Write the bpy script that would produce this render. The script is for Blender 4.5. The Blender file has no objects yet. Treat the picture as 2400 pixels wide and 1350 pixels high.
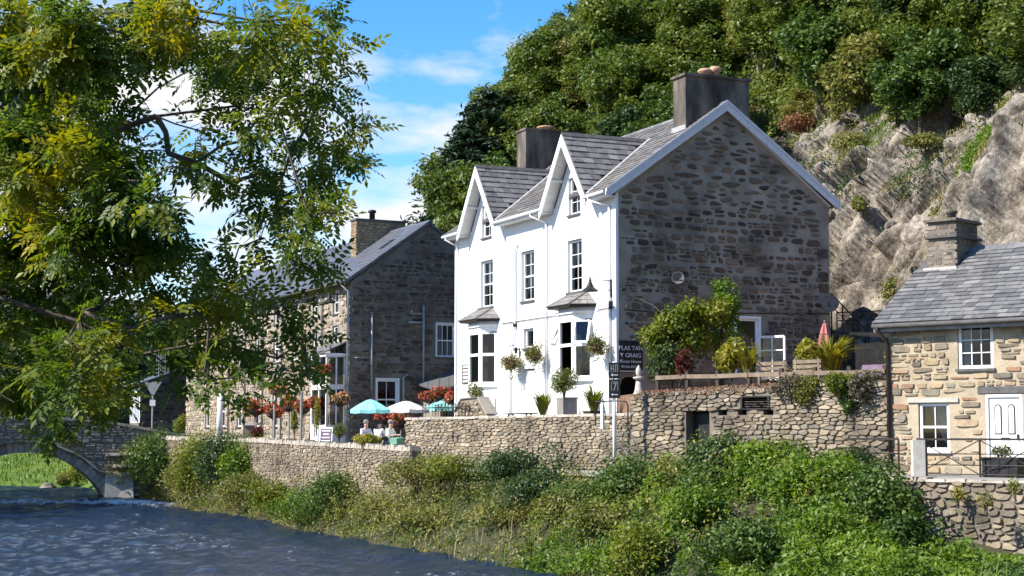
import bpy, math, random
import numpy as np
from mathutils import Vector, Matrix

C = bpy.context.scene.collection
PI = math.pi
R = math.radians

# ------------------------------------------------------------------ camera, sky, sun, exposure
CAM_Z = 3.7
PITCH = math.atan(335 / 3800)
cam_d = bpy.data.cameras.new('camera')
cam = bpy.data.objects.new('camera', cam_d)
C.objects.link(cam)
cam.location = (0, 0, CAM_Z)
cam.rotation_euler = (PI / 2 + PITCH, 0, 0)
cam_d.sensor_width = 36
cam_d.lens = 57.0
cam_d.clip_end = 20000
bpy.context.scene.camera = cam

SUN_EL = R(41)
sun_h = Vector((-0.93, -0.367, 0)).normalized()
SUN = Vector((sun_h.x * math.cos(SUN_EL), sun_h.y * math.cos(SUN_EL), math.sin(SUN_EL)))
sd = bpy.data.lights.new('sun', 'SUN')
sd.energy = 4.4
sd.angle = R(0.5)
sd.color = (1.0, 0.93, 0.82)
so = bpy.data.objects.new('sun', sd)
C.objects.link(so)
so.rotation_euler = SUN.to_track_quat('Z', 'Y').to_euler()
so.location = (-40, -20, 60)

world = bpy.data.worlds.new('World')
bpy.context.scene.world = world
world.use_nodes = True
wn = world.node_tree
wn.nodes.clear()
def WN(t, **k):
    n = wn.nodes.new(t)
    for a, b in k.items(): setattr(n, a, b)
    return n
sky = WN('ShaderNodeTexSky', sky_type='NISHITA', sun_disc=False)
sky.sun_elevation = SUN_EL
sky.sun_rotation = math.atan2(sun_h.x, sun_h.y) % (2 * PI)
sky.air_density = 1.0
sky.dust_density = 0.2
sky.ozone_density = 3.0
sky.altitude = 300
hs = WN('ShaderNodeHueSaturation')
hs.inputs['Saturation'].default_value = 1.36
hs.inputs['Value'].default_value = 1.0
wn.links.new(sky.outputs[0], hs.inputs['Color'])
tc = WN('ShaderNodeTexCoord')
mp = WN('ShaderNodeMapping')
mp.inputs['Scale'].default_value = (1.0, 1.0, 2.6)
mp.inputs['Location'].default_value = (0.37, 0.0, 0.12)
wn.links.new(tc.outputs['Generated'], mp.inputs['Vector'])
cn = WN('ShaderNodeTexNoise')
cn.inputs['Scale'].default_value = 5.2
cn.inputs['Detail'].default_value = 9
cn.inputs['Roughness'].default_value = 0.55
cn.inputs['Distortion'].default_value = 0.15
wn.links.new(mp.outputs[0], cn.inputs['Vector'])
cr = WN('ShaderNodeValToRGB')
cr.color_ramp.elements[0].position = 0.50
cr.color_ramp.elements[1].position = 0.64
sx = WN('ShaderNodeSeparateXYZ')
wn.links.new(tc.outputs['Generated'], sx.inputs[0])
zb = WN('ShaderNodeMapRange')        # cloud banks lie low over the hills, clear blue above
for k_, v_ in (('From Min', 0.02), ('From Max', 0.40), ('To Min', 0.185), ('To Max', -0.15)): zb.inputs[k_].default_value = v_
wn.links.new(sx.outputs['Z'], zb.inputs[0])
sm = WN('ShaderNodeMath', operation='ADD')
wn.links.new(cn.outputs[0], sm.inputs[0]); wn.links.new(zb.outputs[0], sm.inputs[1])
wn.links.new(sm.outputs[0], cr.inputs[0])
mixc = WN('ShaderNodeMix', data_type='RGBA')
mixc.inputs['B'].default_value = (4.4, 4.35, 4.5, 1)
wn.links.new(cr.outputs[0], mixc.inputs['Factor'])
wn.links.new(hs.outputs[0], mixc.inputs['A'])
bg = WN('ShaderNodeBackground')
bg.inputs[1].default_value = 0.12
wo = WN('ShaderNodeOutputWorld')
wn.links.new(mixc.outputs['Result'], bg.inputs[0])
wn.links.new(bg.outputs[0], wo.inputs[0])

vs = bpy.context.scene.view_settings
vs.view_transform = 'Standard'
vs.look = 'None'
vs.exposure = 0.98
vs.gamma = 1.0

# ------------------------------------------------------------------ helpers
def at(px, py, Y):
    """point at depth Y (metres from the camera, along +Y) seen at photograph pixel px, py (2400 wide)"""
    dx = (px - 1200) / 3800; dy = (675 - py) / 3800
    c, s = math.cos(PITCH), math.sin(PITCH)
    k = Y / (c - dy * s)
    return Vector((dx * k, Y, CAM_Z + (s + dy * c) * k))

class MB:
    def __init__(s): s.v = []; s.f = []
    def add(s, vs_, fs):
        o = len(s.v); s.v += [tuple(p) for p in vs_]; s.f += [tuple(i + o for i in q) for q in fs]
    def box(s, x0, x1, y0, y1, z0, z1):
        s.add([(x0,y0,z0),(x1,y0,z0),(x1,y1,z0),(x0,y1,z0),(x0,y0,z1),(x1,y0,z1),(x1,y1,z1),(x0,y1,z1)],
              [(0,3,2,1),(4,5,6,7),(0,1,5,4),(1,2,6,5),(2,3,7,6),(3,0,4,7)])
        return s
    def beam(s, p, q, w, h, up=(0,0,1)):
        p, q = Vector(p), Vector(q); d = (q - p).normalized()
        a = d.cross(Vector(up))
        if a.length < 1e-4: a = d.cross(Vector((1,0,0)))
        a.normalize(); b = a.cross(d)
        a *= w / 2; b *= h / 2
        s.add([p-a-b,p+a-b,p+a+b,p-a+b,q-a-b,q+a-b,q+a+b,q-a+b],
              [(0,3,2,1),(4,5,6,7),(0,1,5,4),(1,2,6,5),(2,3,7,6),(3,0,4,7)])
        return s
    def extrude(s, A, B):
        n = len(A)
        s.add(list(A) + list(B), [tuple(range(n))[::-1], tuple(range(n, 2*n))] + [(i, (i+1) % n, n + (i+1) % n, n + i) for i in range(n)])
        return s
    def poly(s, pts): s.add(pts, [tuple(range(len(pts)))]); return s
    def tube(s, pts, r, n=8):
        pts = [Vector(p) for p in pts]; m = len(pts)
        rs = r if isinstance(r, (list, tuple)) else [r] * m
        o = len(s.v); ref = None
        for i, p in enumerate(pts):
            d = (pts[min(i+1, m-1)] - pts[max(i-1, 0)]).normalized()
            if ref is None or abs(ref.dot(d)) > .95: ref = Vector((0,0,1)) if abs(d.z) < .9 else Vector((1,0,0))
            a = d.cross(ref).normalized(); b = a.cross(d).normalized(); ref = b
            for k in range(n):
                t = 2 * PI * k / n
                s.v.append(tuple(p + a * (rs[i] * math.cos(t)) + b * (rs[i] * math.sin(t))))
        for i in range(m - 1):
            for k in range(n):
                s.f.append((o+i*n+k, o+i*n+(k+1) % n, o+(i+1)*n+(k+1) % n, o+(i+1)*n+k))
        s.f.append(tuple(o + k for k in range(n))[::-1]); s.f.append(tuple(o + (m-1)*n + k for k in range(n)))
        return s
    def lathe(s, prof, c=(0,0,0), n=12, jit=0, rnd=None):
        o = len(s.v); m = len(prof)
        for r_, z in prof:
            for k in range(n):
                t = 2 * PI * k / n
                rr = r_ * (1 + (rnd.uniform(-jit, jit) if rnd else 0))
                s.v.append((c[0] + rr * math.cos(t), c[1] + rr * math.sin(t), c[2] + z))
        for i in range(m - 1):
            for k in range(n): s.f.append((o+i*n+k, o+i*n+(k+1) % n, o+(i+1)*n+(k+1) % n, o+(i+1)*n+k))
        s.f.append(tuple(o + k for k in range(n))[::-1]); s.f.append(tuple(o + (m-1)*n + k for k in range(n)))
        return s
    def ball(s, c, r, n=10, m=7):
        rx, ry, rz = r if isinstance(r, (tuple, list)) else (r, r, r)
        o = len(s.v)
        for i in range(m + 1):
            t = PI * i / m
            q = max(math.sin(t), 0.02)
            for k in range(n):
                a = 2 * PI * k / n
                s.v.append((c[0] + rx*q*math.cos(a), c[1] + ry*q*math.sin(a), c[2] - rz*math.cos(t)))
        for i in range(m):
            for k in range(n): s.f.append((o+i*n+k, o+i*n+(k+1) % n, o+(i+1)*n+(k+1) % n, o+(i+1)*n+k))
        return s
    def mesh(s, name, mat, smooth=False):
        me = bpy.data.meshes.new(name); me.from_pydata(s.v, [], s.f); me.update()
        me.materials.append(mat)
        if smooth: me.polygons.foreach_set('use_smooth', [True] * len(me.polygons))
        return me

ZB = {}
def link(name, me, parent=None, loc=(0,0,0), rz=0.0, **props):
    o = bpy.data.objects.new(name, me); C.objects.link(o)
    l = Vector(loc)
    if parent is not None:
        o.parent = parent
        l = l - Vector((0, 0, ZB.get(parent.name, 0.0)))
    o.location = l; o.rotation_euler = (0, 0, rz)
    for k, v in props.items(): o[k] = v
    return o
def part(name, mb, mat, parent=None, rz=0.0, loc=(0,0,0), smooth=False, **props):
    return link(name, mb.mesh(name, mat, smooth), parent, loc, rz, **props)
def thing(name, label, cat, loc=(0,0,0), rz=0.0, group=None, zero=False):
    """zero: children are written in world heights (z = 0 is the water) though the Empty sits at the base"""
    o = bpy.data.objects.new(name, None); C.objects.link(o)
    o.location = loc; o.rotation_euler = (0, 0, rz); o.empty_display_size = .3
    o['label'] = label; o['category'] = cat
    if group: o['group'] = group
    if zero: ZB[o.name] = loc[2]
    return o
def tag(o, label, cat, group=None):
    o['label'] = label; o['category'] = cat
    if group: o['group'] = group
    return o
def copy_tree(o, parent=None):
    c = o.copy(); C.objects.link(c)
    if parent is not None: c.parent = parent
    for ch in list(o.children): copy_tree(ch, c)
    return c
def npmesh(name, V, F, mat, smooth=False):
    """V (n,3) array, F (m,k) array of equal faces"""
    V = np.asarray(V, dtype=np.float32); F = np.asarray(F, dtype=np.int32)
    me = bpy.data.meshes.new(name)
    me.vertices.add(len(V)); me.vertices.foreach_set('co', V.ravel())
    k = F.shape[1]
    me.loops.add(F.size); me.loops.foreach_set('vertex_index', F.ravel())
    me.polygons.add(len(F)); me.polygons.foreach_set('loop_start', np.arange(len(F), dtype=np.int32) * k)
    if smooth: me.polygons.foreach_set('use_smooth', np.ones(len(F), dtype=bool))
    me.materials.append(mat); me.update(calc_edges=True); me.validate()
    return me

# numpy value noise
def _h(ix, iy, iz, s):
    n = (ix * 374761393 + iy * 668265263 + iz * 2147483647 + s * 974634777) & 0xffffffff
    n = ((n ^ (n >> 13)) * 1274126177) & 0xffffffff
    return ((n ^ (n >> 16)) & 0xffff) / 65535.0
def vnoise(p, s=0):
    p = np.asarray(p, dtype=np.float64); i = np.floor(p).astype(np.int64); f = p - i; f = f*f*(3-2*f)
    r = 0
    for a in (0, 1):
        for b in (0, 1):
            for c in (0, 1):
                w = (f[:,0] if a else 1-f[:,0]) * (f[:,1] if b else 1-f[:,1]) * (f[:,2] if c else 1-f[:,2])
                r = r + w * _h(i[:,0]+a, i[:,1]+b, i[:,2]+c, s)
    return r * 2 - 1
def fbm(p, octv=4, s=0):
    p = np.asarray(p, dtype=np.float64); r = 0; a = .5
    for k in range(octv):
        r = r + a * vnoise(p, s + k); p = p * 2.03; a *= .5
    return r

# ------------------------------------------------------------------ materials
def mat(name, cols, rough=.85, scale=2.0, bump=.0, bscale=30, rand=None, detail=6, spec=.3, metal=0, coat=0, weights=None, stretch=None):
    """cols: list of colours spread by a noise texture; rand: list of colours picked per object and per loose piece"""
    m = bpy.data.materials.new(name); m.use_nodes = True
    t = m.node_tree; b = t.nodes['Principled BSDF']
    N = lambda k: t.nodes.new(k)
    L = t.links.new
    b.inputs['Roughness'].default_value = rough
    b.inputs['Specular IOR Level'].default_value = spec
    b.inputs['Metallic'].default_value = metal
    b.inputs['Coat Weight'].default_value = coat
    g = N('ShaderNodeNewGeometry')
    pos = g.outputs['Position']
    if stretch:
        mpn = N('ShaderNodeMapping'); mpn.inputs['Scale'].default_value = stretch; L(pos, mpn.inputs[0]); pos = mpn.outputs[0]
    out = None
    if len(cols) > 1:
        n = N('ShaderNodeTexNoise'); n.inputs['Scale'].default_value = scale; n.inputs['Detail'].default_value = detail
        n.inputs['Roughness'].default_value = .6
        L(pos, n.inputs['Vector'])
        r = N('ShaderNodeValToRGB'); el = r.color_ramp.elements
        k = len(cols)
        while len(el) < k: el.new(.5)
        for i, c in enumerate(cols):
            el[i].position = (weights[i] if weights else .32 + .36 * i / (k - 1)); el[i].color = (*c, 1)
        L(n.outputs[0], r.inputs[0]); out = r.outputs[0]
    if rand:
        oi = N('ShaderNodeObjectInfo')
        ad = N('ShaderNodeMath'); ad.operation = 'ADD'
        fr = N('ShaderNodeMath'); fr.operation = 'FRACT'
        L(oi.outputs['Random'], ad.inputs[0]); L(g.outputs['Random Per Island'], ad.inputs[1]); L(ad.outputs[0], fr.inputs[0])
        r2 = N('ShaderNodeValToRGB'); r2.color_ramp.interpolation = 'LINEAR'; el = r2.color_ramp.elements
        k = len(rand)
        while len(el) < k: el.new(.5)
        for i, c in enumerate(rand):
            el[i].position = i / max(1, k - 1); el[i].color = (*c, 1)
        L(fr.outputs[0], r2.inputs[0])
        if out is None: out = r2.outputs[0]
        else:
            mx = N('ShaderNodeMix'); mx.data_type = 'RGBA'; mx.blend_type = 'MULTIPLY'; mx.inputs['Factor'].default_value = 1
            L(r2.outputs[0], mx.inputs['A']); L(out, mx.inputs['B']); out = mx.outputs['Result']
    if out is None: b.inputs['Base Color'].default_value = (*cols[0], 1)
    else: L(out, b.inputs['Base Color'])
    if bump:
        n2 = N('ShaderNodeTexNoise'); n2.inputs['Scale'].default_value = bscale; n2.inputs['Detail'].default_value = 5
        L(pos, n2.inputs['Vector'])
        bp = N('ShaderNodeBump'); bp.inputs['Strength'].default_value = 1; bp.inputs['Distance'].default_value = bump
        L(n2.outputs[0], bp.inputs['Height']); L(bp.outputs[0], b.inputs['Normal'])
    return m
def leafmat(name, cols, trans=.35, rand=None, scale=.8, rough=.45, weights=None):
    m = mat(name, cols, rough, scale, rand=rand, detail=3, spec=.35, weights=weights)
    t = m.node_tree; b = t.nodes['Principled BSDF']; out = t.nodes['Material Output']
    tr = t.nodes.new('ShaderNodeBsdfTranslucent'); mx = t.nodes.new('ShaderNodeMixShader')
    mx.inputs[0].default_value = trans
    src = b.inputs['Base Color'].links[0].from_socket
    hsv = t.nodes.new('ShaderNodeHueSaturation'); hsv.inputs['Value'].default_value = 1.25; hsv.inputs['Saturation'].default_value = 1.1
    t.links.new(src, hsv.inputs['Color']); t.links.new(hsv.outputs[0], tr.inputs['Color'])
    t.links.new(b.outputs[0], mx.inputs[1]); t.links.new(tr.outputs[0], mx.inputs[2]); t.links.new(mx.outputs[0], out.inputs['Surface'])
    return m
V1 = [(.72,.72,.72),(1,1,1),(1.2,1.2,1.2)]
def g(v, t=(1,1,1)): return (v*t[0], v*t[1], v*t[2])
WARM = (1.06, 1.0, .9); COOL = (.96, 1.0, 1.06)
M = {}
M['render'] = mat('white_render', [(.50,.49,.45),(.76,.75,.73),(.83,.83,.82),(.85,.85,.85)], .85, 1.5, .006, 45, weights=[.22,.36,.48,.62], stretch=(1,1,.28))
M['paint'] = mat('white_paint', [(.78,.78,.77),(.84,.84,.83)], .45, 3)
M['barge'] = mat('shade_tinted_white_paint', [(.58,.60,.66),(.70,.71,.75)], .55, 3)  # grey-blue of the boards' shadow side is put into the paint colour
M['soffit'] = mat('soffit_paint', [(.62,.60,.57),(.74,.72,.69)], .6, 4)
M['mortar_dark'] = mat('grey_lime_mortar', [(.15,.125,.10),(.28,.24,.195),(.39,.34,.285)], .95, .9, .02, 14)
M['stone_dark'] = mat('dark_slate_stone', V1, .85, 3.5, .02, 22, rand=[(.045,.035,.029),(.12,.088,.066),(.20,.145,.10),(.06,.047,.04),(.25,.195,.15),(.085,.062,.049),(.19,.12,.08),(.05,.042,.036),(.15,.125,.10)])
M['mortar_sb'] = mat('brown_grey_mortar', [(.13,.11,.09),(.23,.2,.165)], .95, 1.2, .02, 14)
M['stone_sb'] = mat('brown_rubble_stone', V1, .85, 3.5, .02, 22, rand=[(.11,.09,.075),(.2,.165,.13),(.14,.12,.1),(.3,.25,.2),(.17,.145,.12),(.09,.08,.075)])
M['mortar_sand'] = mat('sandy_mortar', [(.33,.27,.19),(.48,.40,.29)], .95, 1.5, .02, 16)
M['stone_sand'] = mat('cottage_stone', V1, .85, 4, .02, 22, rand=[(.30,.245,.17),(.44,.33,.2),(.17,.15,.115),(.42,.34,.23),(.29,.165,.10),(.30,.265,.2),(.14,.125,.10),(.34,.25,.16),(.22,.19,.15)])
M['mortar_wall'] = mat('dark_wall_joint', [(.12,.10,.077),(.21,.18,.145)], .95, 1.2, .02, 14)
M['stone_wall'] = mat('garden_wall_stone', [(.42,.42,.40),(.80,.79,.76),(1.05,1.04,1.0),(1.2,1.18,1.15)], .9, .75, .03, 16, detail=9, rand=[(.24,.20,.15),(.35,.29,.215),(.155,.135,.11),(.42,.35,.265),(.27,.215,.15),(.2,.175,.145),(.31,.27,.215)])
M['stone_bridge'] = mat('bridge_stone', V1, .9, 3, .02, 18, rand=[(.2,.18,.15),(.34,.3,.25),(.26,.23,.19),(.42,.38,.31),(.16,.145,.125)])
M['slate'] = mat('roof_slate', V1, .55, 5, .006, 30, rand=[(.105,.103,.105),(.15,.148,.147),(.20,.197,.19),(.12,.116,.116),(.25,.243,.23),(.09,.088,.09)], spec=.5)
M['slate_w'] = mat('purple_grey_slate', V1, .6, 5, .006, 30, rand=[(.145,.132,.125),(.19,.174,.165),(.225,.21,.198),(.165,.152,.147),(.27,.255,.24)], spec=.45)
M['slate_b'] = mat('blue_grey_slate', V1, .5, 4, .004, 30, rand=[(.10,.105,.125),(.13,.135,.155),(.115,.12,.14)], spec=.5)
M['sillslate'] = mat('dark_sill_slate', [(.08,.075,.075),(.13,.125,.12)], .7, 5)
M['coping'] = mat('coping_stone', V1, .9, 3, .02, 18, rand=[(.36,.31,.25),(.46,.41,.34),(.3,.27,.23)])
M['chim'] = mat('stained_chimney_render', [(.035,.03,.028),(.11,.095,.08),(.25,.22,.18)], .95, 1.3, .01, 30, stretch=(1,1,.35))
M['chim_dark'] = mat('sooty_chimney_render', [(.035,.03,.03),(.085,.07,.065),(.14,.12,.11)], .95, 1.1, .01, 30, stretch=(1,1,.35))
M['dish'] = mat('dull_dish_grey', [(.15,.15,.15),(.2,.2,.2)], .6, 5)
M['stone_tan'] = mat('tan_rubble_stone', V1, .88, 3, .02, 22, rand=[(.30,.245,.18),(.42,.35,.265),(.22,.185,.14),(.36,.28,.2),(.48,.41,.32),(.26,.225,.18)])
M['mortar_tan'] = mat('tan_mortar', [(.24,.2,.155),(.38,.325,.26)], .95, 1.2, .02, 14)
M['terracotta'] = mat('terracotta', [(.42,.25,.16),(.55,.36,.25)], .8, 6)
M['brick'] = mat('yellow_brick', V1, .9, 6, .01, 40, rand=[(.3,.22,.12),(.42,.3,.16),(.24,.17,.1),(.36,.27,.17)])
M['black'] = mat('black_paint', [(.012,.012,.013),(.03,.03,.032)], .45, 6)
M['iron'] = mat('dark_iron', [(.03,.026,.024),(.06,.05,.045)], .5, 8, metal=.3)
M['rustpipe'] = mat('brown_pipe_paint', [(.035,.026,.022),(.07,.052,.042)], .6, 5)
M['grey_metal'] = mat('grey_metal', [(.30,.30,.30),(.42,.42,.42)], .45, 5)
M['concrete'] = mat('pale_granite', [(.42,.39,.35),(.55,.52,.47)], .9, 5, .01, 30)
M['wood'] = mat('weathered_wood', [(.16,.12,.085),(.28,.22,.16)], .85, 4, .01, 30, stretch=(1,1,.3))
M['greywood'] = mat('silvered_wood', [(.22,.2,.18),(.34,.31,.29)], .85, 4, stretch=(1,1,.3))
M['darkwood'] = mat('dark_stained_wood', [(.035,.025,.02),(.08,.055,.045)], .7, 5)
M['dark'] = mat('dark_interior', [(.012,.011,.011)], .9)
M['curtain'] = mat('net_curtain', [(.66,.65,.66),(.78,.77,.77)], .9, 6)
M['redcurtain'] = mat('red_curtain', [(.30,.06,.05),(.45,.12,.10)], .9, 5)
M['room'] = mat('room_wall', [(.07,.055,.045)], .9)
M['teal'] = mat('teal_canvas', [(.22,.58,.57),(.28,.66,.64)], .8, 2)
M['cream'] = mat('cream_canvas', [(.66,.58,.52),(.76,.69,.63)], .8, 2)
M['pink'] = mat('faded_red_canvas', [(.40,.12,.13),(.52,.2,.2)], .85, 3)
M['purple'] = mat('purple_cover', [(.13,.09,.14),(.2,.14,.2)], .85, 4)
M['sign_white'] = mat('sign_white_lettering', [(.8,.8,.78)], .6)
M['green_bin'] = mat('green_plastic', [(.12,.28,.2),(.17,.36,.26)], .5, 4)
M['skin'] = mat('skin', [(.5,.32,.24),(.58,.38,.29)], .6, 20)
M['shirt'] = mat('lilac_shirt', [(.46,.42,.52),(.54,.5,.6)], .85, 6)
M['shirt2'] = mat('white_shirt', [(.66,.64,.64),(.76,.74,.74)], .85, 6)
M['shirt3'] = mat('pale_green_shirt', [(.50,.54,.5),(.6,.64,.6)], .85, 6)
M['trousers'] = mat('dark_trousers', [(.05,.05,.07)], .85)
M['hair'] = mat('grey_hair', [(.16,.14,.125),(.27,.24,.22)], .7, 30)
M['hair2'] = mat('dark_hair', [(.05,.035,.03)], .6)
M['soil'] = mat('reddish_earth', [(.14,.07,.045),(.24,.13,.085),(.2,.16,.1)], .95, 2, .04, 10)
M['earth'] = mat('bank_earth', [(.03,.032,.015),(.055,.055,.028),(.07,.06,.035)], .95, 1, .05, 6)
M['road'] = mat('asphalt', [(.045,.045,.047),(.065,.064,.062)], .9, 3, .004, 60)
M['paving'] = mat('terrace_paving', [(.25,.24,.22),(.33,.31,.29)], .9, 2, .006, 20)
M['bark'] = mat('bark', [(.05,.038,.028),(.10,.08,.06),(.14,.115,.09)], .9, 5, .02, 20, stretch=(1,1,.3))
M['palebark'] = mat('pale_bark', [(.2,.18,.14),(.34,.31,.26)], .9, 5, stretch=(1,1,.3))
def glassmat():
    m = bpy.data.materials.new('window_glass'); m.use_nodes = True; t = m.node_tree; t.nodes.clear()
    N = t.nodes.new
    o = N('ShaderNodeOutputMaterial'); mx = N('ShaderNodeMixShader'); fr = N('ShaderNodeFresnel'); fr.inputs[0].default_value = 1.5
    tr = N('ShaderNodeBsdfTransparent'); tr.inputs[0].default_value = (.75,.77,.77,1)
    gl = N('ShaderNodeBsdfGlossy'); gl.inputs['Roughness'].default_value = .03
    t.links.new(fr.outputs[0], mx.inputs[0]); t.links.new(tr.outputs[0], mx.inputs[1]); t.links.new(gl.outputs[0], mx.inputs[2]); t.links.new(mx.outputs[0], o.inputs[0])
    return m
M['glass'] = glassmat()
# foliage
M['leaf_hill'] = leafmat('hill_foliage', [(.065,.098,.016),(.12,.16,.028),(.185,.215,.05)], .38, rand=[(.8,.85,.8),(1,1,1),(1.3,1.2,1.05),(.9,1.05,.85)], scale=.35)
M['leaf_dark'] = leafmat('dark_foliage', [(.028,.058,.016),(.05,.09,.024),(.08,.12,.036)], .28, rand=[(.7,.75,.75),(1,1,1),(1.2,1.15,1.0)], scale=.4)
M['leaf_conifer'] = leafmat('conifer_foliage', [(.018,.040,.018),(.034,.062,.025)], .15, rand=[(.7,.75,.75),(1,1,1),(1.2,1.15,1.0)], scale=.5)
M['leaf_ash'] = leafmat('ash_foliage', [(.05,.095,.018),(.10,.155,.022),(.23,.25,.03),(.48,.38,.03)], .5, rand=[(.65,.75,.7),(1,1,1),(1.25,1.15,1.0)], scale=1.1, weights=[.3,.46,.6,.74])
M['leaf_bright'] = leafmat('bright_green_foliage', [(.065,.13,.014),(.125,.21,.022),(.22,.30,.035)], .4, rand=[(.7,.75,.7),(1,1,1),(1.25,1.15,1.0)], scale=.9)
M['leaf_green'] = leafmat('green_foliage', [(.045,.090,.018),(.08,.14,.026),(.13,.19,.045)], .3, rand=[(.7,.75,.7),(1,1,1),(1.3,1.2,1.1)], scale=.9)
M['leaf_olive'] = leafmat('olive_dry_foliage', [(.115,.14,.026),(.195,.20,.046),(.29,.26,.085)], .38, rand=[(.65,.7,.7),(1,1,1),(1.35,1.25,1.1)], scale=.9)
M['leaf_yellow'] = leafmat('yellow_green_foliage', [(.15,.17,.022),(.28,.26,.03),(.38,.34,.06)], .35, rand=[(.7,.75,.7),(1,1,1),(1.2,1.15,1.1)], scale=1.5)
M['leaf_acer'] = leafmat('lime_foliage', [(.075,.11,.014),(.16,.19,.022),(.26,.27,.03)], .4, rand=[(.65,.7,.7),(1,1,1),(1.25,1.2,1.1)], scale=1.3)
M['leaf_basket'] = leafmat('basket_foliage', [(.07,.10,.02),(.13,.15,.03),(.20,.19,.05)], .3, rand=[(.6,.7,.6),(1,1,1),(1.3,1.2,1.1)], scale=4)
M['leaf_red'] = leafmat('dark_red_foliage', [(.09,.02,.016),(.17,.045,.03)], .3, rand=[(.6,.6,.6),(1.2,1.1,1)], scale=3)
M['leaf_bracken'] = leafmat('russet_bracken', [(.22,.10,.05),(.34,.18,.10)], .3, rand=[(.6,.6,.6),(1.2,1.1,1)], scale=2)
M['leaf_grey'] = leafmat('grey_green_foliage', [(.10,.095,.06),(.17,.16,.11)], .25, rand=[(.6,.6,.6),(1.2,1.1,1)], scale=2)
M['grass'] = leafmat('grass_blades', [(.10,.17,.02),(.17,.23,.035)], .3, rand=[(.7,.75,.7),(1.25,1.15,1.0)], scale=1)
M['drygrass'] = leafmat('dry_grass_blades', [(.22,.2,.08),(.36,.31,.15)], .3, rand=[(.7,.7,.7),(1.25,1.15,1.0)], scale=1)
M['flower'] = leafmat('red_flowers', [(.42,.05,.05),(.5,.12,.06),(.55,.22,.12)], .3, rand=[(.7,.6,.6),(1.1,1,1),(1,.9,1.3)], scale=3)
M['flower2'] = leafmat('mixed_flowers', [(.5,.12,.08),(.6,.42,.2),(.55,.3,.28)], .3, rand=[(.7,.6,.6),(1.2,1,1)], scale=5)
# ------------------------------------------------------------------ generators
def leaves(P, Nrm, size, rs, aspect=.55, jit=.7, fold=.25, droop=0.0):
    """one folded two-triangle leaf at each point; Nrm = rough facing of the leaf blade"""
    P = np.asarray(P, dtype=np.float64); n = len(P)
    N = np.asarray(Nrm, dtype=np.float64) + rs.normal(0, jit, (n, 3))
    N /= np.linalg.norm(N, axis=1)[:, None] + 1e-9
    t = rs.normal(0, 1, (n, 3)); t[:, 2] -= droop
    d = t - N * (t * N).sum(1)[:, None]; d /= np.linalg.norm(d, axis=1)[:, None] + 1e-9
    w = np.cross(N, d)
    s = np.asarray(size) * rs.uniform(.65, 1.3, n); s = s[:, None]
    a = P - d * s * .5; b = P + d * s * .5
    l = P - d*s*.08 + w * s * aspect * .5 + N * s * fold * .4; r = P - d*s*.08 - w * s * aspect * .5 + N * s * fold * .4
    V = np.stack([a, l, b, r], 1).reshape(-1, 3)
    i = np.arange(n)[:, None] * 4
    F = np.concatenate([i + np.array([[0, 2, 1]]), i + np.array([[0, 3, 2]])], 1).reshape(-1, 3)
    return V, F
def blades(P, h, w, rs, lean=.35, seg=1, out=None):
    """upright bent grass or strap leaves (two quads each)"""
    P = np.asarray(P, dtype=np.float64); n = len(P)
    a = rs.uniform(0, 2*PI, n)
    d = np.stack([np.cos(a), np.sin(a), np.zeros(n)], 1) if out is None else out
    s = np.stack([-d[:,1], d[:,0], np.zeros(n)], 1)
    h = (np.asarray(h) * rs.uniform(.6, 1.25, n))[:, None]; le = lean * rs.uniform(.3, 1.4, n)[:, None]
    up = np.array([[0, 0, 1.]])
    m = P + up*h*.6 + d*h*le*.35; tip = P + up*h*(1-.45*le) + d*h*le*1.1
    V = np.stack([P - s*w*.4, P + s*w*.4, m + s*w*.5, m - s*w*.5, tip + s*w*.05, tip - s*w*.05], 1).reshape(-1, 3)
    i = np.arange(n)[:, None] * 6
    F = np.concatenate([i + np.array([[0,1,2,3]]), i + np.array([[3,2,4,5]])], 1).reshape(-1, 4)
    return V, F
def clump_points(rs, n, lobes, shell=.35):
    """points near the surfaces of ellipsoid lobes [(centre, radii)], with outward directions"""
    vol = np.array([r[0]*r[1] + r[1]*r[2] + r[0]*r[2] for c, r in lobes]); k = rs.choice(len(lobes), n, p=vol/vol.sum())
    c = np.array([l[0] for l in lobes])[k]; r = np.array([l[1] for l in lobes])[k]
    d = rs.normal(0, 1, (n, 3)); d /= np.linalg.norm(d, axis=1)[:, None]
    q = 1 - shell * rs.uniform(0, 1, n)**1.3 + rs.normal(0, .07, n)
    P = c + d * r * q[:, None]
    return P, d
def crown_mesh(name, seed, mat_, R_, zc, nl, n, size, lobe=(.36,.6), shell=.4, flat=.8, jit=.75):
    rs = np.random.RandomState(seed); lob = []
    for i in range(nl):
        d = rs.normal(0, 1, 3); d /= np.linalg.norm(d); q = rs.uniform(.25, .78)
        c = np.array([d[0]*R_[0]*q, d[1]*R_[1]*q, zc + d[2]*R_[2]*q])
        rr = rs.uniform(*lobe) * min(R_[0], R_[1])
        lob.append((c, np.array([rr, rr, rr*flat])))
    P, d = clump_points(rs, n, lob, shell)
    # thin the foliage unevenly so that gaps show
    keep = fbm(P * (2.2 / max(R_)) * 1.6, 3, seed) > -.15
    P = P + rs.normal(0, .035*max(R_), P.shape)
    P, d = P[keep], d[keep]
    V, F = leaves(P, d * .8 + np.array([0, 0, .55]), size, rs, jit=jit)
    return npmesh(name, V, F, mat_)
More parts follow.
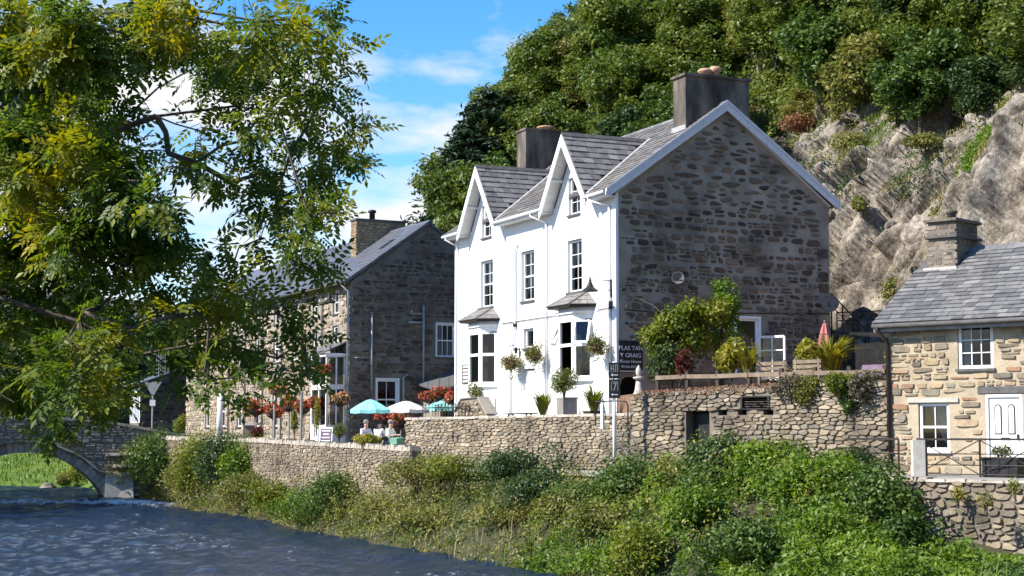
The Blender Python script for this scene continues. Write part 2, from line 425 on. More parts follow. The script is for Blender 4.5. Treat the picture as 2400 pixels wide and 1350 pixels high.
def conifer_mesh(name, seed, mat_, h, r, n, size):
    rs = np.random.RandomState(seed); P = []; D = []
    nb = 90
    for i in range(nb):
        t = (i + rs.uniform(0, 1)) / nb
        z = h * (.12 + .88 * t); L = r * (1 - t)**.8 * rs.uniform(.7, 1.15) + .15; a = rs.uniform(0, 2*PI)
        m = int(n / nb * (1.5 - t))
        u = rs.uniform(.15, 1, m)
        x = np.stack([np.cos(a)*L*u, np.sin(a)*L*u, z - .28*L*u + .1*L*u*u], 1) + rs.normal(0, .12*L + .05, (m, 3)) * np.array([1, 1, .5])
        P.append(x); D.append(np.tile([np.cos(a)*.5, np.sin(a)*.5, .8], (m, 1)))
    P = np.concatenate(P); D = np.concatenate(D)
    V, F = leaves(P, D, size, rs, aspect=.3, jit=.6)
    return npmesh(name, V, F, mat_)
def trunk_mb(seed, h, r, limbs=5, spread=1.6):
    rn = random.Random(seed); m = MB()
    pts = [(0, 0, -.4)]; x = y = 0
    for i in range(1, 6):
        x += rn.uniform(-.1, .1) * h / 6; y += rn.uniform(-.1, .1) * h / 6; pts.append((x, y, h * i / 5))
    m.tube(pts, [r, r*.85, r*.72, r*.58, r*.42, r*.2], 7)
    for k in range(limbs):
        i = rn.randint(2, 4); a = rn.uniform(0, 2*PI); L = spread * rn.uniform(.6, 1.1); p = Vector(pts[i])
        m.tube([p, p + Vector((math.cos(a)*L*.5, math.sin(a)*L*.5, L*.45)), p + Vector((math.cos(a)*L, math.sin(a)*L, L*.7))], [r*.4, r*.25, r*.08], 5)
    return m
def foliage(name, P, D, size, mat_, seed, parent=None, aspect=.55, jit=.75, droop=0, **props):
    rs = np.random.RandomState(seed)
    V, F = leaves(P, D, size, rs, aspect=aspect, jit=jit, droop=droop)
    return link(name, npmesh(name, V, F, mat_), parent, **props)
def bush(name, label, cat, pos, Rr, n, size, mat_, seed, group=None, nl=6, aspect=.55, parts_fn=None, shell=.5):
    """a shrub: an Empty at its base > stems, foliage"""
    rs = np.random.RandomState(seed); lob = []
    for i in range(nl):
        d = rs.normal(0, 1, 3); d /= np.linalg.norm(d); d[2] = abs(d[2])*.9 - .1; q = rs.uniform(.2, .62)
        rr = rs.uniform(.36, .62)
        lob.append((np.array([d[0]*Rr[0]*q, d[1]*Rr[1]*q, Rr[2]*(.5 + d[2]*q*.75)]), np.array([Rr[0]*rr, Rr[1]*rr, Rr[2]*rr*.75])))
    P, D = clump_points(rs, n, lob, shell); 
    ok = P[:, 2] > -.05 * Rr[2]; P, D = P[ok], D[ok]
    t = thing(name, label, cat, pos, rs.uniform(0, 6), group)
    m = MB(); rn = random.Random(seed)
    for i in range(4):
        a = rn.uniform(0, 6.28); m.tube([(0, 0, -.1), (math.cos(a)*Rr[0]*.2, math.sin(a)*Rr[1]*.2, Rr[2]*.4), (math.cos(a)*Rr[0]*.45, math.sin(a)*Rr[1]*.45, Rr[2]*.75)], [.03, .02, .008], 5)
    part('stems', m, M['bark'], t)
    foliage('foliage', P, D*.7 + np.array([0, 0, .6]), size, mat_, seed, t, aspect)
    return t
def strap_plant(name, label, cat, pos, h, n, mat_, seed, group=None, w=.05, lean=.6):
    rs = np.random.RandomState(seed)
    a = rs.uniform(0, 2*PI, n); out = np.stack([np.cos(a), np.sin(a), np.zeros(n)], 1)
    P = out * rs.uniform(0, .12*h, n)[:, None] + np.array([0,0,-.02])
    V, F = blades(P, h, w, rs, lean, out=out)
    return tag(link(name, npmesh(name, V, F, mat_), None, pos), label, cat, group)

# ---- stones
def stone_variants(prefix, mat_, depth, n=10, seed=1):
    rn = random.Random(seed); res = []
    for k in range(n):
        m = MB(); N = 9; ex = rn.uniform(.45, .75); V = []
        ph = rn.uniform(0, .5)
        for i in range(N):
            t = 2*PI*(i + ph)/N + rn.uniform(-.18, .18); c_, s_ = math.cos(t), math.sin(t); j = rn.uniform(.86, 1.03)
            V.append((.5*math.copysign(abs(c_)**ex, c_)*j, .5*math.copysign(abs(s_)**ex, s_)*j))
        back = [(x, .02, z) for x, z in V]
        mid = [(x, -depth*.55*rn.uniform(.7, 1.2), z) for x, z in V]
        front = [(x*.84, -depth*rn.uniform(.8, 1.1), z*.80) for x, z in V]
        cc = (rn.uniform(-.1, .1), -depth*rn.uniform(1.05, 1.3), rn.uniform(-.1, .1))
        m.v = back + mid + front + [cc]
        for i in range(N):
            j = (i+1) % N
            m.f += [(i, j, N+j, N+i), (N+i, N+j, 2*N+j, 2*N+i), (2*N+i, 2*N+j, 3*N)]
        res.append(m.mesh(prefix, mat_))
    return res
SV = {}
class Stone:
    __slots__ = ('c', 'poly', 'area')
def rubble(seed, s0, s1, z0, z1, rh, rw, gap=.03, inside=None, wob=.25, zfn=None, shrink=(1.0, 1.0), drop=0.0, jit=.36):
    """random rubble: Voronoi cells of jittered courses, shrunk by the joint; returns polygons in the wall plane"""
    rn = random.Random(seed); w, h = (rw[0]*.45 + rw[1]*.55), (rh[0] + rh[1])/2
    pts = []; z = z0 - h*.5; r = 0
    while z < z1 + h:
        hh = rn.uniform(*rh); s = s0 - rn.uniform(0, w)
        while s < s1 + w:
            if rn.random() > .13:
                pts.append(((s + rn.uniform(-jit, jit)*w)/w, (z + .10*h*math.sin(s*.9 + seed) + rn.uniform(-jit, jit)*hh)/h))
                if rn.random() < .12: pts.append(((s + rn.uniform(-.2, .2)*w)/w, (z + hh*rn.choice((-.5, .5)))/h))
            s += rn.uniform(*rw)
        z += hh
    grid = {}
    for i, (a, b) in enumerate(pts): grid.setdefault((int(a//1), int(b//1)), []).append(i)
    out = []
    for i, (a, b) in enumerate(pts):
        if not (s0 - .02 <= a*w <= s1 + .02 and z0 - .02 <= b*h <= z1 + .02): continue
        if rn.random() < drop: continue
        P = [(-1.9, -1.9), (1.9, -1.9), (1.9, 1.9), (-1.9, 1.9)]
        P = [(max(min(x + a, s1/w), s0/w) - a, max(min(y + b, z1/h), z0/h) - b) for x, y in P]
        ga, gb = int(a//1), int(b//1)
        for da in range(-3, 4):
            for db in range(-3, 4):
                for k in grid.get((ga+da, gb+db), ()):
                    if k == i: continue
                    nx_, ny_ = pts[k][0]-a, pts[k][1]-b; dd = (nx_*nx_ + ny_*ny_)/2
                    if dd < 1e-5 or dd > 8: continue
                    Q = []; n = len(P)
                    for q in range(n):
                        p0, p1 = P[q], P[(q+1) % n]; d0, d1 = p0[0]*nx_ + p0[1]*ny_ - dd, p1[0]*nx_ + p1[1]*ny_ - dd
                        if d0 <= 0: Q.append(p0)
                        if (d0 < 0) != (d1 < 0) and d0 != d1:
                            t = d0/(d0-d1); Q.append((p0[0] + (p1[0]-p0[0])*t, p0[1] + (p1[1]-p0[1])*t))
                    P = Q
                    if len(P) < 3: break
                if len(P) < 3: break
            if len(P) < 3: break
        if len(P) < 3: continue
        P = [((a+x)*w, (b+y)*h) for x, y in P]
        cx_ = sum(p[0] for p in P)/len(P); cz_ = sum(p[1] for p in P)/len(P)
        k = rn.uniform(*shrink)
        def inset(P, f):
            R_ = []
            for x, y in P:
                dx, dy = x-cx_, y-cz_; l = math.hypot(dx, dy) + 1e-6; q = max(.25, (1 - gap*.62/l))*f; q2 = max(.25, 1 - gap*.62/max(abs(dy), .04))*f if abs(dy) > .03 else q
                R_.append((cx_ + dx*q, cz_ + dy*min(q, q2)))
            return R_
        Q = inset(P, k)
        if inside is not None:
            ok = all(inside(x, y, 0, 0) for x, y in Q)
            if not ok and inside(cx_, cz_, 0, 0):
                Q = inset(P, k*.62); ok = all(inside(x, y, 0, 0) for x, y in Q)
            if not ok: continue
        # knock the corners off
        T = []; n = len(Q)
        for q in range(n):
            p, c_, nx2 = Q[q-1], Q[q], Q[(q+1) % n]; f = rn.uniform(.12, .26)
            T.append((c_[0] + (p[0]-c_[0])*f, c_[1] + (p[1]-c_[1])*f)); T.append((c_[0] + (nx2[0]-c_[0])*f, c_[1] + (nx2[1]-c_[1])*f))
        xs = [p[0] for p in T]; ys = [p[1] for p in T]
        if max(xs)-min(xs) < .04 or max(ys)-min(ys) < .03: continue
        o = Stone(); o.c = (cx_, cz_); o.poly = [(x-cx_, y-cz_) for x, y in T]; o.area = (max(xs)-min(xs))*(max(ys)-min(ys)); out.append(o)
    return out
def courses(seed, s0, s1, z0, z1, rh, rw, gap=.03, inside=None, jit=.12, drop=0.0, split=.25, rnd=.2):
    """squared rubble laid in rough courses"""
    rn = random.Random(seed); out = []; z = z0
    def put(a, b, c_, d):
        if b - a < .05 or d - c_ < .04: return
        cx_, cz_ = (a+b)/2, (c_+d)/2; w, h = b-a-gap, d-c_-gap
        Q = []
        for sx, sz in ((-1,-1),(1,-1),(1,1),(-1,1)):
            x, y = sx*w/2*(1 - rn.uniform(0, jit)), sz*h/2*(1 - rn.uniform(0, jit*1.6)); Q.append((x, y))
        T = []
        for q in range(4):
            p, c0, n2 = Q[q-1], Q[q], Q[(q+1) % 4]; f1, f2 = rn.uniform(.3*rnd,rnd)*(.5 if q % 2 else 1), rn.uniform(.4*rnd,1.1*rnd)
            T.append((c0[0] + (p[0]-c0[0])*f1, c0[1] + (p[1]-c0[1])*f1)); T.append((c0[0] + (n2[0]-c0[0])*f2, c0[1] + (n2[1]-c0[1])*f2))
        r = rn.uniform(-.25, .25)*rnd; T = [(x - y*r, y + x*r) for x, y in T]
        if inside is not None and not all(inside(cx_+x, cz_+y, 0, 0) for x, y in Q): return
        o = Stone(); o.c = (cx_, cz_); o.poly = T; o.area = w*h; out.append(o)
    while z < z1 - .02:
        h = min(rn.uniform(*rh), z1 - z); s = s0; ph = rn.uniform(0, 6)
        while s < s1 - .02:
            w = min(rn.uniform(*rw)*(.55 + .5*h/rh[1]), s1 - s)
            if s1 - s - w < .12: w = s1 - s
            dz = .18*h*math.sin(s*.8 + ph) if z > z0 + .01 else 0
            if rn.random() >= drop:
                if rn.random() < split and h > rh[0]*1.3:
                    m_ = rn.uniform(.35, .65); put(s, s+w, z+dz, z+dz+h*m_)
                    k = rn.uniform(.35, .65)
                    if rn.random() < .5: put(s, s+w*k, z+dz+h*m_, z+dz+h); put(s+w*k, s+w, z+dz+h*m_, z+dz+h)
                    else: put(s, s+w, z+dz+h*m_, z+dz+h)
                else: put(s, s+w, z+dz, z+dz+h)
            s += w
        z += h
    return out
def stone_geo(o, depth, rn):
    n = len(o.poly); hx, hz = rn.uniform(-.3, .3), rn.uniform(-.3, .3); d = depth*rn.uniform(.6, 1.35); ins = rn.uniform(.80, .9)
    V = [(x, .02, z) for x, z in o.poly] + [(x*ins, -d + hx*x*.3 + hz*z*.3, z*ins) for x, z in o.poly]
    F = [(i, (i+1) % n, n+(i+1) % n, n+i) for i in range(n)] + [tuple(range(n, 2*n))]
    return V, F
def place_stones(L_, kind, parent, rz, base, name='stone', limit=300, key=None, zoff=0):
    """stones on the wall frame (s along, -Y outward); base = origin of the frame in the parent"""
    L_ = sorted(L_, key=key or (lambda e: -e.area)); c, s = math.cos(rz), math.sin(rz); mat_, depth = SV[kind]
    rn = random.Random(len(L_)); vv = []; ff = []; o_ = 0
    for i, e in enumerate(L_):
        V, Fk = stone_geo(e, depth, rn); u, z = e.c
        if i < limit:
            me = bpy.data.meshes.new(name); me.from_pydata(V, [], Fk); me.materials.append(mat_)
            o = bpy.data.objects.new(name, me); C.objects.link(o); o.parent = parent
            o.location = (base[0] + c*u, base[1] + s*u, z - ZB.get(parent.name, 0)); o.rotation_euler = (0, 0, rz)
        else:
            vv += [(x + u, y, zz + z) for x, y, zz in V]; ff += [tuple(q + o_ for q in f) for f in Fk]; o_ += len(V)
    if vv:
        me = bpy.data.meshes.new('small_stones'); me.from_pydata(vv, [], ff); me.materials.append(mat_); me.update()
        link('small_stones', me, parent, (base[0], base[1], 0), rz, kind='stuff')

# ---- slates
SLV = {}
def slate_variants(key, mat_, seed, n=6, th=.016):
    rn = random.Random(seed); res = []
    for k in range(n):
        m = MB(); a = [rn.uniform(-.02, .02) for _ in range(4)]; t = th * rn.uniform(.8, 1.5)
        x0, x1 = -.5 + abs(a[0])*.4, .5 - abs(a[1])*.4
        y0a, y0b = -.5 + a[2], -.5 + a[3]
        m.add([(x0, y0a, t*1.2), (x1, y0b, t*1.2), (x1, .62, -.002), (x0, .62, -.002), (x0, y0a, t*2.3), (x1, y0b, t*2.3), (x1, .62, .008), (x0, .62, .008)],
              [(0,3,2,1),(4,5,6,7),(0,1,5,4),(1,2,6,5),(2,3,7,6),(3,0,4,7)])
        res.append(m.mesh('slate', mat_))
    SLV[key] = res
def place_slates(kind, parent, org, e, q, length, slope, row, width, seed, keep=None, limit=300, key=None, vary=.25):
    e, q = Vector(e).normalized(), Vector(q).normalized(); n = e.cross(q); org = Vector(org); rn = random.Random(seed)
    if n.z < 0: e = -e; org = org + (-e) * length; n = -n
    L_ = []; nr = int(slope / row + .5); row = slope / nr
    for i in range(nr):
        x = -(i % 2) * width * .5
        while x < length:
            w = width * rn.uniform(1 - vary, 1 + vary)
            x0, x1 = max(x, 0), min(x + w, length)
            if x1 - x0 > .06:
                p = org + e * ((x0 + x1)/2) + q * ((i + .5) * row)
                if keep is None or keep(p): L_.append((p, x1 - x0 - .008, rn.randrange(6), rn.uniform(-.012, .012)))
            x += w
    zb = ZB.get(parent.name, 0)
    if key: L_.sort(key=lambda a: key(a[0]))
    rest = []
    for i, (p, w, k, r) in enumerate(L_):
        mtx = Matrix(((e.x, q.x, n.x, p.x), (e.y, q.y, n.y, p.y), (e.z, q.z, n.z, p.z - zb), (0,0,0,1))) @ Matrix.Rotation(r, 4, 'Z') @ Matrix.Diagonal((w, row, 1, 1))
        if i < limit:
            o = bpy.data.objects.new('slate', SLV[kind][k]); C.objects.link(o); o.parent = parent; o.matrix_basis = mtx
        else: rest.append((mtx, k))
    if rest:
        vv = []; ff = []; o_ = 0
        cache = [(np.array([tuple(v.co) + (1,) for v in me.vertices]), [tuple(p.vertices) for p in me.polygons]) for me in SLV[kind]]
        for mtx, k in rest:
            V, Fk = cache[k]; vv.append((V @ np.array(mtx).T)[:, :3]); ff += [tuple(i + o_ for i in f) for f in Fk]; o_ += len(V)
        me = bpy.data.meshes.new('roof_slates'); me.from_pydata(np.concatenate(vv).tolist(), [], ff); me.materials.append(SLV[kind][0].materials[0]); me.update()
        link('roof_slates', me, parent, kind='stuff')

# ---- walls and windows (wall frame: s along the wall, -Y outward, z up)
def wall_faces(prof, zb, ops, reveal=.16):
    """prof: polyline (s, ztop) sorted by s; ops: openings (s0, s1, z0, z1)"""
    m = MB(); xs = sorted(set([p[0] for p in prof] + [o[0] for o in ops] + [o[1] for o in ops]))
    xs = [x for x in xs if prof[0][0] <= x <= prof[-1][0]]
    def top(x):
        for (a, za), (b, zb_) in zip(prof, prof[1:]):
            if a <= x <= b: return za + (zb_ - za) * (x - a) / (b - a) if b > a else max(za, zb_)
    for a, b in zip(xs, xs[1:]):
        z = zb
        for o in sorted([o for o in ops if o[0] <= a + 1e-6 and o[1] >= b - 1e-6], key=lambda o: o[2]):
            if o[2] > z + 1e-6: m.poly([(a, 0, z), (b, 0, z), (b, 0, o[2]), (a, 0, o[2])])
            z = o[3]
        m.poly([(a, 0, z), (b, 0, z), (b, 0, top(b)), (a, 0, top(a))])
    for s0, s1, z0, z1 in ops:
        d = reveal
        m.poly([(s0,0,z0),(s0,d,z0),(s0,d,z1),(s0,0,z1)]); m.poly([(s1,0,z0),(s1,0,z1),(s1,d,z1),(s1,d,z0)])
        m.poly([(s0,0,z1),(s0,d,z1),(s1,d,z1),(s1,0,z1)]); m.poly([(s0,0,z0),(s1,0,z0),(s1,d,z0),(s0,d,z0)])
    return m
def curtain_mb(s0, s1, z0, z1, y, seed=0, waves=6):
    m = MB(); n = 24; V = []
    rn = random.Random(seed)
    for i in range(n + 1):
        t = i / n; yy = y + .025 * math.sin(t * waves * 2 * PI + seed) + rn.uniform(-.004, .004)
        V += [(s0 + (s1-s0)*t, yy, z0), (s0 + (s1-s0)*t, yy, z1)]
    m.add(V, [(2*i, 2*i+2, 2*i+3, 2*i+1) for i in range(n)]); return m
def sash(parent, rz, base, s0, s1, z0, z1, cols, rows, y=.10, fw=.07, sill=True, curt=None, frame='paint', meet=True, sillmat='sillslate', surround=0, panes=False, room=True):
    """window (frame mesh) with sub-parts pane, glazing_bar, sill, curtain"""
    m = MB(); d0, d1 = y - .03, y + .05
    m.box(s0, s0+fw, d0, d1, z0, z1); m.box(s1-fw, s1, d0, d1, z0, z1)
    m.box(s0+fw, s1-fw, d0, d1, z1-fw, z1); m.box(s0+fw, s1-fw, d0, d1, z0, z0+fw*1.1)
    if surround:
        q = surround
        m.box(s0-q, s0, -.015, d1, z0-.02, z1+q); m.box(s1, s1+q, -.015, d1, z0-.02, z1+q); m.box(s0, s1, -.015, d1, z1, z1+q)
    w = part('window', m, M[frame], parent, rz, (base[0], base[1], 0))
    zm = (z0 + z1) / 2; a, b = s0+fw, s1-fw
    if meet: part('meeting_rail', MB().box(a, b, y-.012, y+.04, zm-.03, zm+.03), M[frame], w)
    if panes:
        for i in range(cols):
            for j in range(rows):
                pw, ph = (b-a)/cols, (z1-fw-z0-fw*1.1)/rows
                part('pane', MB().box(a+pw*i+.01, a+pw*(i+1)-.01, y+.012, y+.02, z0+fw*1.1+ph*j+.01, z0+fw*1.1+ph*(j+1)-.01), M['glass'], w)
    else:
        for q0, q1, yy in (((z0, zm, y+.0), (zm, z1, y+.018)) if meet else ((z0, z1, y+.01),)):
            part('pane', MB().box(a, b, yy+.008, yy+.014, max(q0, z0+fw), min(q1, z1-fw)), M['glass'], w)
    for i in range(1, cols):
        x = a + (b-a)*i/cols; part('glazing_bar', MB().box(x-.012, x+.012, y-.004, y+.036, z0+fw, z1-fw), M[frame], w)
    for j in range(1, rows):
        zz = z0+fw + (z1-z0-2*fw)*j/rows
        if meet and abs(zz - zm) < .05: continue
        part('glazing_bar', MB().box(a, b, y-.002, y+.034, zz-.012, zz+.012), M[frame], w)
    if sill: part('sill', MB().box(s0-.06, s1+.06, -.07, y-.01, z0-.07, z0-.003), M[sillmat], w)
    if curt:
        for k, (c0, c1, z_0, z_1, mm) in enumerate(curt):
            part('curtain', curtain_mb(s0 + (s1-s0)*c0, s0 + (s1-s0)*c1, z0 + (z1-z0)*z_0, z0 + (z1-z0)*z_1, y + .085, k + 1), M[mm], w)
    if room:
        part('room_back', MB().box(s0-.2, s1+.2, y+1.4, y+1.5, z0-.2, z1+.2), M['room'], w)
    return w
FR = -PI / 2
def lettering(parent, text, size, mat_, loc, rz, name='lettering', extrude=.004, align='CENTER'):
    cu = bpy.data.curves.new('lettering_curve', 'FONT'); cu.body = text; cu.size = size; cu.align_x = align; cu.align_y = 'CENTER'; cu.extrude = extrude; cu.resolution_u = 3
    to = bpy.data.objects.new('lettering_source', cu); C.objects.link(to)
    dg = bpy.context.evaluated_depsgraph_get()
    me = bpy.data.meshes.new_from_object(to.evaluated_get(dg)); bpy.data.objects.remove(to); bpy.data.curves.remove(cu)
    me.materials.clear(); me.materials.append(mat_)
    o = link(name, me, parent, loc); o.rotation_euler = (PI/2, 0, rz); return o
def hill_frame(a, b): return Vector((3.473 - .41697*a + .90892*b, 54 + .90892*a + .41697*b))
SV['dark'] = (M['stone_dark'], .045)
SV['sb'] = (M['stone_sb'], .05)
SV['sbdark'] = (M['stone_dark'], .05)
SV['sand'] = (M['stone_sand'], .035)
SV['wall'] = (M['stone_wall'], .065)
SV['bridge'] = (M['stone_bridge'], .09)
SV['coping'] = (M['coping'], .10)
SV['chim'] = (M['stone_sb'], .012)
SV['tan'] = (M['stone_tan'], .045)
slate_variants('grey', M['slate'], 1)
slate_variants('purple', M['slate_w'], 2)
slate_variants('blue', M['slate_b'], 3, th=.01)
# ------------------------------------------------------------------ the setting: ground, river, hill, cliff
EDGE = np.array([(14,8),(8,26),(6.6,31),(4.1,37),(1.6,42.4),(-2.65,51),(-7.3,62),(-12.2,73),(-19.5,87),(-23.5,95),(-28,104),(-40,107),(-70,112),(-160,130)], float)
LEFT = np.array([(7,-30),(3,0),(-3,12),(-8,26),(-15.5,42),(-23,58),(-31,76),(-40,88),(-70,98),(-160,110)], float)
def polydist(P, L_):
    """distance to a polyline and side (+ on the right of its direction)"""
    best = np.full(len(P), 1e9); side = np.zeros(len(P))
    for a, b in zip(L_, L_[1:]):
        d = b - a; t = np.clip(((P - a) @ d) / (d @ d), 0, 1); q = a + t[:, None]*d; v = P - q
        dd = np.hypot(v[:, 0], v[:, 1]); s = -(d[0]*v[:, 1] - d[1]*v[:, 0])
        k = dd < best; best[k] = dd[k]; side[k] = np.sign(s[k])
    return best, side
def ground_h(P):
    P = np.asarray(P, float)
    d, s = polydist(P, EDGE); d = d * s
    dl, sl = polydist(P, LEFT); dl = -dl * sl
    h = np.full(len(P), -.9)
    bank = np.interp(d, [-1.5, -.3, .3, 1.2, 3.0, 4.5, 12, 400], [-.9, -.12, .12, .75, 1.75, 2.3, 2.5, 3.0])
    nearb = np.interp(d, [-1.5, -.3, .3, 1.2, 3.0, 7.2, 8.2, 12, 400], [-.9, -.12, .08, .3, .6, 1.0, 1.9, 2.4, 3.0])
    kn = np.interp(P[:, 1] + .12*(P[:,0]-8)*0, [37, 41], [1, 0]); bank = bank*(1 - kn) + nearb*kn
    far = np.interp(P[:, 1], [98, 106], [0, 1])
    meadow = np.interp(d, [-1.5, 0, .6, 8, 30, 200], [-.9, -.05, .2, 1.7, 4.5, 14])
    bank = bank * (1 - far) + meadow * far
    left = np.interp(dl, [-1.5, 0, 1, 3, 100], [-.9, 0, .9, 1.9, 3.0])
    h = np.maximum(h, np.where(s > 0, bank, np.interp(d, [-1.5, 0], [-.9, -.05])))
    h = np.maximum(h, np.where(dl > -1.5, left, -.9))
    h += .10 * fbm(np.c_[P*.6, np.zeros(len(P))], 3, 5) * (h > .1)
    return h
def axis(segs):
    r = []
    for a, b, st in segs: r += list(np.arange(a, b, st))
    return np.array(r + [segs[-1][1]])
gx = axis([(-3000,-400,400),(-400,-80,20),(-80,-40,3),(-40,22,.5),(22,60,3),(60,400,20),(400,3000,400)])
gy = axis([(-600,-40,60),(-40,24,4),(24,112,.5),(112,180,3),(180,500,20),(500,4000,400)])
X, Y = np.meshgrid(gx, gy); Pg = np.c_[X.ravel(), Y.ravel()]
Z = ground_h(Pg)
nx, ny = len(gx), len(gy)
idx = np.arange(nx*ny).reshape(ny, nx)
Fg = np.stack([idx[:-1,:-1], idx[:-1,1:], idx[1:,1:], idx[1:,:-1]], -1).reshape(-1, 4)
gm = M['earth']
M['meadow'] = mat('meadow_ground', [(.06,.12,.015),(.10,.17,.02),(.14,.19,.03)], .95, .35, .03, 8)
gme = npmesh('ground', np.c_[Pg, Z], Fg, gm, True); gme.materials.append(M['meadow'])
fc = np.array([Pg[f].mean(0) for f in Fg[:, :]]) if False else (Pg[Fg[:,0]] + Pg[Fg[:,2]]) / 2
gme.polygons.foreach_set('material_index', ((fc[:,1] > 100)).astype(np.int32))
ground = link('ground', gme, kind='structure')

# river: a sheet with real ripples near, coarser far, and bump for the finest ones
def watermat():
    m = bpy.data.materials.new('river_water'); m.use_nodes = True; t = m.node_tree; b = t.nodes['Principled BSDF']; N = t.nodes.new; L = t.links.new
    b.inputs['Roughness'].default_value = .12; b.inputs['IOR'].default_value = 1.33; b.inputs['Specular IOR Level'].default_value = .75
    ge = N('ShaderNodeNewGeometry'); mp_ = N('ShaderNodeMapping'); mp_.inputs['Rotation'].default_value = (0, 0, R(-24)); mp_.inputs['Scale'].default_value = (1.0, .55, 1)
    L(ge.outputs['Position'], mp_.inputs[0])
    n1 = N('ShaderNodeTexNoise'); n1.inputs['Scale'].default_value = 4.2; n1.inputs['Detail'].default_value = 7; n1.inputs['Roughness'].default_value = .65; L(mp_.outputs[0], n1.inputs['Vector'])
    bp = N('ShaderNodeBump'); bp.inputs['Distance'].default_value = .26; bp.inputs['Strength'].default_value = 1; L(n1.outputs[0], bp.inputs['Height']); L(bp.outputs[0], b.inputs['Normal'])
    at_ = N('ShaderNodeAttribute'); at_.attribute_name = 'foam_glints'
    n2 = N('ShaderNodeTexNoise'); n2.inputs['Scale'].default_value = 3.2; n2.inputs['Detail'].default_value = 9; n2.inputs['Roughness'].default_value = .75; L(mp_.outputs[0], n2.inputs['Vector'])
    ad = N('ShaderNodeMath'); ad.operation = 'ADD'; L(n2.outputs[0], ad.inputs[0]); L(at_.outputs['Fac'], ad.inputs[1])
    r = N('ShaderNodeValToRGB'); r.color_ramp.elements[0].position = .70; r.color_ramp.elements[1].position = .90; L(ad.outputs[0], r.inputs[0])
    mx = N('ShaderNodeMix'); mx.data_type = 'RGBA'; mx.inputs['A'].default_value = (.008, .023, .058, 1); mx.inputs['B'].default_value = (.75, .78, .82, 1)
    L(r.outputs[0], mx.inputs['Factor']); L(mx.outputs['Result'], b.inputs['Base Color'])
    mr = N('ShaderNodeMapRange'); mr.inputs['To Min'].default_value = .10; mr.inputs['To Max'].default_value = .7; L(r.outputs[0], mr.inputs[0]); L(mr.outputs[0], b.inputs['Roughness'])
    return m
M['water'] = watermat()
wx = axis([(-160,-45,4),(-45,6,.22),(6,16,1)]); wy = axis([(-30,36,3),(36,96,.22),(96,112,.5),(112,135,4)])
X, Y = np.meshgrid(wx, wy); Pw = np.c_[X.ravel(), Y.ravel()]
ca, sa = math.cos(R(-24)), math.sin(R(-24))
fl = np.c_[(Pw[:,0]*ca - Pw[:,1]*sa), (Pw[:,0]*sa + Pw[:,1]*ca)*.5]       # flow frame
z = .10 * fbm(np.c_[fl*.55, np.zeros(len(fl))], 3, 11) + .13 * fbm(np.c_[fl*2.0, np.full(len(fl), 3.)], 3, 17)
dE, sE = polydist(Pw, EDGE)
weir = np.interp(Pw[:,1] + .25*(Pw[:,0] + 24) + .5*fbm(np.c_[Pw*.5, np.zeros(len(Pw))], 2, 9), [83.5, 85.5], [0, 1])
z += .20 * weir
rapid = np.exp(-((Pw[:,1] + .25*(Pw[:,0]+24) - 84.3 + .8*fbm(np.c_[Pw*.35, np.zeros(len(Pw))], 2, 19))/.8)**2)
z += rapid * .10 * np.abs(fbm(np.c_[Pw*2, np.ones(len(Pw))], 2, 23))
foam_glints = .26*rapid + .34*np.maximum(0, fbm(np.c_[fl*.30, np.full(len(fl), 8.)], 3, 31) - .06) + .05*weir + .12*np.maximum(0, fbm(np.c_[fl*1.1, np.full(len(fl), 2.)], 2, 41))  # real foam, plus white flecks that paint ripple glints into the colour
nx, ny = len(wx), len(wy); idx = np.arange(nx*ny).reshape(ny, nx)
Fw = np.stack([idx[:-1,:-1], idx[:-1,1:], idx[1:,1:], idx[1:,:-1]], -1).reshape(-1, 4)
wme = npmesh('river', np.c_[Pw, z - .06], Fw, M['water'], True)
fa = wme.attributes.new('foam_glints', 'FLOAT', 'POINT'); fa.data.foreach_set('value', foam_glints.astype(np.float32))
link('river', wme, kind='structure')

# wooded hillside behind the houses, in the frame a (along the terrace, away from the camera) and b (into the hill)
def hill_z(a, b):
    a = np.asarray(a, float); b = np.asarray(b, float)
    p = np.interp(b, [6, 9.5, 11, 14, 19, 27, 46, 80, 140, 300], [2.4, 2.6, 5.0, 9.5, 16.5, 25, 44, 72, 105, 120])
    up = np.interp(a, [-30, 5, 25, 50, 60], [1.0, 1.0, 1.12, 1.25, 1.25])
    k = np.clip((a - 50) / 24, 0, 1); k = 1 - k*k*(3-2*k)
    z = 2.4 + (p - 2.4) * up * k
    z += 1.3 * fbm(np.c_[a.ravel()*.12, b.ravel()*.12, np.zeros(a.size)], 3, 51).reshape(a.shape) * np.clip((b-10)/6, 0, 1) * k
    return z
ha = axis([(-70,-30,4),(-30,80,1.0),(80,110,6)]); hb = axis([(7,30,.8),(30,90,2),(90,300,15)])
A, B = np.meshgrid(ha, hb); Zh = hill_z(A, B)
HX = 3.473 - .41697*A + .90892*B; HY = 54 + .90892*A + .41697*B
# behind the cliff the hill surface stays a little inside the rock
cl_in = np.clip((24 - A)/4, 0, 1) * np.clip((22 - B)/2, 0, 1)
Zh = Zh - 2.6*cl_in
nx, ny = len(ha), len(hb); idx = np.arange(nx*ny).reshape(ny, nx)
Fh = np.stack([idx[:-1,:-1], idx[:-1,1:], idx[1:,1:], idx[1:,:-1]], -1).reshape(-1, 4)
M['hillsoil'] = mat('hillside_soil', [(.022,.03,.010),(.05,.06,.02),(.09,.08,.04)], .95, .5, .05, 5)
link('hillside', npmesh('hillside', np.c_[HX.ravel(), HY.ravel(), Zh.ravel()], Fh, M['hillsoil'], True), kind='structure')

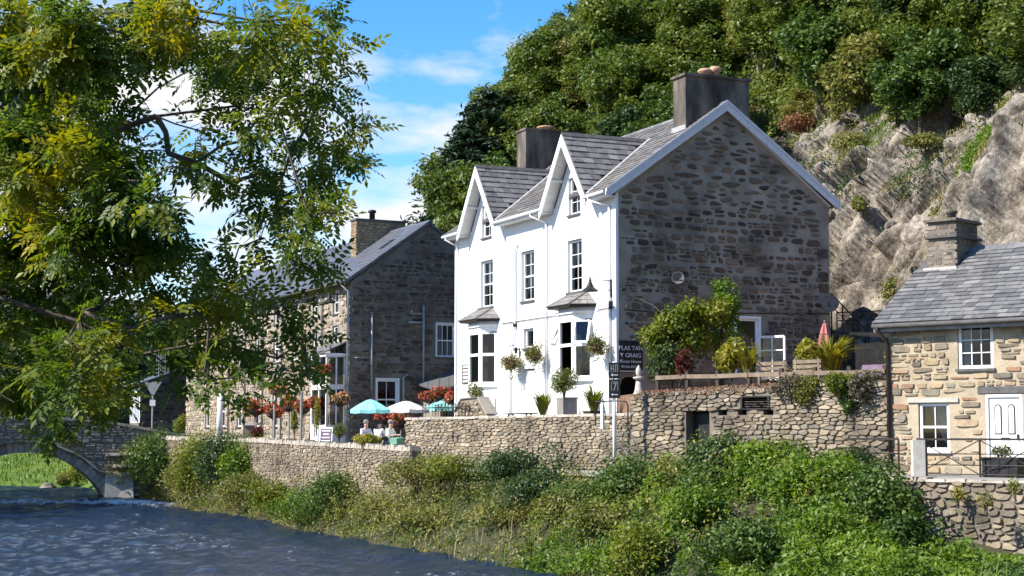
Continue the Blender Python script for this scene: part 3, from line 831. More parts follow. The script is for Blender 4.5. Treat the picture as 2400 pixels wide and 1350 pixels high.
# bare rock cliff: profile swept along a, broken into tilted blocks
M['rock'] = mat('cliff_rock', [(.06,.052,.042),(.20,.172,.138),(.345,.30,.245),(.45,.40,.335)], .92, .8, .0, 2.6, detail=10, weights=[.32,.42,.53,.70], stretch=(1,1,.7))
def crack_bump(m):
    t = m.node_tree; b = t.nodes['Principled BSDF']; N = t.nodes.new; L = t.links.new
    ge = N('ShaderNodeNewGeometry'); mp_ = N('ShaderNodeMapping'); mp_.inputs['Rotation'].default_value = (R(25), R(38), R(25)); mp_.inputs['Scale'].default_value = (1.0, 1.0, .38); L(ge.outputs['Position'], mp_.inputs[0])
    nz = N('ShaderNodeTexNoise'); nz.inputs['Scale'].default_value = 1.2; nz.inputs['Detail'].default_value = 4; L(mp_.outputs[0], nz.inputs['Vector'])
    ad = N('ShaderNodeMix'); ad.data_type = 'RGBA'; ad.inputs['Factor'].default_value = .35; L(mp_.outputs[0], ad.inputs['A']); L(nz.outputs['Color'], ad.inputs['B'])
    h = None; cc = None
    for sc, w in ((.75, .30), (2.0, .13), (5.5, .05)):
        v = N('ShaderNodeTexVoronoi'); v.feature = 'F1'; v.distance = 'MANHATTAN'; v.inputs['Scale'].default_value = sc; L(ad.outputs['Result'], v.inputs['Vector'])
        sr_ = N('ShaderNodeSeparateColor'); L(v.outputs['Color'], sr_.inputs[0])
        mr = N('ShaderNodeMapRange'); mr.inputs['To Max'].default_value = w; L(sr_.outputs[0], mr.inputs[0])
        if sc == 2.0: cc = sr_.outputs[1]
        if h is None: h = mr.outputs[0]
        else:
            s_ = N('ShaderNodeMath'); s_.operation = 'ADD'; L(h, s_.inputs[0]); L(mr.outputs[0], s_.inputs[1]); h = s_.outputs[0]
    n2 = N('ShaderNodeTexNoise'); n2.inputs['Scale'].default_value = 3; n2.inputs['Detail'].default_value = 10; n2.inputs['Roughness'].default_value = .65; L(ge.outputs['Position'], n2.inputs['Vector'])
    ma = N('ShaderNodeMath'); ma.operation = 'MULTIPLY_ADD'; ma.inputs[1].default_value = .22; L(n2.outputs[0], ma.inputs[0]); L(h, ma.inputs[2])
    bp = N('ShaderNodeBump'); bp.inputs['Distance'].default_value = 1.0; bp.inputs['Strength'].default_value = .9; L(ma.outputs[0], bp.inputs['Height']); L(bp.outputs[0], b.inputs['Normal'])
    col = b.inputs['Base Color'].links[0].from_socket; mr2 = N('ShaderNodeMapRange'); mr2.inputs['To Min'].default_value = .72; mr2.inputs['To Max'].default_value = 1.15; L(cc, mr2.inputs[0])
    n5 = N('ShaderNodeTexNoise'); n5.inputs['Scale'].default_value = 4.5; n5.inputs['Detail'].default_value = 8; n5.inputs['Roughness'].default_value = .7; L(ge.outputs['Position'], n5.inputs['Vector'])
    mr3 = N('ShaderNodeMapRange'); mr3.inputs['From Min'].default_value = .36; mr3.inputs['From Max'].default_value = .60; mr3.inputs['To Min'].default_value = .45; mr3.inputs['To Max'].default_value = 1.1; L(n5.outputs[0], mr3.inputs[0])
    mm_ = N('ShaderNodeMath'); mm_.operation = 'MULTIPLY'; L(mr2.outputs[0], mm_.inputs[0]); L(mr3.outputs[0], mm_.inputs[1])
    mx = N('ShaderNodeMix'); mx.data_type = 'RGBA'; mx.blend_type = 'MULTIPLY'; mx.inputs['Factor'].default_value = 1; L(col, mx.inputs['A']); L(mm_.outputs[0], mx.inputs['B']); L(mx.outputs['Result'], b.inputs['Base Color'])
crack_bump(M['rock'])
ca_ = np.r_[np.arange(-14, -5, .3), np.arange(-5, 22.01, .09)]; ct = np.linspace(0, 1, 230)
A, T = np.meshgrid(ca_, ct)
b0 = 10.4 + .6*np.sin(A*.35)
Bc = b0 + np.interp(T, [0, .25, .55, .8, 1], [0, 1.7, 4.2, 7.2, 12]); Zc = np.interp(T, [0, .25, .55, .8, 1], [2.0, 6.4, 11.2, 15.0, 19.5])
Pc = np.c_[A.ravel(), Zc.ravel() + .5*Bc.ravel()*0, np.zeros(A.size)]
rs = np.random.RandomState(77)
def facet(P, n, amp, tilt, stretch, seed, warp=.5, gr=.0):
    rs = np.random.RandomState(seed)
    lo, hi = P[:, :2].min(0), P[:, :2].max(0)
    Q = rs.uniform(lo, hi, (n, 2)); c = rs.uniform(-1, 1, n)*amp; tl = rs.uniform(-1, 1, (n, 2))*tilt
    ang = R(38); rot = np.array([[math.cos(ang), -math.sin(ang)], [math.sin(ang), math.cos(ang)]]) @ np.diag([1, stretch])
    Wp = P[:, :2] + warp*np.c_[fbm(np.c_[P[:,:2]*.5, np.zeros(len(P))], 3, seed), fbm(np.c_[P[:,:2]*.5, np.ones(len(P))], 3, seed+5)]
    a, b = Wp @ rot, Q @ rot
    best = np.full(len(P), 1e9); sec = best.copy(); bi = np.zeros(len(P), int)
    for i in range(n):
        d = ((a - b[i])**2).sum(1); k = d < best
        sec = np.where(k, best, np.minimum(sec, d)); bi[k] = i; best = np.minimum(best, d)
    e = np.sqrt(sec) - np.sqrt(best)
    return c[bi] + ((Wp - Q[bi])*tl[bi]).sum(1) - gr*np.exp(-(e/.09)**2)
disp = facet(Pc, 34, .8, .34, .42, 101, .35, .45) + facet(Pc, 190, .32, .30, .45, 102, .25, .28) + facet(Pc, 1000, .10, .2, .5, 103, .12, .09) + .10*fbm(Pc*np.array([.5,.5,1]), 4, 61) + .06*fbm(Pc*np.array([2.5,2.5,1]), 4, 63)
gully = np.exp(-((A.ravel() - 9.0 + (T.ravel()-.68)*12)/1.0)**2) * np.clip((T.ravel()-.5)*6, 0, 1)
disp -= 2.6*gully
disp -= 1.6*np.clip((A.ravel()-17)/4, 0, 1)
Bf = Bc.ravel() - .86*disp; Zf = Zc.ravel() + .5*disp
nx, ny = len(ca_), len(ct); idx = np.arange(nx*ny).reshape(ny, nx)
Fc = np.stack([idx[:-1,:-1], idx[:-1,1:], idx[1:,1:], idx[1:,:-1]], -1).reshape(-1, 4)
cliff = link('cliff', npmesh('cliff', np.c_[3.473 - .41697*A.ravel() + .90892*Bf, 54 + .90892*A.ravel() + .41697*Bf, Zf], Fc, M['rock']), kind='structure')
CA, CB, CZ, CT = A.ravel(), Bf, Zf, T.ravel()
def cliff_at(a, t):
    i = np.argmin((CA - a)**2*.5 + ((CT - t)*20)**2); p = hill_frame(CA[i], CB[i]); return Vector((p.x, p.y, CZ[i]))
# loose blocks standing proud of the cliff
rn = random.Random(5)
bv = []
for k in range(6):
    m = MB(); N = 7
    ring = lambda r_, z: [(r_*math.cos(2*PI*i/N)*rn.uniform(.7,1.15), r_*math.sin(2*PI*i/N)*rn.uniform(.7,1.15), z + rn.uniform(-.12,.12)) for i in range(N)]
    m.v = ring(.8, -.5) + ring(1.0, -.05) + ring(.6, .5)
    for j in range(2):
        for i in range(N): m.f.append((j*N+i, j*N+(i+1)%N, (j+1)*N+(i+1)%N, (j+1)*N+i))
    m.f += [tuple(range(N))[::-1], tuple(range(2*N, 3*N))]
    bv.append(m.mesh('boulder', M['rock']))
for k in range(46):
    a = rn.uniform(-3, 17); t = rn.uniform(.1, .97)
    p = cliff_at(a, t); s_ = rn.uniform(.25, .8)
    o = link('boulder', bv[k % 6], cliff, p); o.rotation_euler = (rn.uniform(-.5,.5), rn.uniform(-.6,.2), rn.uniform(0,6)); o.scale = (s_, s_*rn.uniform(.7,1.3), s_*rn.uniform(.6,1.1))

# distant moorland ridge and far wooded slope up the valley
def ridge(name, x0, x1, y0, depth, hfn, m, seed, nx=90, ny=24):
    xs = np.linspace(x0, x1, nx); ts = np.linspace(0, 1, ny); A, T = np.meshgrid(xs, ts)
    Zr = hfn(A) * np.sin(np.pi/2*np.minimum(1, T*1.6)) ; Zr += .12*hfn(A)*fbm(np.c_[A.ravel()/depth*3, T.ravel()*3, np.zeros(A.size)], 5, seed).reshape(A.shape)*T
    idx = np.arange(nx*ny).reshape(ny, nx); F = np.stack([idx[:-1,:-1], idx[:-1,1:], idx[1:,1:], idx[1:,:-1]], -1).reshape(-1, 4)
    return link(name, npmesh(name, np.c_[A.ravel(), (y0 + T*depth).ravel(), Zr.ravel()], F, m, True), kind='structure')
M['moor'] = mat('far_moorland', [(.10,.10,.14),(.17,.145,.15),(.24,.20,.18)], .95, .012, 0)
M['farwood'] = mat('far_woodland', [(.018,.035,.022),(.03,.05,.03),(.045,.065,.045)], .95, .08, 2, .3)
ridge('moorland_hill', -1500, 700, 1300, 900, lambda x: np.interp(x, [-1500,-700,-420,-250,-60,250,700], [150,185,150,128,92,55,25]), M['moor'], 3)
ridge('valley_slope', -420, 60, 300, 240, lambda x: np.interp(x, [-420,-200,-80,-30,60], [60,42,24,15,6]), M['farwood'], 4)

# street, terrace, garden and cottage path as flat pieces
def slab(name, pts, z0, z1, m):
    b = MB(); b.extrude([(x, y, z0) for x, y in pts], [(x, y, z1) for x, y in pts]); return part(name, b, m, None, kind='structure')
slab('street', [(-3.2,58.6),(-18.3,86.5),(-24,99),(-16,112),(2,92),(-2.0,70),(1.0,60)], 2.2, 2.76, M['road'])
H2 = lambda x, y: (3.473 + .90892*x - .41697*y, 54 + .41697*x + .90892*y)     # white house frame: x inward, y along the front
slab('terrace', [(-3.45,59.4),(4.75,46.95),(3.6,48.3),H2(.5,.2),H2(.5,14.2),H2(-1.0,15.6)], 2.3, 3.72, M['paving'])
slab('garden', [(4.12,48.25),(10.15,42.83),(16.5,50.3),H2(11,.3),H2(.05,-.02)], 2.3, 4.86, M['soil'])
slab('footpath', [(8.4,40.0),(17.4,32.0),(19.5,34.6),(9.9,42.5)], 2.3, 2.6, M['paving'])
# ------------------------------------------------------------------ the white guest house
HA = R(24.6431)
def HW(x, y, z): p = H2(x, y); return Vector((p[0], p[1], z))
house = thing('guest_house', 'tall white rendered house with two steep slate dormers and a dark rubble stone gable', 'house', (3.473, 54, 3.7), HA, zero=True)
EZ, SL = 11.75, .699                      # eave height at x = -.45 and roof slope
mainz = lambda x: EZ + (x + .45) * SL
DC = (3.05, 10.72); DH, DW = 14.15, 1.78
dslope = (DH - 11.73) / DW
fops = [(-3.52,-2.6,11.3,12.65), (-11.2,-10.27,11.32,12.65), (-11.32,-10.12,8.55,10.42), (-7.5,-6.35,8.52,10.42), (-3.6,-2.48,8.55,10.42), (-7.3,-6.42,6.75,7.5), (-7.5,-6.3,3.75,6.0)]
prof = [(-14, 11.72)]
for yc in (10.72, 3.05): prof += [(-yc-1.55, 11.72), (-yc, 13.86), (-yc+1.55, 11.72)]
prof += [(0, 11.72)]
front = part('wall', wall_faces(prof, 3.7, fops, .2), M['render'], house, FR, label='white rendered front wall')
gops = [(4.7, 5.65, 5.6, 7.6), (.14, .98, 4.3, 5.5)]
gable = part('wall', wall_faces([(.1, 11.79), (4.33, 14.95), (8.65, 11.75)], 3.7, gops, .25), M['mortar_dark'], house, 0, label='dark rubble stone gable wall')
m = MB(); m.poly([(8.65,0,3.7),(8.65,14,3.7),(8.65,14,11.75),(8.65,0,11.75)]); m.poly([(0,14,3.7),(0,14,11.72),(4.33,14,14.95),(8.65,14,11.75),(8.65,14,3.7)])
part('wall', m, M['render'], house, label='rear and far end walls')
part('quoin', MB().box(-.003, .1, -.012, .3, 3.7, 11.74), M['render'], house)
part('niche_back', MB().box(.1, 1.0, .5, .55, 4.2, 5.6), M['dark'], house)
part('niche_arch', MB().extrude([(.14,-.004,5.22),(.2,-.004,5.4),(.36,-.004,5.5),(.14,-.004,5.5)], [(.14,.24,5.22),(.2,.24,5.4),(.36,.24,5.5),(.14,.24,5.5)]), M['mortar_dark'], house)
def gin(s, z, w, h):
    for ds in (-.5, .5):
        for dz in (-.5, .5):
            x, zz = s + ds*w, z + dz*h
            if x < .15 or x > 8.6 or zz > min(11.75 + (x-.05)*.755, 11.75 + (8.65-x)*.755) - .22: return False
            if 4.55 < x < 5.8 and 5.3 < zz < 7.85: return False
            if .02 < x < 1.1 and 4.1 < zz < 6.75: return False
    return True
# upper part: wide pale pointing and small stones; lower part: bigger, closer stones; quoins at both corners
rn = random.Random(8)
L_ = rubble(21, .1, 8.3, 11.3, 15.0, (.12,.30), (.28,.85), .035, gin, shrink=(.5,1.0), drop=.10, jit=.34)
L_ += courses(22, .1, 8.3, 7.7, 11.3, (.12,.36), (.2,.75), .032, gin, jit=.36, drop=.05, split=.4, rnd=.36)
L_ += courses(24, .1, 8.16, 4.9, 7.7, (.12,.34), (.2,.75), .016, gin, jit=.26, drop=.01, split=.4, rnd=.33)
L_ += courses(23, 8.10, 8.64, 4.9, 11.3, (.34,.46), (.5,.6), .04, gin, split=0)
place_stones(L_, 'dark', gable, 0, (0, 0))

# roof
m = MB(); segs = [(-.14, 3.05-1.7), (3.05+1.7, 10.72-1.7), (10.72+1.7, 14.14)]
for a, b in segs: m.extrude([(-.45,a,EZ-.10),(-.45,a,EZ-.01),(4.33,a,mainz(4.33)-.01),(4.33,a,mainz(4.33)-.12)], [(-.45,b,EZ-.10),(-.45,b,EZ-.01),(4.33,b,mainz(4.33)-.01),(4.33,b,mainz(4.33)-.12)])
for yc in DC:
    a, b = yc-1.7, yc+1.7
    m.extrude([(.02,a,mainz(.02)-.12),(.02,a,mainz(.02)-.02),(4.33,a,mainz(4.33)-.01),(4.33,a,mainz(4.33)-.12)], [(.02,b,mainz(.02)-.12),(.02,b,mainz(.02)-.02),(4.33,b,mainz(4.33)-.01),(4.33,b,mainz(4.33)-.12)])
m.extrude([(4.33,-.14,15.08),(4.33,-.14,14.96),(9.0,-.14,11.7),(9.0,-.14,11.82)], [(4.33,14.14,15.08),(4.33,14.14,14.96),(9.0,14.14,11.7),(9.0,14.14,11.82)])
roof = part('roof', m, M['sillslate'], house)
def keep_main(p):
    for yc in DC:
        if p.z < DH - abs(p.y - yc)*dslope + .04: return False
    if 2.9 < p.x and .25 < p.y < 1.2: return False
    if 2.75 < p.x and 13.0 < p.y < 13.95: return False
    return True
place_slates('purple', roof, (-.5, -.16, EZ-.035), (0,1,0), (1,0,SL), 14.32, 5.92, .235, .36, 31, keep_main, 300, key=lambda p: p.y*.6 + p.x*.4)
for yc in DC:
    dm = MB()
    for s_ in (-1, 1):
        A_ = [(-.48, yc, DH), (3.0, yc, DH), (-.48, yc + s_*DW, DH - DW*dslope)]
        dm.extrude([Vector(p) - Vector((0,0,.02)) for p in A_], [Vector(p) - Vector((0,0,.14)) for p in A_])
    droof = part('dormer_roof', dm, M['sillslate'], house)
    for s_ in (-1, 1):
        place_slates('purple', droof, (-.5, yc + s_*(DW+.03), DH - (DW+.03)*dslope), (1,0,0), (0,-s_,dslope), 3.5, math.hypot(DW, DW*dslope)+.03, .27, .36, 40+s_, lambda p: p.z > mainz(p.x) - .02, 150)
    for k in range(8):
        y0 = -.5 + k*.43
        part('ridge_tile', MB().extrude([(y0,yc-.11,DH-.07),(y0,yc,DH+.075),(y0,yc+.11,DH-.07)], [(y0+.42,yc-.11,DH-.07),(y0+.42,yc,DH+.075),(y0+.42,yc+.11,DH-.07)]), M['sillslate'], droof)
    zf = lambda d: DH - d*dslope
    for s_ in (-1, 1):
        P = [(0, zf(0)-.02), (s_*(DW+.05), zf(DW+.05)-.02), (s_*(DW+.05), zf(DW+.05)-.32), (s_*DW*.9, zf(DW*.9)-.40), (0, zf(0)-.42)]
        part('bargeboard', MB().extrude([(-.53, yc+y, z) for y, z in P], [(-.485, yc+y, z) for y, z in P]), M['paint'], droof)
        P = [(0, zf(0)-.16), (s_*DW, zf(DW)-.16), (s_*DW, zf(DW)-.19), (0, zf(0)-.19)]
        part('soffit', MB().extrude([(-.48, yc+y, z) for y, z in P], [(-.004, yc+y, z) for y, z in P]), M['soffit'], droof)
        d = .95
        part('purlin_end', MB().box(-.47, .0, yc+s_*d-.06, yc+s_*d+.06, zf(d)-.30, zf(d)-.21), M['paint'], droof)
        part('valley_flashing', MB().beam((-.46, yc+s_*(DW+.06), mainz(-.46)+.05), (3.05, yc+s_*.05, mainz(3.05)+.05), .12, .02), M['grey_metal'], droof)
for k in range(32):
    y0 = -.16 + k*.447; c_ = mainz(4.33)
    part('ridge_tile', MB().extrude([(4.18,y0,c_-.06),(4.33,y0,c_+.08),(4.48,y0,c_-.06)], [(4.18,y0+.44,c_-.06),(4.33,y0+.44,c_+.08),(4.48,y0+.44,c_-.06)]), M['slate'], roof)
# gable bargeboards
for P in ([(-.47, EZ-.0), (4.33, 15.13), (4.33, 14.80), (-.32, 11.52), (-.47, 11.56)], [(4.33, 15.13), (9.02, 11.84), (9.02, 11.54), (4.33, 14.80)]):
    part('bargeboard', MB().extrude([(x, -.21, z) for x, z in P], [(x, -.15, z) for x, z in P]), M['barge'], house)
    Q = [(x, z - (.0 if i < 2 else -.20)) for i, (x, z) in enumerate(P[:2] + P[2:])]
for P in ([(-.45, EZ+.03), (4.33, 15.17), (4.33, 15.06), (-.45, EZ-.08)], [(4.33, 15.17), (9.02, 11.88), (9.02, 11.77), (4.33, 15.06)]):
    part('barge_moulding', MB().extrude([(x, -.245, z) for x, z in P], [(x, -.213, z) for x, z in P]), M['barge'], house)
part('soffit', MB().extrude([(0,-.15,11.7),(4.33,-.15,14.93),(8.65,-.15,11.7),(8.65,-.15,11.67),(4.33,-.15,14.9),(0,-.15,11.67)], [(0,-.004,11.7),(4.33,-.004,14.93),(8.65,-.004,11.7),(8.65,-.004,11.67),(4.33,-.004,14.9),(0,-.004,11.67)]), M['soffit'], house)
# eaves: gutter, fascia, soffit and downpipes
for a, b in segs:
    a2, b2 = max(a, -.1), min(b, 14.1)
    gt = part('gutter', MB().tube([(-.52, a2, EZ-.09), (-.52, b2, EZ-.09)], .06, 10), M['paint'], house, smooth=True)
    part('fascia', MB().box(-.45, -.42, a2, b2, EZ-.22, EZ-.105), M['paint'], gt)
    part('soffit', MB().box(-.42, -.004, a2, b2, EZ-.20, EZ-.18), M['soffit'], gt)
for y0, y1 in ((1.0, .33), (5.6, 5.22), (13.75, 13.6)):
    part('downpipe', MB().tube([(-.52, y0, EZ-.12), (-.52, y0, EZ-.22), (-.07, y1, EZ-.48), (-.07, y1, 3.75)], .042, 8), M['paint'], house, smooth=True)
part('waste_pipe', MB().tube([(-.05, 7.75, 10.75), (-.07, 7.9, 10.55), (-.07, 7.9, 7.75), (-.07, 8.35, 6.4), (-.07, 8.35, 3.9)], .045, 8), M['paint'], house, smooth=True)
part('pipe_clamp', MB().box(-.13, -.003, 7.83, 7.98, 7.62, 7.74), M['iron'], house)
for a, b in ((0, 1.3), (4.2, 9.25), (12.3, 14)): part('string_course', MB().box(-.03, -.003, a, b, 7.84, 7.89), M['render'], house)
part('cable', MB().tube([(-.035, .1, 7.84), (-.035, 1.4, 7.78)] , .012, 5), M['iron'], house)
part('cable', MB().tube([(-.035, 4.3, 7.82), (-.035, 9.2, 7.80)], .012, 5), M['iron'], house)
# chimneys
def chimney(x0, x1, y0, y1, z0, z1, mm, pots, cap=.07):
    c_ = part('chimney', MB().box(x0, x1, y0, y1, z0, z1), M[mm], house)
    part('chimney_cap', MB().box(x0-cap, x1+cap, y0-cap, y1+cap, z1-.002, z1+.09), M['chim'], c_)
    part('flashing', MB().box(x0-.05, x0-.003, y0-.05, y1+.05, z0+.1, mainz(x0)+.16), M['grey_metal'], c_)
    for x, y, r, h in pots:
        part('chimney_pot', MB().lathe([(r, 0), (r*.85, h*.5), (r*1.25, h*.6), (r*1.3, h*.85), (r, h)], (x, y, z1+.09), 12), M['terracotta'], c_, smooth=True)
    return c_
chimney(2.95, 5.55, .3, 1.15, 13.6, 16.02, 'chim', [(3.98, .7, .20, .30), (4.42, .72, .17, .42)])
chimney(2.78, 5.3, 13.0, 13.9, 13.5, 16.25, 'chim', [(3.9, 13.4, .3, .2)], .05)
# windows of the front
ct = [(.08,.42,.05,.95,'curtain'), (.72,.95,.05,.95,'curtain')]
sash(house, FR, (0,0), -3.5, -2.62, 11.32, 12.63, 2, 3, .13, curt=[(.05,.95,.55,.97,'curtain')])
sash(house, FR, (0,0), -11.18, -10.29, 11.34, 12.63, 2, 3, .13)
sash(house, FR, (0,0), -11.3, -10.14, 8.57, 10.4, 2, 4, .14, curt=[(.05,.45,.03,.97,'curtain'), (.8,.96,.03,.97,'curtain')])
sash(house, FR, (0,0), -7.48, -6.37, 8.54, 10.4, 2, 4, .14, curt=[(.05,.95,.03,.97,'curtain')])
sash(house, FR, (0,0), -3.58, -2.5, 8.57, 10.4, 2, 4, .14, curt=[(.62,.95,.05,.6,'curtain')])
sash(house, FR, (0,0), -7.28, -6.44, 6.77, 7.48, 1, 1, .14, meet=False)
dr = part('door', MB().box(-7.42, -6.38, .1, .16, 3.76, 5.95), M['paint'], house, FR)
part('door_frame', MB().box(-7.5, -7.42, .05, .2, 3.75, 6.0).box(-6.38, -6.3, .05, .2, 3.75, 6.0), M['paint'], dr)
for a, b, c_, d in ((-7.3,-6.96,4.0,4.8), (-6.84,-6.5,4.0,4.8), (-7.3,-6.96,5.0,5.75), (-6.84,-6.5,5.0,5.75)):
    part('door_panel', MB().box(a, b, .085, .099, c_, d), M['soffit'], dr)
part('door_handle', MB().ball((-6.5, .07, 4.9), .035), M['iron'], dr)
# window of the gable with an open casement
gw = sash(house, 0, (0,0), 4.72, 5.63, 5.62, 7.58, 1, 2, .12, meet=False, curt=[(.1,.55,.0,.62,'curtain')], surround=.09)
cs = MB(); a = R(-62); ux, uy = math.cos(a), math.sin(a)
def cpt(t, z): return (5.66 + ux*t, -.02 + uy*t, z)
op = part('open_casement', MB().beam(cpt(0,5.5), cpt(0,6.95), .07, .07, (ux,uy,0)).beam(cpt(.95,5.5), cpt(.95,6.95), .07, .07, (ux,uy,0)).beam(cpt(0,6.95), cpt(.95,6.95), .06, .08).beam(cpt(0,5.5), cpt(.95,5.5), .06, .1), M['paint'], house)
part('glazing_bar', MB().beam(cpt(.475,5.5), cpt(.475,6.95), .04, .04, (ux,uy,0)).beam(cpt(0,6.0), cpt(.95,6.0), .04, .04).beam(cpt(0,6.48), cpt(.95,6.48), .04, .04), M['paint'], op)
part('pane', MB().extrude([cpt(.03,5.53), cpt(.92,5.53), cpt(.92,6.92), cpt(.03,6.92)], [Vector(cpt(.03,5.53))+Vector((.008,.004,0)), Vector(cpt(.92,5.53))+Vector((.008,.004,0)), Vector(cpt(.92,6.92))+Vector((.008,.004,0)), Vector(cpt(.03,6.92))+Vector((.008,.004,0))]), M['glass'], op)
# canted bays
def bay(yc, curt, opened, label):
    w, c2, px = .56, .5, .52
    pl = [(0, yc+w+c2), (-px, yc+w), (-px, yc-w), (0, yc-w-c2)]
    b = part('bay_window', MB().extrude([(x, y, 3.7) for x, y in pl], [(x, y, 5.42) for x, y in pl]), M['render'], house, label=label)
    gr = lambda k: [(x - (k if x < -.1 else 0), y + (k if y > yc else -k)) for x, y in pl]
    part('sill', MB().extrude([(x, y, 5.40) for x, y in gr(.08)], [(x, y, 5.50) for x, y in gr(.08)]), M['paint'], b)
    part('entablature', MB().extrude([(x, y, 7.56) for x, y in pl], [(x, y, 7.98) for x, y in pl]), M['render'], b)
    part('cornice', MB().extrude([(x, y, 7.74) for x, y in gr(.07)], [(x, y, 7.82) for x, y in gr(.09)]), M['render'], b)
    e = gr(.26)
    part('gutter', MB().extrude([(x, y, 7.94) for x, y in e], [(x, y, 8.06) for x, y in gr(.29)]), M['iron'], b)
    e = gr(.30); rp = [(-.03, yc+.72), (-.03, yc+.70), (-.03, yc-.70), (-.03, yc-.72)]
    m = MB(); m.v = [(x, y, 8.03) for x, y in e] + [(x, y, 8.50) for x, y in rp]
    m.f = [(0,1,5,4), (1,2,6,5), (2,3,7,6), (3,2,1,0), (4,5,6,7)]
    rf = part('bay_roof', m, M['slate_w'], b)
    # slates on the three faces
    for i in range(3):
        p0, p1 = Vector(m.v[i]), Vector(m.v[i+1]); q0, q1 = Vector(m.v[i+4]), Vector(m.v[i+5])
        ee = (p1 - p0); mid = (q0 + q1)/2 - (p0 + p1)/2; qv = mid - ee.normalized()*mid.dot(ee.normalized()); sl = qv.length
        n_ = ee.normalized().cross(qv.normalized())
        if n_.z < 0: n_ = -n_
        for r_ in range(3):
            t0, t1 = r_/3, (r_+1)/3 + .04
            a0, a1 = p0.lerp(q0, t0), p1.lerp(q1, t0); b0_, b1_ = p0.lerp(q0, min(t1, 1)), p1.lerp(q1, min(t1, 1))
            nn = max(1, int((a1 - a0).length/.32))
            for j in range(nn):
                f0, f1 = j/nn + .01, (j+1)/nn - .01
                A_ = [a0.lerp(a1, f0) + n_*.025, a0.lerp(a1, f1) + n_*.025, b0_.lerp(b1_, f1) + n_*.008, b0_.lerp(b1_, f0) + n_*.008]
                part('slate', MB().extrude(A_, [p - n_*.02 for p in A_]), M['slate_w'], rf)
    part('hip_flashing', MB().beam(m.v[1], m.v[5], .09, .06).beam(m.v[2], m.v[6], .09, .06), M['sillslate'], rf)
    part('apron_flashing', MB().box(-.06, -.003, yc-.75, yc+.75, 8.49, 8.56), M['sillslate'], rf)
    # the three glazed faces
    zs, zt, zh = 5.50, 6.66, 7.56
    for i in range(3):
        p0, p1 = Vector((*pl[i], 0)), Vector((*pl[i+1], 0)); d = (p1 - p0); L = d.length; d.normalize(); n_ = Vector((d.y, -d.x, 0))
        if n_.x > 0: n_ = -n_
        P = lambda s, z, o=0: p0 + d*s + n_*o + Vector((0,0,z))
        fm = MB()
        for s in (.05, L-.05): fm.beam(P(s,zs,-.05), P(s,zh,-.05), .12, .10, n_)
        fm.beam(P(.05,zs+.05,-.05), P(L-.05,zs+.05,-.05), .1, .1).beam(P(.05,zh-.05,-.05), P(L-.05,zh-.05,-.05), .1, .1).beam(P(.05,zt,-.05), P(L-.05,zt,-.05), .1, .11)
        fr = part('casement_frame', fm, M['paint'], b)
        isop = opened and i in (0, 2)
        for z0, z1 in ((zs+.1, zt-.05), (zt+.05, zh-.1)):
            if isop and z0 > zt:
                # top-hung light swung outwards
                h = z1 - z0 + .06; ang = R(24); o_ = lambda k: P(0, z1+.02 - math.cos(ang)*k*h, .01 + math.sin(ang)*k*h)
                q = lambda s, k: o_(k) + d*s
                fo = part('open_light', MB().beam(q(.1,0), q(.1,1), .07, .05, n_).beam(q(L-.1,0), q(L-.1,1), .07, .05, n_).beam(q(.1,0), q(L-.1,0), .05, .07).beam(q(.1,1), q(L-.1,1), .05, .08), M['paint'], b)
                part('pane', MB().extrude([q(.1,0), q(L-.1,0), q(L-.1,1), q(.1,1)], [v + n_*.01 for v in (q(.1,0), q(L-.1,0), q(L-.1,1), q(.1,1))]), M['glass'], fo)
            else:
                A_ = [P(.1,z0,-.06), P(L-.1,z0,-.06), P(L-.1,z1,-.06), P(.1,z1,-.06)]
                part('pane', MB().extrude(A_, [v + n_*.01 for v in A_]), M['glass'], fr)
    part('curtain', curtain_mb(-yc-w+.02, -yc-w+.42, zs, zh, -px+.14, 2, 3), M[curt], b, FR)
    part('curtain', curtain_mb(-yc+w-.30, -yc+w-.06, zs, zh, -px+.14, 3, 2), M[curt], b, FR)
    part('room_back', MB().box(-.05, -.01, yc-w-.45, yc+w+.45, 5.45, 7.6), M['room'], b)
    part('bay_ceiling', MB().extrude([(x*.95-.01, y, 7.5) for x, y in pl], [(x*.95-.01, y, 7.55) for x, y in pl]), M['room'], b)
bay(2.74, 'redcurtain', True, 'bay window with red curtains and opened upper lights')
bay(10.78, 'curtain', False, 'bay window with pale curtains, closed')

# things fixed to the house
def swan_lamp(name, label, pos, rz, reach, group):
    t = thing(name, label, 'lamp', pos, rz, group)
    part('bracket', MB().box(-.03, .03, -.04, -.003, -.55, .05), M['black'], t)
    part('arm', MB().tube([(0,-.02,0), (0,-reach*.5,.02), (0,-reach,.0), (0,-reach-.05,-.02)], .018, 6), M['black'], t)
    part('scroll', MB().tube([(0,-.04,-.35), (0,-.16,-.28), (0,-.25,-.14), (0,-.22,-.03), (0,-.14,-.06), (0,-.16,-.13)], .012, 5), M['black'], t)
    part('lamp_shade', MB().lathe([(.025,.12), (.035,.02), (.08,-.10), (.14,-.22), (.29,-.34), (.29,-.36), (.12,-.27)], (0,-reach,-.02), 14), M['black'], t)
    return t
swan_lamp('wall_lamp', 'black swan neck lamp on the corner of the white house, above the right bay', HW(-.005, .28, 8.72), HA + FR, .82, None)
lg = thing('lantern', 'small black lantern fixed to the white wall between the waste pipe and the small window', 'lamp', HW(-.003, 7.62, 6.75), HA + FR)
part('bracket', MB().box(-.02,.02,-.16,-.0,0,.03).box(-.03,.03,-.02,-.0,-.28,.06), M['black'], lg)
part('lamp_shade', MB().lathe([(.02,.09),(.10,.0),(.07,-.02),(.05,-.16)], (0,-.16,0), 8), M['black'], lg)
bm_ = thing('alarm_box', 'small dark box on the white house corner just below the swan neck lamp', 'box', HW(-.003, .30, 7.9), HA + FR)
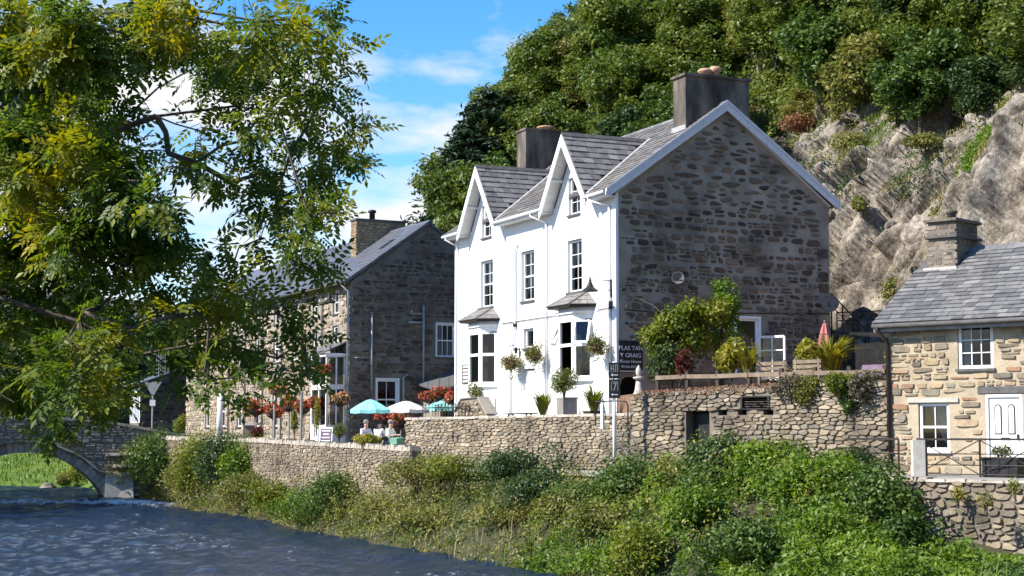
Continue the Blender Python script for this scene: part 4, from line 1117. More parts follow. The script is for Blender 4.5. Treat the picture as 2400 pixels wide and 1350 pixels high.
part('case', MB().box(-.06,.06,-.1,0,-.12,.14), M['black'], bm_); part('conduit', MB().tube([(0,-.03,-.1),(0,-.03,-2.2)], .015, 5), M['grey_metal'], bm_)
def dish(label, pos, rz, r):
    t = thing('satellite_dish', label, 'satellite dish', pos, rz, None)
    m = MB(); m.lathe([(.02, -.075), (r*.5, -.055), (r*.85, -.02), (r, 0), (r*.98, -.012), (r*.84, -.035), (r*.5, -.07), (.02, -.09)], (0,0,0), 18)
    d = part('reflector', m, M['dish'], t, smooth=True); d.rotation_euler = (R(105), 0, R(-35)); d.location = (0, -.35, 0)
    part('mount', MB().tube([(0,0,-.15), (0,-.2,-.15), (0,-.3,0)], .02, 6), M['iron'], t)
    part('feed_arm', MB().tube([(0,-.3,-.1), (-.12,-.75,-.12)], .012, 5).box(-.15,-.09,-.8,-.72,-.15,-.09), M['iron'], t)
dish('grey satellite dish high on the stone gable above the lime green tree', HW(2.2, -.003, 8.85), HA, .22)
dish('grey satellite dish at the rear corner of the stone gable', HW(8.4, -.003, 8.2), HA, .31)
part('cable', MB().tube([(0.3,-.03,7.75),(2.2,-.035,7.65),(5.5,-.035,7.78),(8.6,-.03,7.85)], .018, 5), M['black'], house)
sg = thing('painted_sign', 'dark board with white guest house lettering on the stone gable by the white corner', 'sign', HW(.52, -.006, 5.65), HA)
part('board', MB().box(-.44,.46,-.05,0,.0,1.06), M['black'], sg)
lettering(sg, 'PLAS TAN', .205, M['sign_white'], (0,-.056,.80), 0)
lettering(sg, 'Y GRAIG', .205, M['sign_white'], (0,-.056,.56), 0)
lettering(sg, 'Guest House', .15, M['sign_white'], (0,-.056,.36), 0)
lettering(sg, '01766 890310', .12, M['sign_white'], (0,-.056,.18), 0)
part('border_line', MB().box(-.44,.46,-.056,-.05,.02,.05), M['sign_white'], sg)
mb_ = thing('menu_board', 'framed menu board on the white wall beside the left bay', 'sign', HW(-.003, 12.75, 5.6), HA + FR)
part('board', MB().box(-.36,.36,-.04,0,0,.78), M['darkwood'], mb_)
for k in range(5): part('menu_sheet', MB().box(-.24,.24,-.046,-.041,.06+k*.145,.15+k*.145), M['sign_white'], mb_)

def basket(label, pos, rz, r, seed, chain=.55, trail=.5, group='flower baskets on the white house'):
    rs = np.random.RandomState(seed)
    t = thing('hanging_basket', label, 'hanging basket', pos, rz, group)
    part('bracket', MB().tube([(0,r+.02,chain), (0,.0,chain), (0,-.04,chain-.06)], .012, 5).tube([(0,r+.02,chain-.3), (0,.1,chain)], .010, 5), M['black'], t)
    part('chain', MB().tube([(0,0,chain), (-.2,0,-.05)], .006, 4).tube([(0,0,chain), (.2,0,-.05)], .006, 4).tube([(0,0,chain), (0,-.2,-.05)], .006, 4), M['black'], t)
    part('bowl', MB().lathe([(.05,-.27), (.16,-.22), (.22,-.1), (.24,0), (.2,.0)], (0,0,-.03), 12), M['darkwood'], t)
    lob = [(np.array([rs.uniform(-.35,.35)*r, rs.uniform(-.3,.3)*r, rs.uniform(-.35,.4)*r]), np.array([.62,.6,.55])*r*rs.uniform(.8,1.15)) for _ in range(6)]
    P, D = clump_points(rs, 1500, lob, .6)
    Pt = rs.normal(0, 1, (160, 3))*np.array([.45*r,.35*r,0]) + np.array([.1*r,0,-.5*r]); Pt[:,2] -= rs.uniform(0,1,160)**1.4*trail
    foliage('foliage', np.r_[P, Pt], np.r_[D*.7 + np.array([0,0,.4]), rs.normal(0,1,(160,3))], .075, M['leaf_basket'], seed, t)
    P, D = clump_points(rs, 90, lob, .1)
    foliage('flowers', P*1.06, D, .07, M['flower2'], seed+1, t, aspect=.9, kind='stuff')
    return t
basket('hanging basket on the white wall just below the slanting waste pipe', HW(-.45, 7.5, 6.35), HA+FR, .5, 1)
basket('hanging basket beneath the small ground floor window of the white house', HW(-.45, 5.3, 6.5), HA+FR, .52, 2, .42)
basket('hanging basket on the white wall between the right bay and the corner', HW(-.5, .45, 6.6), HA+FR, .5, 3, .5, .35)

# things on the terrace
def planter_box(label, pos, rz, sx, sy, h, mm, slats=5):
    t = thing('planter', label, 'planter', pos, rz)
    part('tub', MB().box(-sx/2,sx/2,-sy/2,sy/2,0,h), M[mm], t)
    for k in range(slats):
        a = -sx/2 + sx*k/slats; part('plank', MB().box(a+.006, a+sx/slats-.006, -sy/2-.02, -sy/2-.001, .02, h-.01), M[mm], t)
    part('rim', MB().box(-sx/2-.03,sx/2+.03,-sy/2-.03,sy/2+.03,h-.002,h+.05), M[mm], t)
    part('soil', MB().box(-sx/2+.03,sx/2-.03,-sy/2+.03,sy/2-.03,h+.04,h+.056), M['soil'], t)
    return t
planter_box('tall silvered wood planter below the right bay window', at(1329, 965, 54.6)*1, HA+FR, .5, .5, 1.05, 'greywood').location.z = 3.72
bush('potted_shrub', 'bushy flowering shrub growing out of the tall silvered planter', 'shrub', at(1322, 928, 54.6), (.62,.55,.85), 1900, .085, M['leaf_basket'], 11)
planter_box('low dark planter on the terrace near the corner of the white house', at(1392, 965, 53.2)*1, HA+FR, .5, .5, .5, 'darkwood', 4).location.z = 3.8
strap_plant('spiky_plant', 'yellow green spiky plant in the low dark planter by the house corner', 'plant', at(1392, 964, 53.2), .85, 120, M['leaf_acer'], 12, w=.055)
tb = thing('patio_table', 'long dark wooden picnic table on the terrace in front of the white house', 'table', at(1218, 1000, 57.2), HA+FR); tb.location.z = 3.62; tb.scale = (.75,.75,.95)
for k in range(5): part('plank', MB().box(-1.3,1.3,-.36+k*.145,-.23+k*.145,.70,.74), M['darkwood'], tb)
for x in (-1.0, 1.0):
    part('leg', MB().beam((x,-.5,0), (x,-.1,.7), .09, .05).beam((x,.5,0), (x,.1,.7), .09, .05), M['darkwood'], tb)
for y in (-.75, .75): part('seat', MB().box(-1.3,1.3,y-.12,y+.12,.42,.46), M['darkwood'], tb)
strap_plant('spiky_plant', 'yellow green spiky plant at the terrace edge beside the dark picnic table', 'plant', at(1272, 972, 55.4), .85, 130, M['leaf_acer'], 13, w=.055)
bush('potted_shrub', 'round leafy shrub in a pot beside the left bay window', 'shrub', at(1110, 965, 60.5), (.5,.45,1.0), 900, .085, M['leaf_basket'], 14)
pt = thing('plant_pot', 'dark plant pot standing beside the left bay window', 'pot', at(1110, 975, 60.5), 0)
part('pot', MB().lathe([(.2,0),(.27,.45),(.3,.5),(.26,.5)], (0,0,0), 12), M['darkwood'], pt)
for k, (yy, hh, lab) in enumerate(((8.2, .55, 'small dark topiary plant in a pot left of the picnic table'), (5.6, .6, 'small dark topiary plant in a pot right of the picnic table'))):
    t = thing('topiary', lab, 'plant', HW(-2.9, yy, 3.75), 0)
    part('pot', MB().lathe([(.12,0),(.17,.28),(.14,.28)], (0,0,0), 10), M['darkwood'], t)
    part('stem', MB().tube([(0,0,.25),(.02,0,.75)], .02, 5), M['bark'], t)
    rs = np.random.RandomState(k); P = rs.normal(0,1,(260,3)); P /= np.linalg.norm(P,axis=1)[:,None]
    foliage('foliage', P*np.array([.32,.32,.16]) + np.array([0,0,.82]), P + np.array([0,0,.5]), .06, M['leaf_dark'], k, t)
rl = thing('railing', 'dark iron railing with finials along the terrace edge by the picnic table', 'railing', HW(-3.4, 8.9, 3.7), HA+FR)
part('rail', MB().tube([(0,0,.85),(4.4,0,.85)], .02, 5).tube([(0,0,.2),(4.4,0,.2)], .015, 5), M['iron'], rl)
for k in range(15):
    part('baluster', MB().tube([(k*.314,0,.0),(k*.314,0,.92)], .011, 5).ball((k*.314,0,.95), .03, 6, 4), M['iron'], rl)
st = thing('stair_parapet', 'stone stair parapet with sloping slate coping at the left end of the terrace', 'wall', at(1117, 975, 57.2), R(-56))
st.scale = (.8, .8, .8); st.location.z = 4.05
ss = part('wall', MB().extrude([(-1.3,-.3,.4),(-.75,-.3,.92),(.55,-.3,.98),(1.25,-.3,.3),(1.25,-.3,-.2),(-1.3,-.3,-.2)], [(-1.3,.2,.4),(-.75,.2,.92),(.55,.2,.98),(1.25,.2,.3),(1.25,.2,-.2),(-1.3,.2,-.2)]), M['mortar_wall'], st)
place_stones([e for e in rubble(5, -1.3, 1.25, -.2, .92, (.1,.2), (.16,.4), .015) if e.c[1]+.1 < min(.95, 1.6+e.c[0]*1.0, .98-(e.c[0]-.5)*.95)], 'wall', ss, 0, (0,-.3))
part('coping_slab', MB().beam((-1.35,-.05,.38),(-.78,-.05,.97),.6,.06), M['sillslate'], st); part('coping_slab', MB().beam((-.8,-.05,.97),(.6,-.05,1.02),.6,.06), M['sillslate'], st); part('coping_slab', MB().beam((.58,-.05,1.02),(1.32,-.05,.28),.6,.06), M['coping'], st)
part('post', MB().tube([(1.5,0,-.1),(1.5,0,.95)], .035, 6), M['grey_metal'], st)
# ------------------------------------------------------------------ the stone inn behind
SA = R(27.19)
def SW(x, y, z): c, s = math.cos(SA), math.sin(SA); return Vector((-7.186 + c*x - s*y, 72 + s*x + c*y, z))
inn = thing('stone_inn', 'long grey rubble stone inn with blue slate roof standing behind the white house', 'building', (-7.186, 72, 2.76), SA, zero=True)
wins = []
for y0 in (1.45, 4.1, 6.9, 9.7, 12.6, 15.5, 18.4, 21.3):
    wins += [(-y0-.78, -y0, 9.0, 10.1), (-y0-.8, -y0, 7.1, 8.48)]
    if y0 > 4: wins.append((-y0-.85, -y0, 3.9, 5.6))
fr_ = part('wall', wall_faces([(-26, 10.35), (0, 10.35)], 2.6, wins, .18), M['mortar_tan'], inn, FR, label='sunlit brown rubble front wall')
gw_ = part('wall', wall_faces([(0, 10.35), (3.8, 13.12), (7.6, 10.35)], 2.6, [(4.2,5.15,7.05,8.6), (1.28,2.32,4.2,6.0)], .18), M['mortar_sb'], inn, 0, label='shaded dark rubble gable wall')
m = MB(); m.poly([(7.6,0,2.6),(7.6,26,2.6),(7.6,26,10.35),(7.6,0,10.35)]); m.poly([(0,26,2.6),(0,26,10.35),(3.8,26,13.12),(7.6,26,10.35),(7.6,26,2.6)]); part('wall', m, M['mortar_sb'], inn, label='rear and far end walls')
def fin(s, z, w, h):
    for a, b, c_, d in wins:
        if s + w*.5 > a - .04 and s - w*.5 < b + .04 and z + h*.5 > c_ - .1 and z - h*.5 < d + .05: return False
    return True
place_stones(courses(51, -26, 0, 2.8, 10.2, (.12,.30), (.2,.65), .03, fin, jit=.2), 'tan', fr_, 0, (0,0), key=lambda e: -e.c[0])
def sgin(s, z, w, h):
    for ds in (-.5,.5):
        x, zz = s + ds*w, z + h*.5
        if x < .03 or zz > 10.35 + min(x, 7.6-x)*.729 - .15: return False
        for zz in (z - h*.5, z + h*.5):
            if (4.1 < x < 5.25 and 6.95 < zz < 8.75) or (1.15 < x < 2.45 and 4.0 < zz < 6.2): return False
    return True
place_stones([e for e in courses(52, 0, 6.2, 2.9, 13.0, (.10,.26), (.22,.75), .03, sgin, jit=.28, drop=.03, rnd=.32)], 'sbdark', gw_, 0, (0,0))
rm = MB(); zr = lambda x: 10.30 + (x + .35)*.71
rm.extrude([(-.35,-.12,10.2),(-.35,-.12,10.31),(3.8,-.12,zr(3.8)),(8.0,-.12,10.3),(8.0,-.12,10.2),(3.8,-.12,zr(3.8)-.12)], [(-.35,26.1,10.2),(-.35,26.1,10.31),(3.8,26.1,zr(3.8)),(8.0,26.1,10.3),(8.0,26.1,10.2),(3.8,26.1,zr(3.8)-.12)])
irf = part('roof', rm, M['slate_b'], inn)
place_slates('blue', irf, (-.4, -.15, 10.29), (0,1,0), (1,0,.71), 18, 5.2, .26, .4, 55, lambda p: not (2.0 < p.x and 4.5 < p.y < 5.4), 300, key=lambda p: p.y)
for k in range(30):
    y0 = -.13 + k*.5; part('ridge_tile', MB().extrude([(3.66,y0,zr(3.8)-.05),(3.8,y0,zr(3.8)+.08),(3.94,y0,zr(3.8)-.05)], [(3.66,y0+.49,zr(3.8)-.05),(3.8,y0+.49,zr(3.8)+.08),(3.94,y0+.49,zr(3.8)-.05)]), M['slate_b'], irf)
part('rooflight', MB().beam((2.1,1.6,zr(2.1)+.04),(2.7,1.6,zr(2.7)+.04),.5,.06), M['black'], irf)
part('gutter', MB().tube([(-.42,-.1,10.22),(-.42,26,10.22)], .065, 8), M['iron'], inn, smooth=True)
part('verge_board', MB().extrude([(-.35,-.16,10.3),(3.8,-.16,zr(3.8)),(3.8,-.16,zr(3.8)-.12),(-.35,-.16,10.18)], [(-.35,-.125,10.3),(3.8,-.125,zr(3.8)),(3.8,-.125,zr(3.8)-.12),(-.35,-.125,10.18)]), M['sillslate'], inn)
part('downpipe', MB().tube([(-.42,.05,10.2),(-.10,.05,9.9),(-.10,.05,2.8)], .06, 8), M['grey_metal'], inn, smooth=True)
for y in (3.4, 6.1, 9.0, 11.9, 14.8, 17.6): part('downpipe', MB().tube([(-.42,y,10.2),(-.08,y,9.9),(-.08,y,2.8)], .05, 6), M['wood'] if y == 6.1 else M['grey_metal'], inn, smooth=True)
for x, z0, z1 in ((.99, 5.5, 9.0), (3.52, 5.7, 9.4)): part('vent_pipe', MB().tube([(x,-.09,z0),(x,-.09,z1)], .05, 6), M['grey_metal'], inn, smooth=True)
part('flue_outlet', MB().tube([(3.52,-.09,9.0),(2.9,-.09,9.0),(2.9,-.2,9.15)], .06, 6).tube([(3.5,-.09,8.6),(2.75,-.12,8.6)], .05, 6), M['grey_metal'], inn, smooth=True)
part('pipe', MB().tube([(2.55,-.08,4.4),(2.55,-.08,6.1),(2.75,-.08,6.25)], .05, 6).tube([(0.2,-.06,6.95),(.99,-.06,6.95)], .025, 5), M['grey_metal'], inn, smooth=True)
ic = part('chimney', MB().box(2.05, 4.6, 4.55, 5.25, 10.8, 13.75), M['mortar_sb'], inn)
SV['brick'] = (M['brick'], .02)
place_stones(rubble(56, 2.05, 4.6, 11.5, 13.7, (.12,.14), (.24,.3), .02, jit=.05), 'brick', ic, 0, (0, 4.55), 'brick', 150)
place_stones(rubble(57, -5.25, -4.55, 11.5, 13.7, (.12,.14), (.2,.26), .02, jit=.05), 'brick', ic, FR, (2.05, 0), 'brick', 150)
part('chimney_cap', MB().box(2.0, 4.65, 4.5, 5.3, 13.748, 13.84), M['sillslate'], ic)
part('chimney_pot', MB().lathe([(.14,0),(.14,.35),(.2,.36),(.2,.46),(.1,.5)], (3.0,4.9,13.84), 10), M['black'], ic, smooth=True)
for k, (a, b, c_, d) in enumerate(wins): sash(inn, FR, (0,0), a+.02, b-.02, c_+.02, d-.02, 2, 2, .12, curt=[(.1,.9,.45,.95,'curtain')] if k % 3 == 0 else None, sill=True)
sash(inn, 0, (0,0), 4.22, 5.13, 7.07, 8.58, 3, 2, .12, curt=[(.05,.4,.05,.95,'curtain'), (.5,.95,.0,.48,'curtain')], surround=.06)
sash(inn, 0, (0,0), 1.3, 2.3, 4.22, 5.98, 2, 2, .12, surround=.08)
# white projecting porch bay at the near corner of the front
pb = part('porch', MB().box(-.95, -.003, .45, 2.4, 2.78, 3.95).box(-1.0, -.003, .4, 2.45, 7.0, 7.15).box(-.95,-.87,2.3,2.4,3.95,7.0).box(-.95,-.87,.45,.53,3.95,7.0).box(-.1,-.003,.45,.53,3.95,7.0).box(-.95,-.003,.45,2.4,5.55,5.75).box(-.95,-.87,1.35,1.45,3.95,7.0).box(-.5,-.44,.45,.5,3.95,7.0), M['paint'], inn)
part('porch_roof', MB().extrude([(-1.1,.3,7.15),(-1.1,2.55,7.15),(-.003,2.55,7.65),(-.003,.3,7.65)], [(-1.1,.3,7.2),(-1.1,2.55,7.2),(-.003,2.55,7.72),(-.003,.3,7.72)]), M['slate'], pb)
for z0, z1 in ((4.0,5.52), (5.78,6.98)):
    part('pane', MB().box(-.90,-.89,.55,1.33,z0,z1).box(-.90,-.89,1.47,2.28,z0,z1).box(-.85,-.12,.49,.5,z0,z1), M['glass'], pb)
part('room_back', MB().box(-.06,-.02,.55,2.3,3.96,7.0), M['room'], pb)
swan_lamp('wall_lamp', 'black swan neck lamp under the eaves at the corner of the stone inn', SW(-.05, .3, 9.75), SA+FR, .85, None)
# lean-to on its gable
lt = thing('lean_to', 'low lean-to shed with grey sloping roof between the stone inn and the white house', 'shed', SW(2.9, -.01, 2.76), SA)
part('roof', MB().extrude([(.3,-2.6,2.62),(3.2,-2.6,3.5),(3.2,-.003,3.9),(.3,-.003,3.02)], [(.3,-2.6,2.7),(3.2,-2.6,3.58),(3.2,-.003,3.98),(.3,-.003,3.1)]), M['slate'], lt)
part('wall', MB().box(.5,3.1,-2.3,-.003,0,2.6), M['mortar_dark'], lt)
part('post', MB().box(.4,.5,-2.5,-2.4,0,2.6).box(1.8,1.9,-2.5,-2.4,0,3.0), M['darkwood'], lt)
part('fascia', MB().beam((.28,-2.62,2.66),(3.22,-2.62,3.54),.04,.14), M['greywood'], lt)

# small house beyond the bridge end
sh = thing('small_building', 'small single storey stone building with pale boarded front beyond the bridge end', 'building', (-22.9, 100, 3.0), R(25.5), zero=True)
fw_ = [(-1.35+.0,-1.2,4.2,6.0)]
part('wall', MB().box(.01, 5.5, .012, 2.6, 2.4, 6.55), M['render'], sh, label='pale boarded front wall')
for k in range(6): part('door_post', MB().box(-.06, .0, .22+k*.42, .34+k*.42, 4.25, 6.1), M['barge'], sh)
part('plinth', MB().box(-.05, .0, 0, 2.6, 2.4, 4.2), M['mortar_sb'], sh)
gs = part('wall', wall_faces([(0, 6.6), (2.6, 7.5), (7, 7.5)], 2.4, []), M['mortar_sb'], sh, 0, label='dark stone side wall')
place_stones([e for e in rubble(58, 0, 6, 3.6, 7.4, (.14,.3), (.3,.7), .03, lambda s, z, w, h: z < min(6.55 + s*.34, 7.45), .3)], 'sbdark', gs, 0, (0,0))
part('roof', MB().extrude([(-.35,-.2,6.45),(-.35,-.2,6.55),(2.6,-.2,7.6),(7,-.2,7.6),(7,-.2,7.5),(2.6,-.2,7.5)], [(-.35,2.8,6.45),(-.35,2.8,6.55),(2.6,2.8,7.6),(7,2.8,7.6),(7,2.8,7.5),(2.6,2.8,7.5)]), M['slate_b'], sh)
gr_ = part('roof_balustrade', MB().box(1.6,4.5,2.6,2.63,7.45,8.5).box(1.6,1.63,.3,2.6,7.2,8.5), M['glass'], sh)
for k in range(5): part('baluster', MB().box(1.57,1.63,.2+k*.58,.26+k*.58,7.1,8.5), M['grey_metal'], sh)
# yield sign seen from the back
ys = thing('road_sign', 'triangular give way sign seen from behind on a grey post by the bridge', 'sign', (-20.9, 94.5, 2.8), R(10))
part('post', MB().tube([(0,0,0),(0,0,3.6)], .045, 8), M['grey_metal'], ys)
part('plate', MB().extrude([(-.5,-.06,3.75),(.5,-.06,3.75),(0,-.06,2.85)], [(-.5,-.05,3.75),(.5,-.05,3.75),(0,-.05,2.85)]), M['grey_metal'], ys)
part('small_plate', MB().box(-.16,.16,-.06,-.05,2.35,2.7), M['paint'], ys)

# ------------------------------------------------------------------ the cottage on the right
KA = R(48.089)
def KW(x, y, z): c, s = math.cos(KA), math.sin(KA); return Vector((9.84 + c*x - s*y, 42.3 + s*x + c*y, z))
cot = thing('cottage', 'low cottage of warm sandstone rubble with grey slate roof and white front door', 'cottage', (9.84, 42.3, 2.62), KA, zero=True)
kops = [(1.93,2.90,5.24,6.40), (.80,1.66,3.18,4.42), (2.63,3.62,2.62,4.62), (6.2,7.1,5.24,6.4), (6.0,7.0,3.2,4.42)]
kw = part('wall', wall_faces([(0, 6.55), (9, 6.55)], 2.3, kops, .13), M['mortar_sand'], cot, FR, label='front wall of sandy rubble stone')
m = MB(); m.poly([(0,0,2.3),(0,0,6.55),(3,0,8.55),(6,0,6.55),(6,0,2.3)]); m.poly([(0,-9,2.3),(0,-9,6.55),(3,-9,8.55),(6,-9,6.55),(6,-9,2.3)]); m.poly([(6,0,2.3),(6,-9,2.3),(6,-9,6.55),(6,0,6.55)]); part('wall', m, M['mortar_sand'], cot, label='gable and rear walls')
def kin(s, z, w, h):
    if s - w*.5 < .02 or s + w*.5 > 8: return False
    for a, b, c_, d in kops:
        if s + w*.5 > a - .05 and s - w*.5 < b + .05 and z + h*.5 > c_ - .08 and z - h*.5 < d + .04: return False
    if .5 < s + w*.5 and s - w*.5 < 1.95 and 4.40 < z + h*.5 and z - h*.5 < 4.56: return False
    return True
place_stones(courses(61, .02, 8, 2.4, 6.45, (.10,.25), (.2,.8), .02, kin, jit=.2, split=.4, rnd=.25), 'sand', kw, 0, (0,0))
part('lintel', MB().box(.52, 1.93, -.05, .1, 4.425, 4.535), M['concrete'], kw)
part('lintel', MB().box(2.45, 3.85, -.03, .1, 4.63, 4.80), M['sillslate'], kw)
kz = lambda x: 6.50 + (x + .32)*.645
rm = MB()
rm.extrude([(-.32,.28,6.40),(-.32,.28,6.49),(3,.28,kz(3)-.01),(6.3,.28,6.5),(6.3,.28,6.4),(3,.28,kz(3)-.12)], [(-.32,-9,6.40),(-.32,-9,6.49),(3,-9,kz(3)-.01),(6.3,-9,6.5),(6.3,-9,6.4),(3,-9,kz(3)-.12)])
krf = part('roof', rm, M['sillslate'], cot)
place_slates('grey', krf, (-.37, -8, 6.475), (0,1,0), (1,0,.645), 8.28, 3.98, .215, .36, 63, lambda p: not (2.15 < p.x and -.95 < p.y < .2), 300, key=lambda p: -p.y + abs(p.x)*.1, vary=.32)
for k in range(12):
    y0 = -1.0 - k*.5; c_ = kz(3)
    part('ridge_tile', MB().extrude([(2.82,y0,c_-.08),(3,y0,c_+.08),(3.18,y0,c_-.08)], [(2.82,y0-.49,c_-.08),(3,y0-.49,c_+.08),(3.18,y0-.49,c_-.08)]), M['slate'], krf)
part('gutter', MB().tube([(-.40,.25,6.41),(-.40,-8.5,6.41)], .06, 8), M['sillslate'], cot, smooth=True)
part('fascia', MB().box(-.33,-.30,-8.5,.25,6.26,6.42), M['greywood'], cot)
part('downpipe', MB().tube([(-.40,.12,6.40),(-.40,.12,6.3),(-.08,-.0,6.0),(-.08,-.03,2.5)], .055, 8), M['rustpipe'], cot, smooth=True)
kc = part('chimney', MB().box(2.15, 3.5, -.85, -.08, 7.0, 9.35), M['mortar_sb'], cot)
place_stones([e for e in courses(64, -.0, .93, 7.6, 9.3, (.14,.24), (.25,.5), .02)], 'chim', kc, FR, (2.15, 0))
place_stones([e for e in courses(65, 2.15, 3.5, 7.6, 9.3, (.14,.24), (.25,.6), .02)], 'chim', kc, 0, (0, -.85))
part('drip_course', MB().box(2.05, 3.60, -.95, .02, 8.90, 8.96), M['sillslate'], kc)
part('chimney_cap', MB().box(2.05, 3.6, -.95, .02, 9.345, 9.42), M['stone_sb'], kc)
part('chimney_pot', MB().lathe([(.13,0),(.12,.18),(.16,.2),(.16,.27),(.11,.28)], (2.7,-.5,9.42), 12), M['chim'], kc, smooth=True)
part('flashing', MB().box(2.0, 2.14, -.95, .02, 7.75, 8.1), M['concrete'], kc)
sash(cot, FR, (0,0), 1.95, 2.88, 5.26, 6.38, 3, 3, .06, .075, meet=False, panes=True, curt=[(.08,.34,.05,.95,'curtain')])
kwn = sash(cot, FR, (0,0), .82, 1.64, 3.2, 4.4, 2, 2, .08, .07, curt=None, sillmat='paint')
m = MB(); V = []; n = 16   # curtain drawn aside to the right
for i in range(n+1):
    t = i/n; V += [(1.05 + .55*t, .2 + .03*math.sin(t*20), 4.33), (1.2 + .40*t**.7, .2 + .03*math.sin(t*20), 3.95 - .12*(1-t)), (1.48 + .10*t, .2 + .02*math.sin(t*20), 3.35)]
m.add(V, [(3*i, 3*i+3, 3*i+4, 3*i+1) for i in range(n)] + [(3*i+1, 3*i+4, 3*i+5, 3*i+2) for i in range(n)]); part('curtain', m, M['curtain'], kwn)
sash(cot, FR, (0,0), 6.22, 7.08, 5.26, 6.38, 3, 3, .06, .075, meet=False)
sash(cot, FR, (0,0), 6.02, 6.98, 3.22, 4.4, 2, 2, .08, .07)
# front door with two arched glazed lights
dm = part('door', MB().box(2.72, 3.53, .05, .10, 2.66, 4.52), M['paint'], cot, FR)
part('door_frame', MB().box(2.64,2.71,.0,.12,2.63,4.61).box(3.54,3.61,.0,.12,2.63,4.61).box(2.71,3.54,.0,.12,4.53,4.61), M['paint'], dm)
part('threshold', MB().box(2.6,3.65,-.1,.05,2.62,2.655), M['sillslate'], dm)
for cx in (2.95, 3.30):
    P = [(cx-.095, 3.62), (cx+.095, 3.62), (cx+.095, 4.27)] + [(cx + .095*math.cos(t), 4.27 + .095*math.sin(t)) for t in np.linspace(.3, PI-.3, 5)] + [(cx-.095, 4.27)]
    part('light_surround', MB().extrude([(x, .036, z) for x, z in P], [(x, .049, z) for x, z in P]), M['iron'], dm)
    Q = [(cx + (x-cx)*.72, 3.95 + (z-3.95)*.93) for x, z in P]
    part('arched_light', MB().extrude([(x, .028, z) for x, z in Q], [(x, .035, z) for x, z in Q]), M['curtain'], dm)
    part('leaded_motif', MB().extrude([(cx,.024,4.20),(cx+.03,.024,4.15),(cx,.024,4.10),(cx-.03,.024,4.15)], [(cx,.027,4.20),(cx+.03,.027,4.15),(cx,.027,4.10),(cx-.03,.027,4.15)]).extrude([(cx,.024,3.76),(cx+.03,.024,3.72),(cx,.024,3.68),(cx-.03,.024,3.72)], [(cx,.027,3.76),(cx+.03,.027,3.72),(cx,.027,3.68),(cx-.03,.027,3.72)]).tube([(cx,.025,3.76),(cx-.02,.025,3.9),(cx+.02,.025,4.0),(cx,.025,4.1)], .006, 4), M['grey_metal'], dm)
part('letter_plate', MB().box(3.02,3.24,.03,.049,3.48,3.54), M['iron'], dm)
part('door_handle', MB().box(3.44,3.48,.0,.049,3.5,3.62), M['iron'], dm)
hp_ = thing('wall_plaque', 'round dark stone plaque on the cottage wall left of its lower window', 'plaque', KW(-.003, -.34, 4.05), KA+FR)
part('disc', MB().tube([(0,0,0),(0,-.06,0)], .13, 12), M['stone_sb'], hp_)
# ------------------------------------------------------------------ walls
def run_wall(name, label, p0, p1, z0, ztop, thick, kind, rh, rw, seed, ops=(), mortar='mortar_wall', gap=.02, coping=None, keymode=None, cop_h=(.10,.18), limit=300, sq=False):
    """free standing or retaining wall from p0 (left as seen from the river) to p1; ztop: list of (s, z)"""
    p0, p1 = Vector(p0), Vector(p1); d = p1 - p0; L = d.length; rz = math.atan2(d.y, d.x)
    t = thing(name, label, 'wall', (p0.x, p0.y, z0), rz, zero=True)
    w = part('wall_core', wall_faces(ztop, z0, list(ops), .4), M[mortar], t)
    m = MB()
    for (a, za), (b, zb_) in zip(ztop, ztop[1:]):
        m.poly([(a,0,za),(b,0,zb_),(b,thick,zb_),(a,thick,za)])
    m.poly([(0,0,z0),(0,thick,z0),(0,thick,ztop[0][1]),(0,0,ztop[0][1])]); m.poly([(L,0,z0),(L,thick,z0),(L,thick,ztop[-1][1]),(L,0,ztop[-1][1])])
    m.poly([(0,thick,z0),(L,thick,z0)] + [(a,thick,za) for a, za in ztop[::-1]])
    part('wall_back', m, M[mortar], t)
    zt = lambda s: np.interp(s, [a for a, _ in ztop], [b for _, b in ztop])
    def ins(s, z, ww, h):
        if z + h*.5 > min(zt(s - ww*.5), zt(s + ww*.5)) + .03: return False
        for a, b, c_, e in ops:
            if s + ww*.5 > a and s - ww*.5 < b and z + h*.5 > c_ and z - h*.5 < e: return False
        return True
    S_ = (courses(seed, 0, L, z0 + .02, max(b for _, b in ztop), rh, rw, gap, ins, jit=.22, split=.3) if sq else rubble(seed, 0, L, z0 + .02, max(b for _, b in ztop), rh, rw, gap, ins, jit=.27))
    place_stones(S_, kind, w, 0, (0,0), key=keymode, limit=limit)
    if coping:
        rn = random.Random(seed); s = 0; k = 0
        while s < L - .05:
            ww = min(rn.uniform(*coping), L - s); h = rn.uniform(*cop_h); z = zt(s + ww/2)
            lean = rn.uniform(-.05, .05)
            A_ = [(s+.01,-.06-rn.random()*.03,z-.02),(s+ww-.01,-.06-rn.random()*.03,z-.02),(s+ww-.02+lean,-.05,z+h*rn.uniform(.85,1.1)),(s+.02+lean,-.05,z+h)]
            part('coping_stone', MB().extrude(A_, [(x, thick+.04, zz) for x, y, zz in A_]), M['coping'], t); s += ww
    return t, w
TWL = (Vector((4.93,46.78)) - Vector((-3.89,59.8))).length
tw, tww = run_wall('terrace_wall', 'pale rubble stone wall in front of the white house terrace', (-3.89,59.8), (4.93,46.78), 2.5, [(0,4.12),(TWL,4.18)], .4, 'wall', (.05,.15), (.12,.40), 71, coping=(.35,.8), cop_h=(.05,.08), gap=.012)
GL = (Vector((9.8,42.35)) - Vector((3.5,48.0))).length
gops_ = [(2.0,2.82,2.6,4.26), (3.95,4.8,4.33,4.64), (3.12,3.42,4.14,4.28), (3.78,4.08,4.14,4.28), (4.62,4.95,4.14,4.28)]
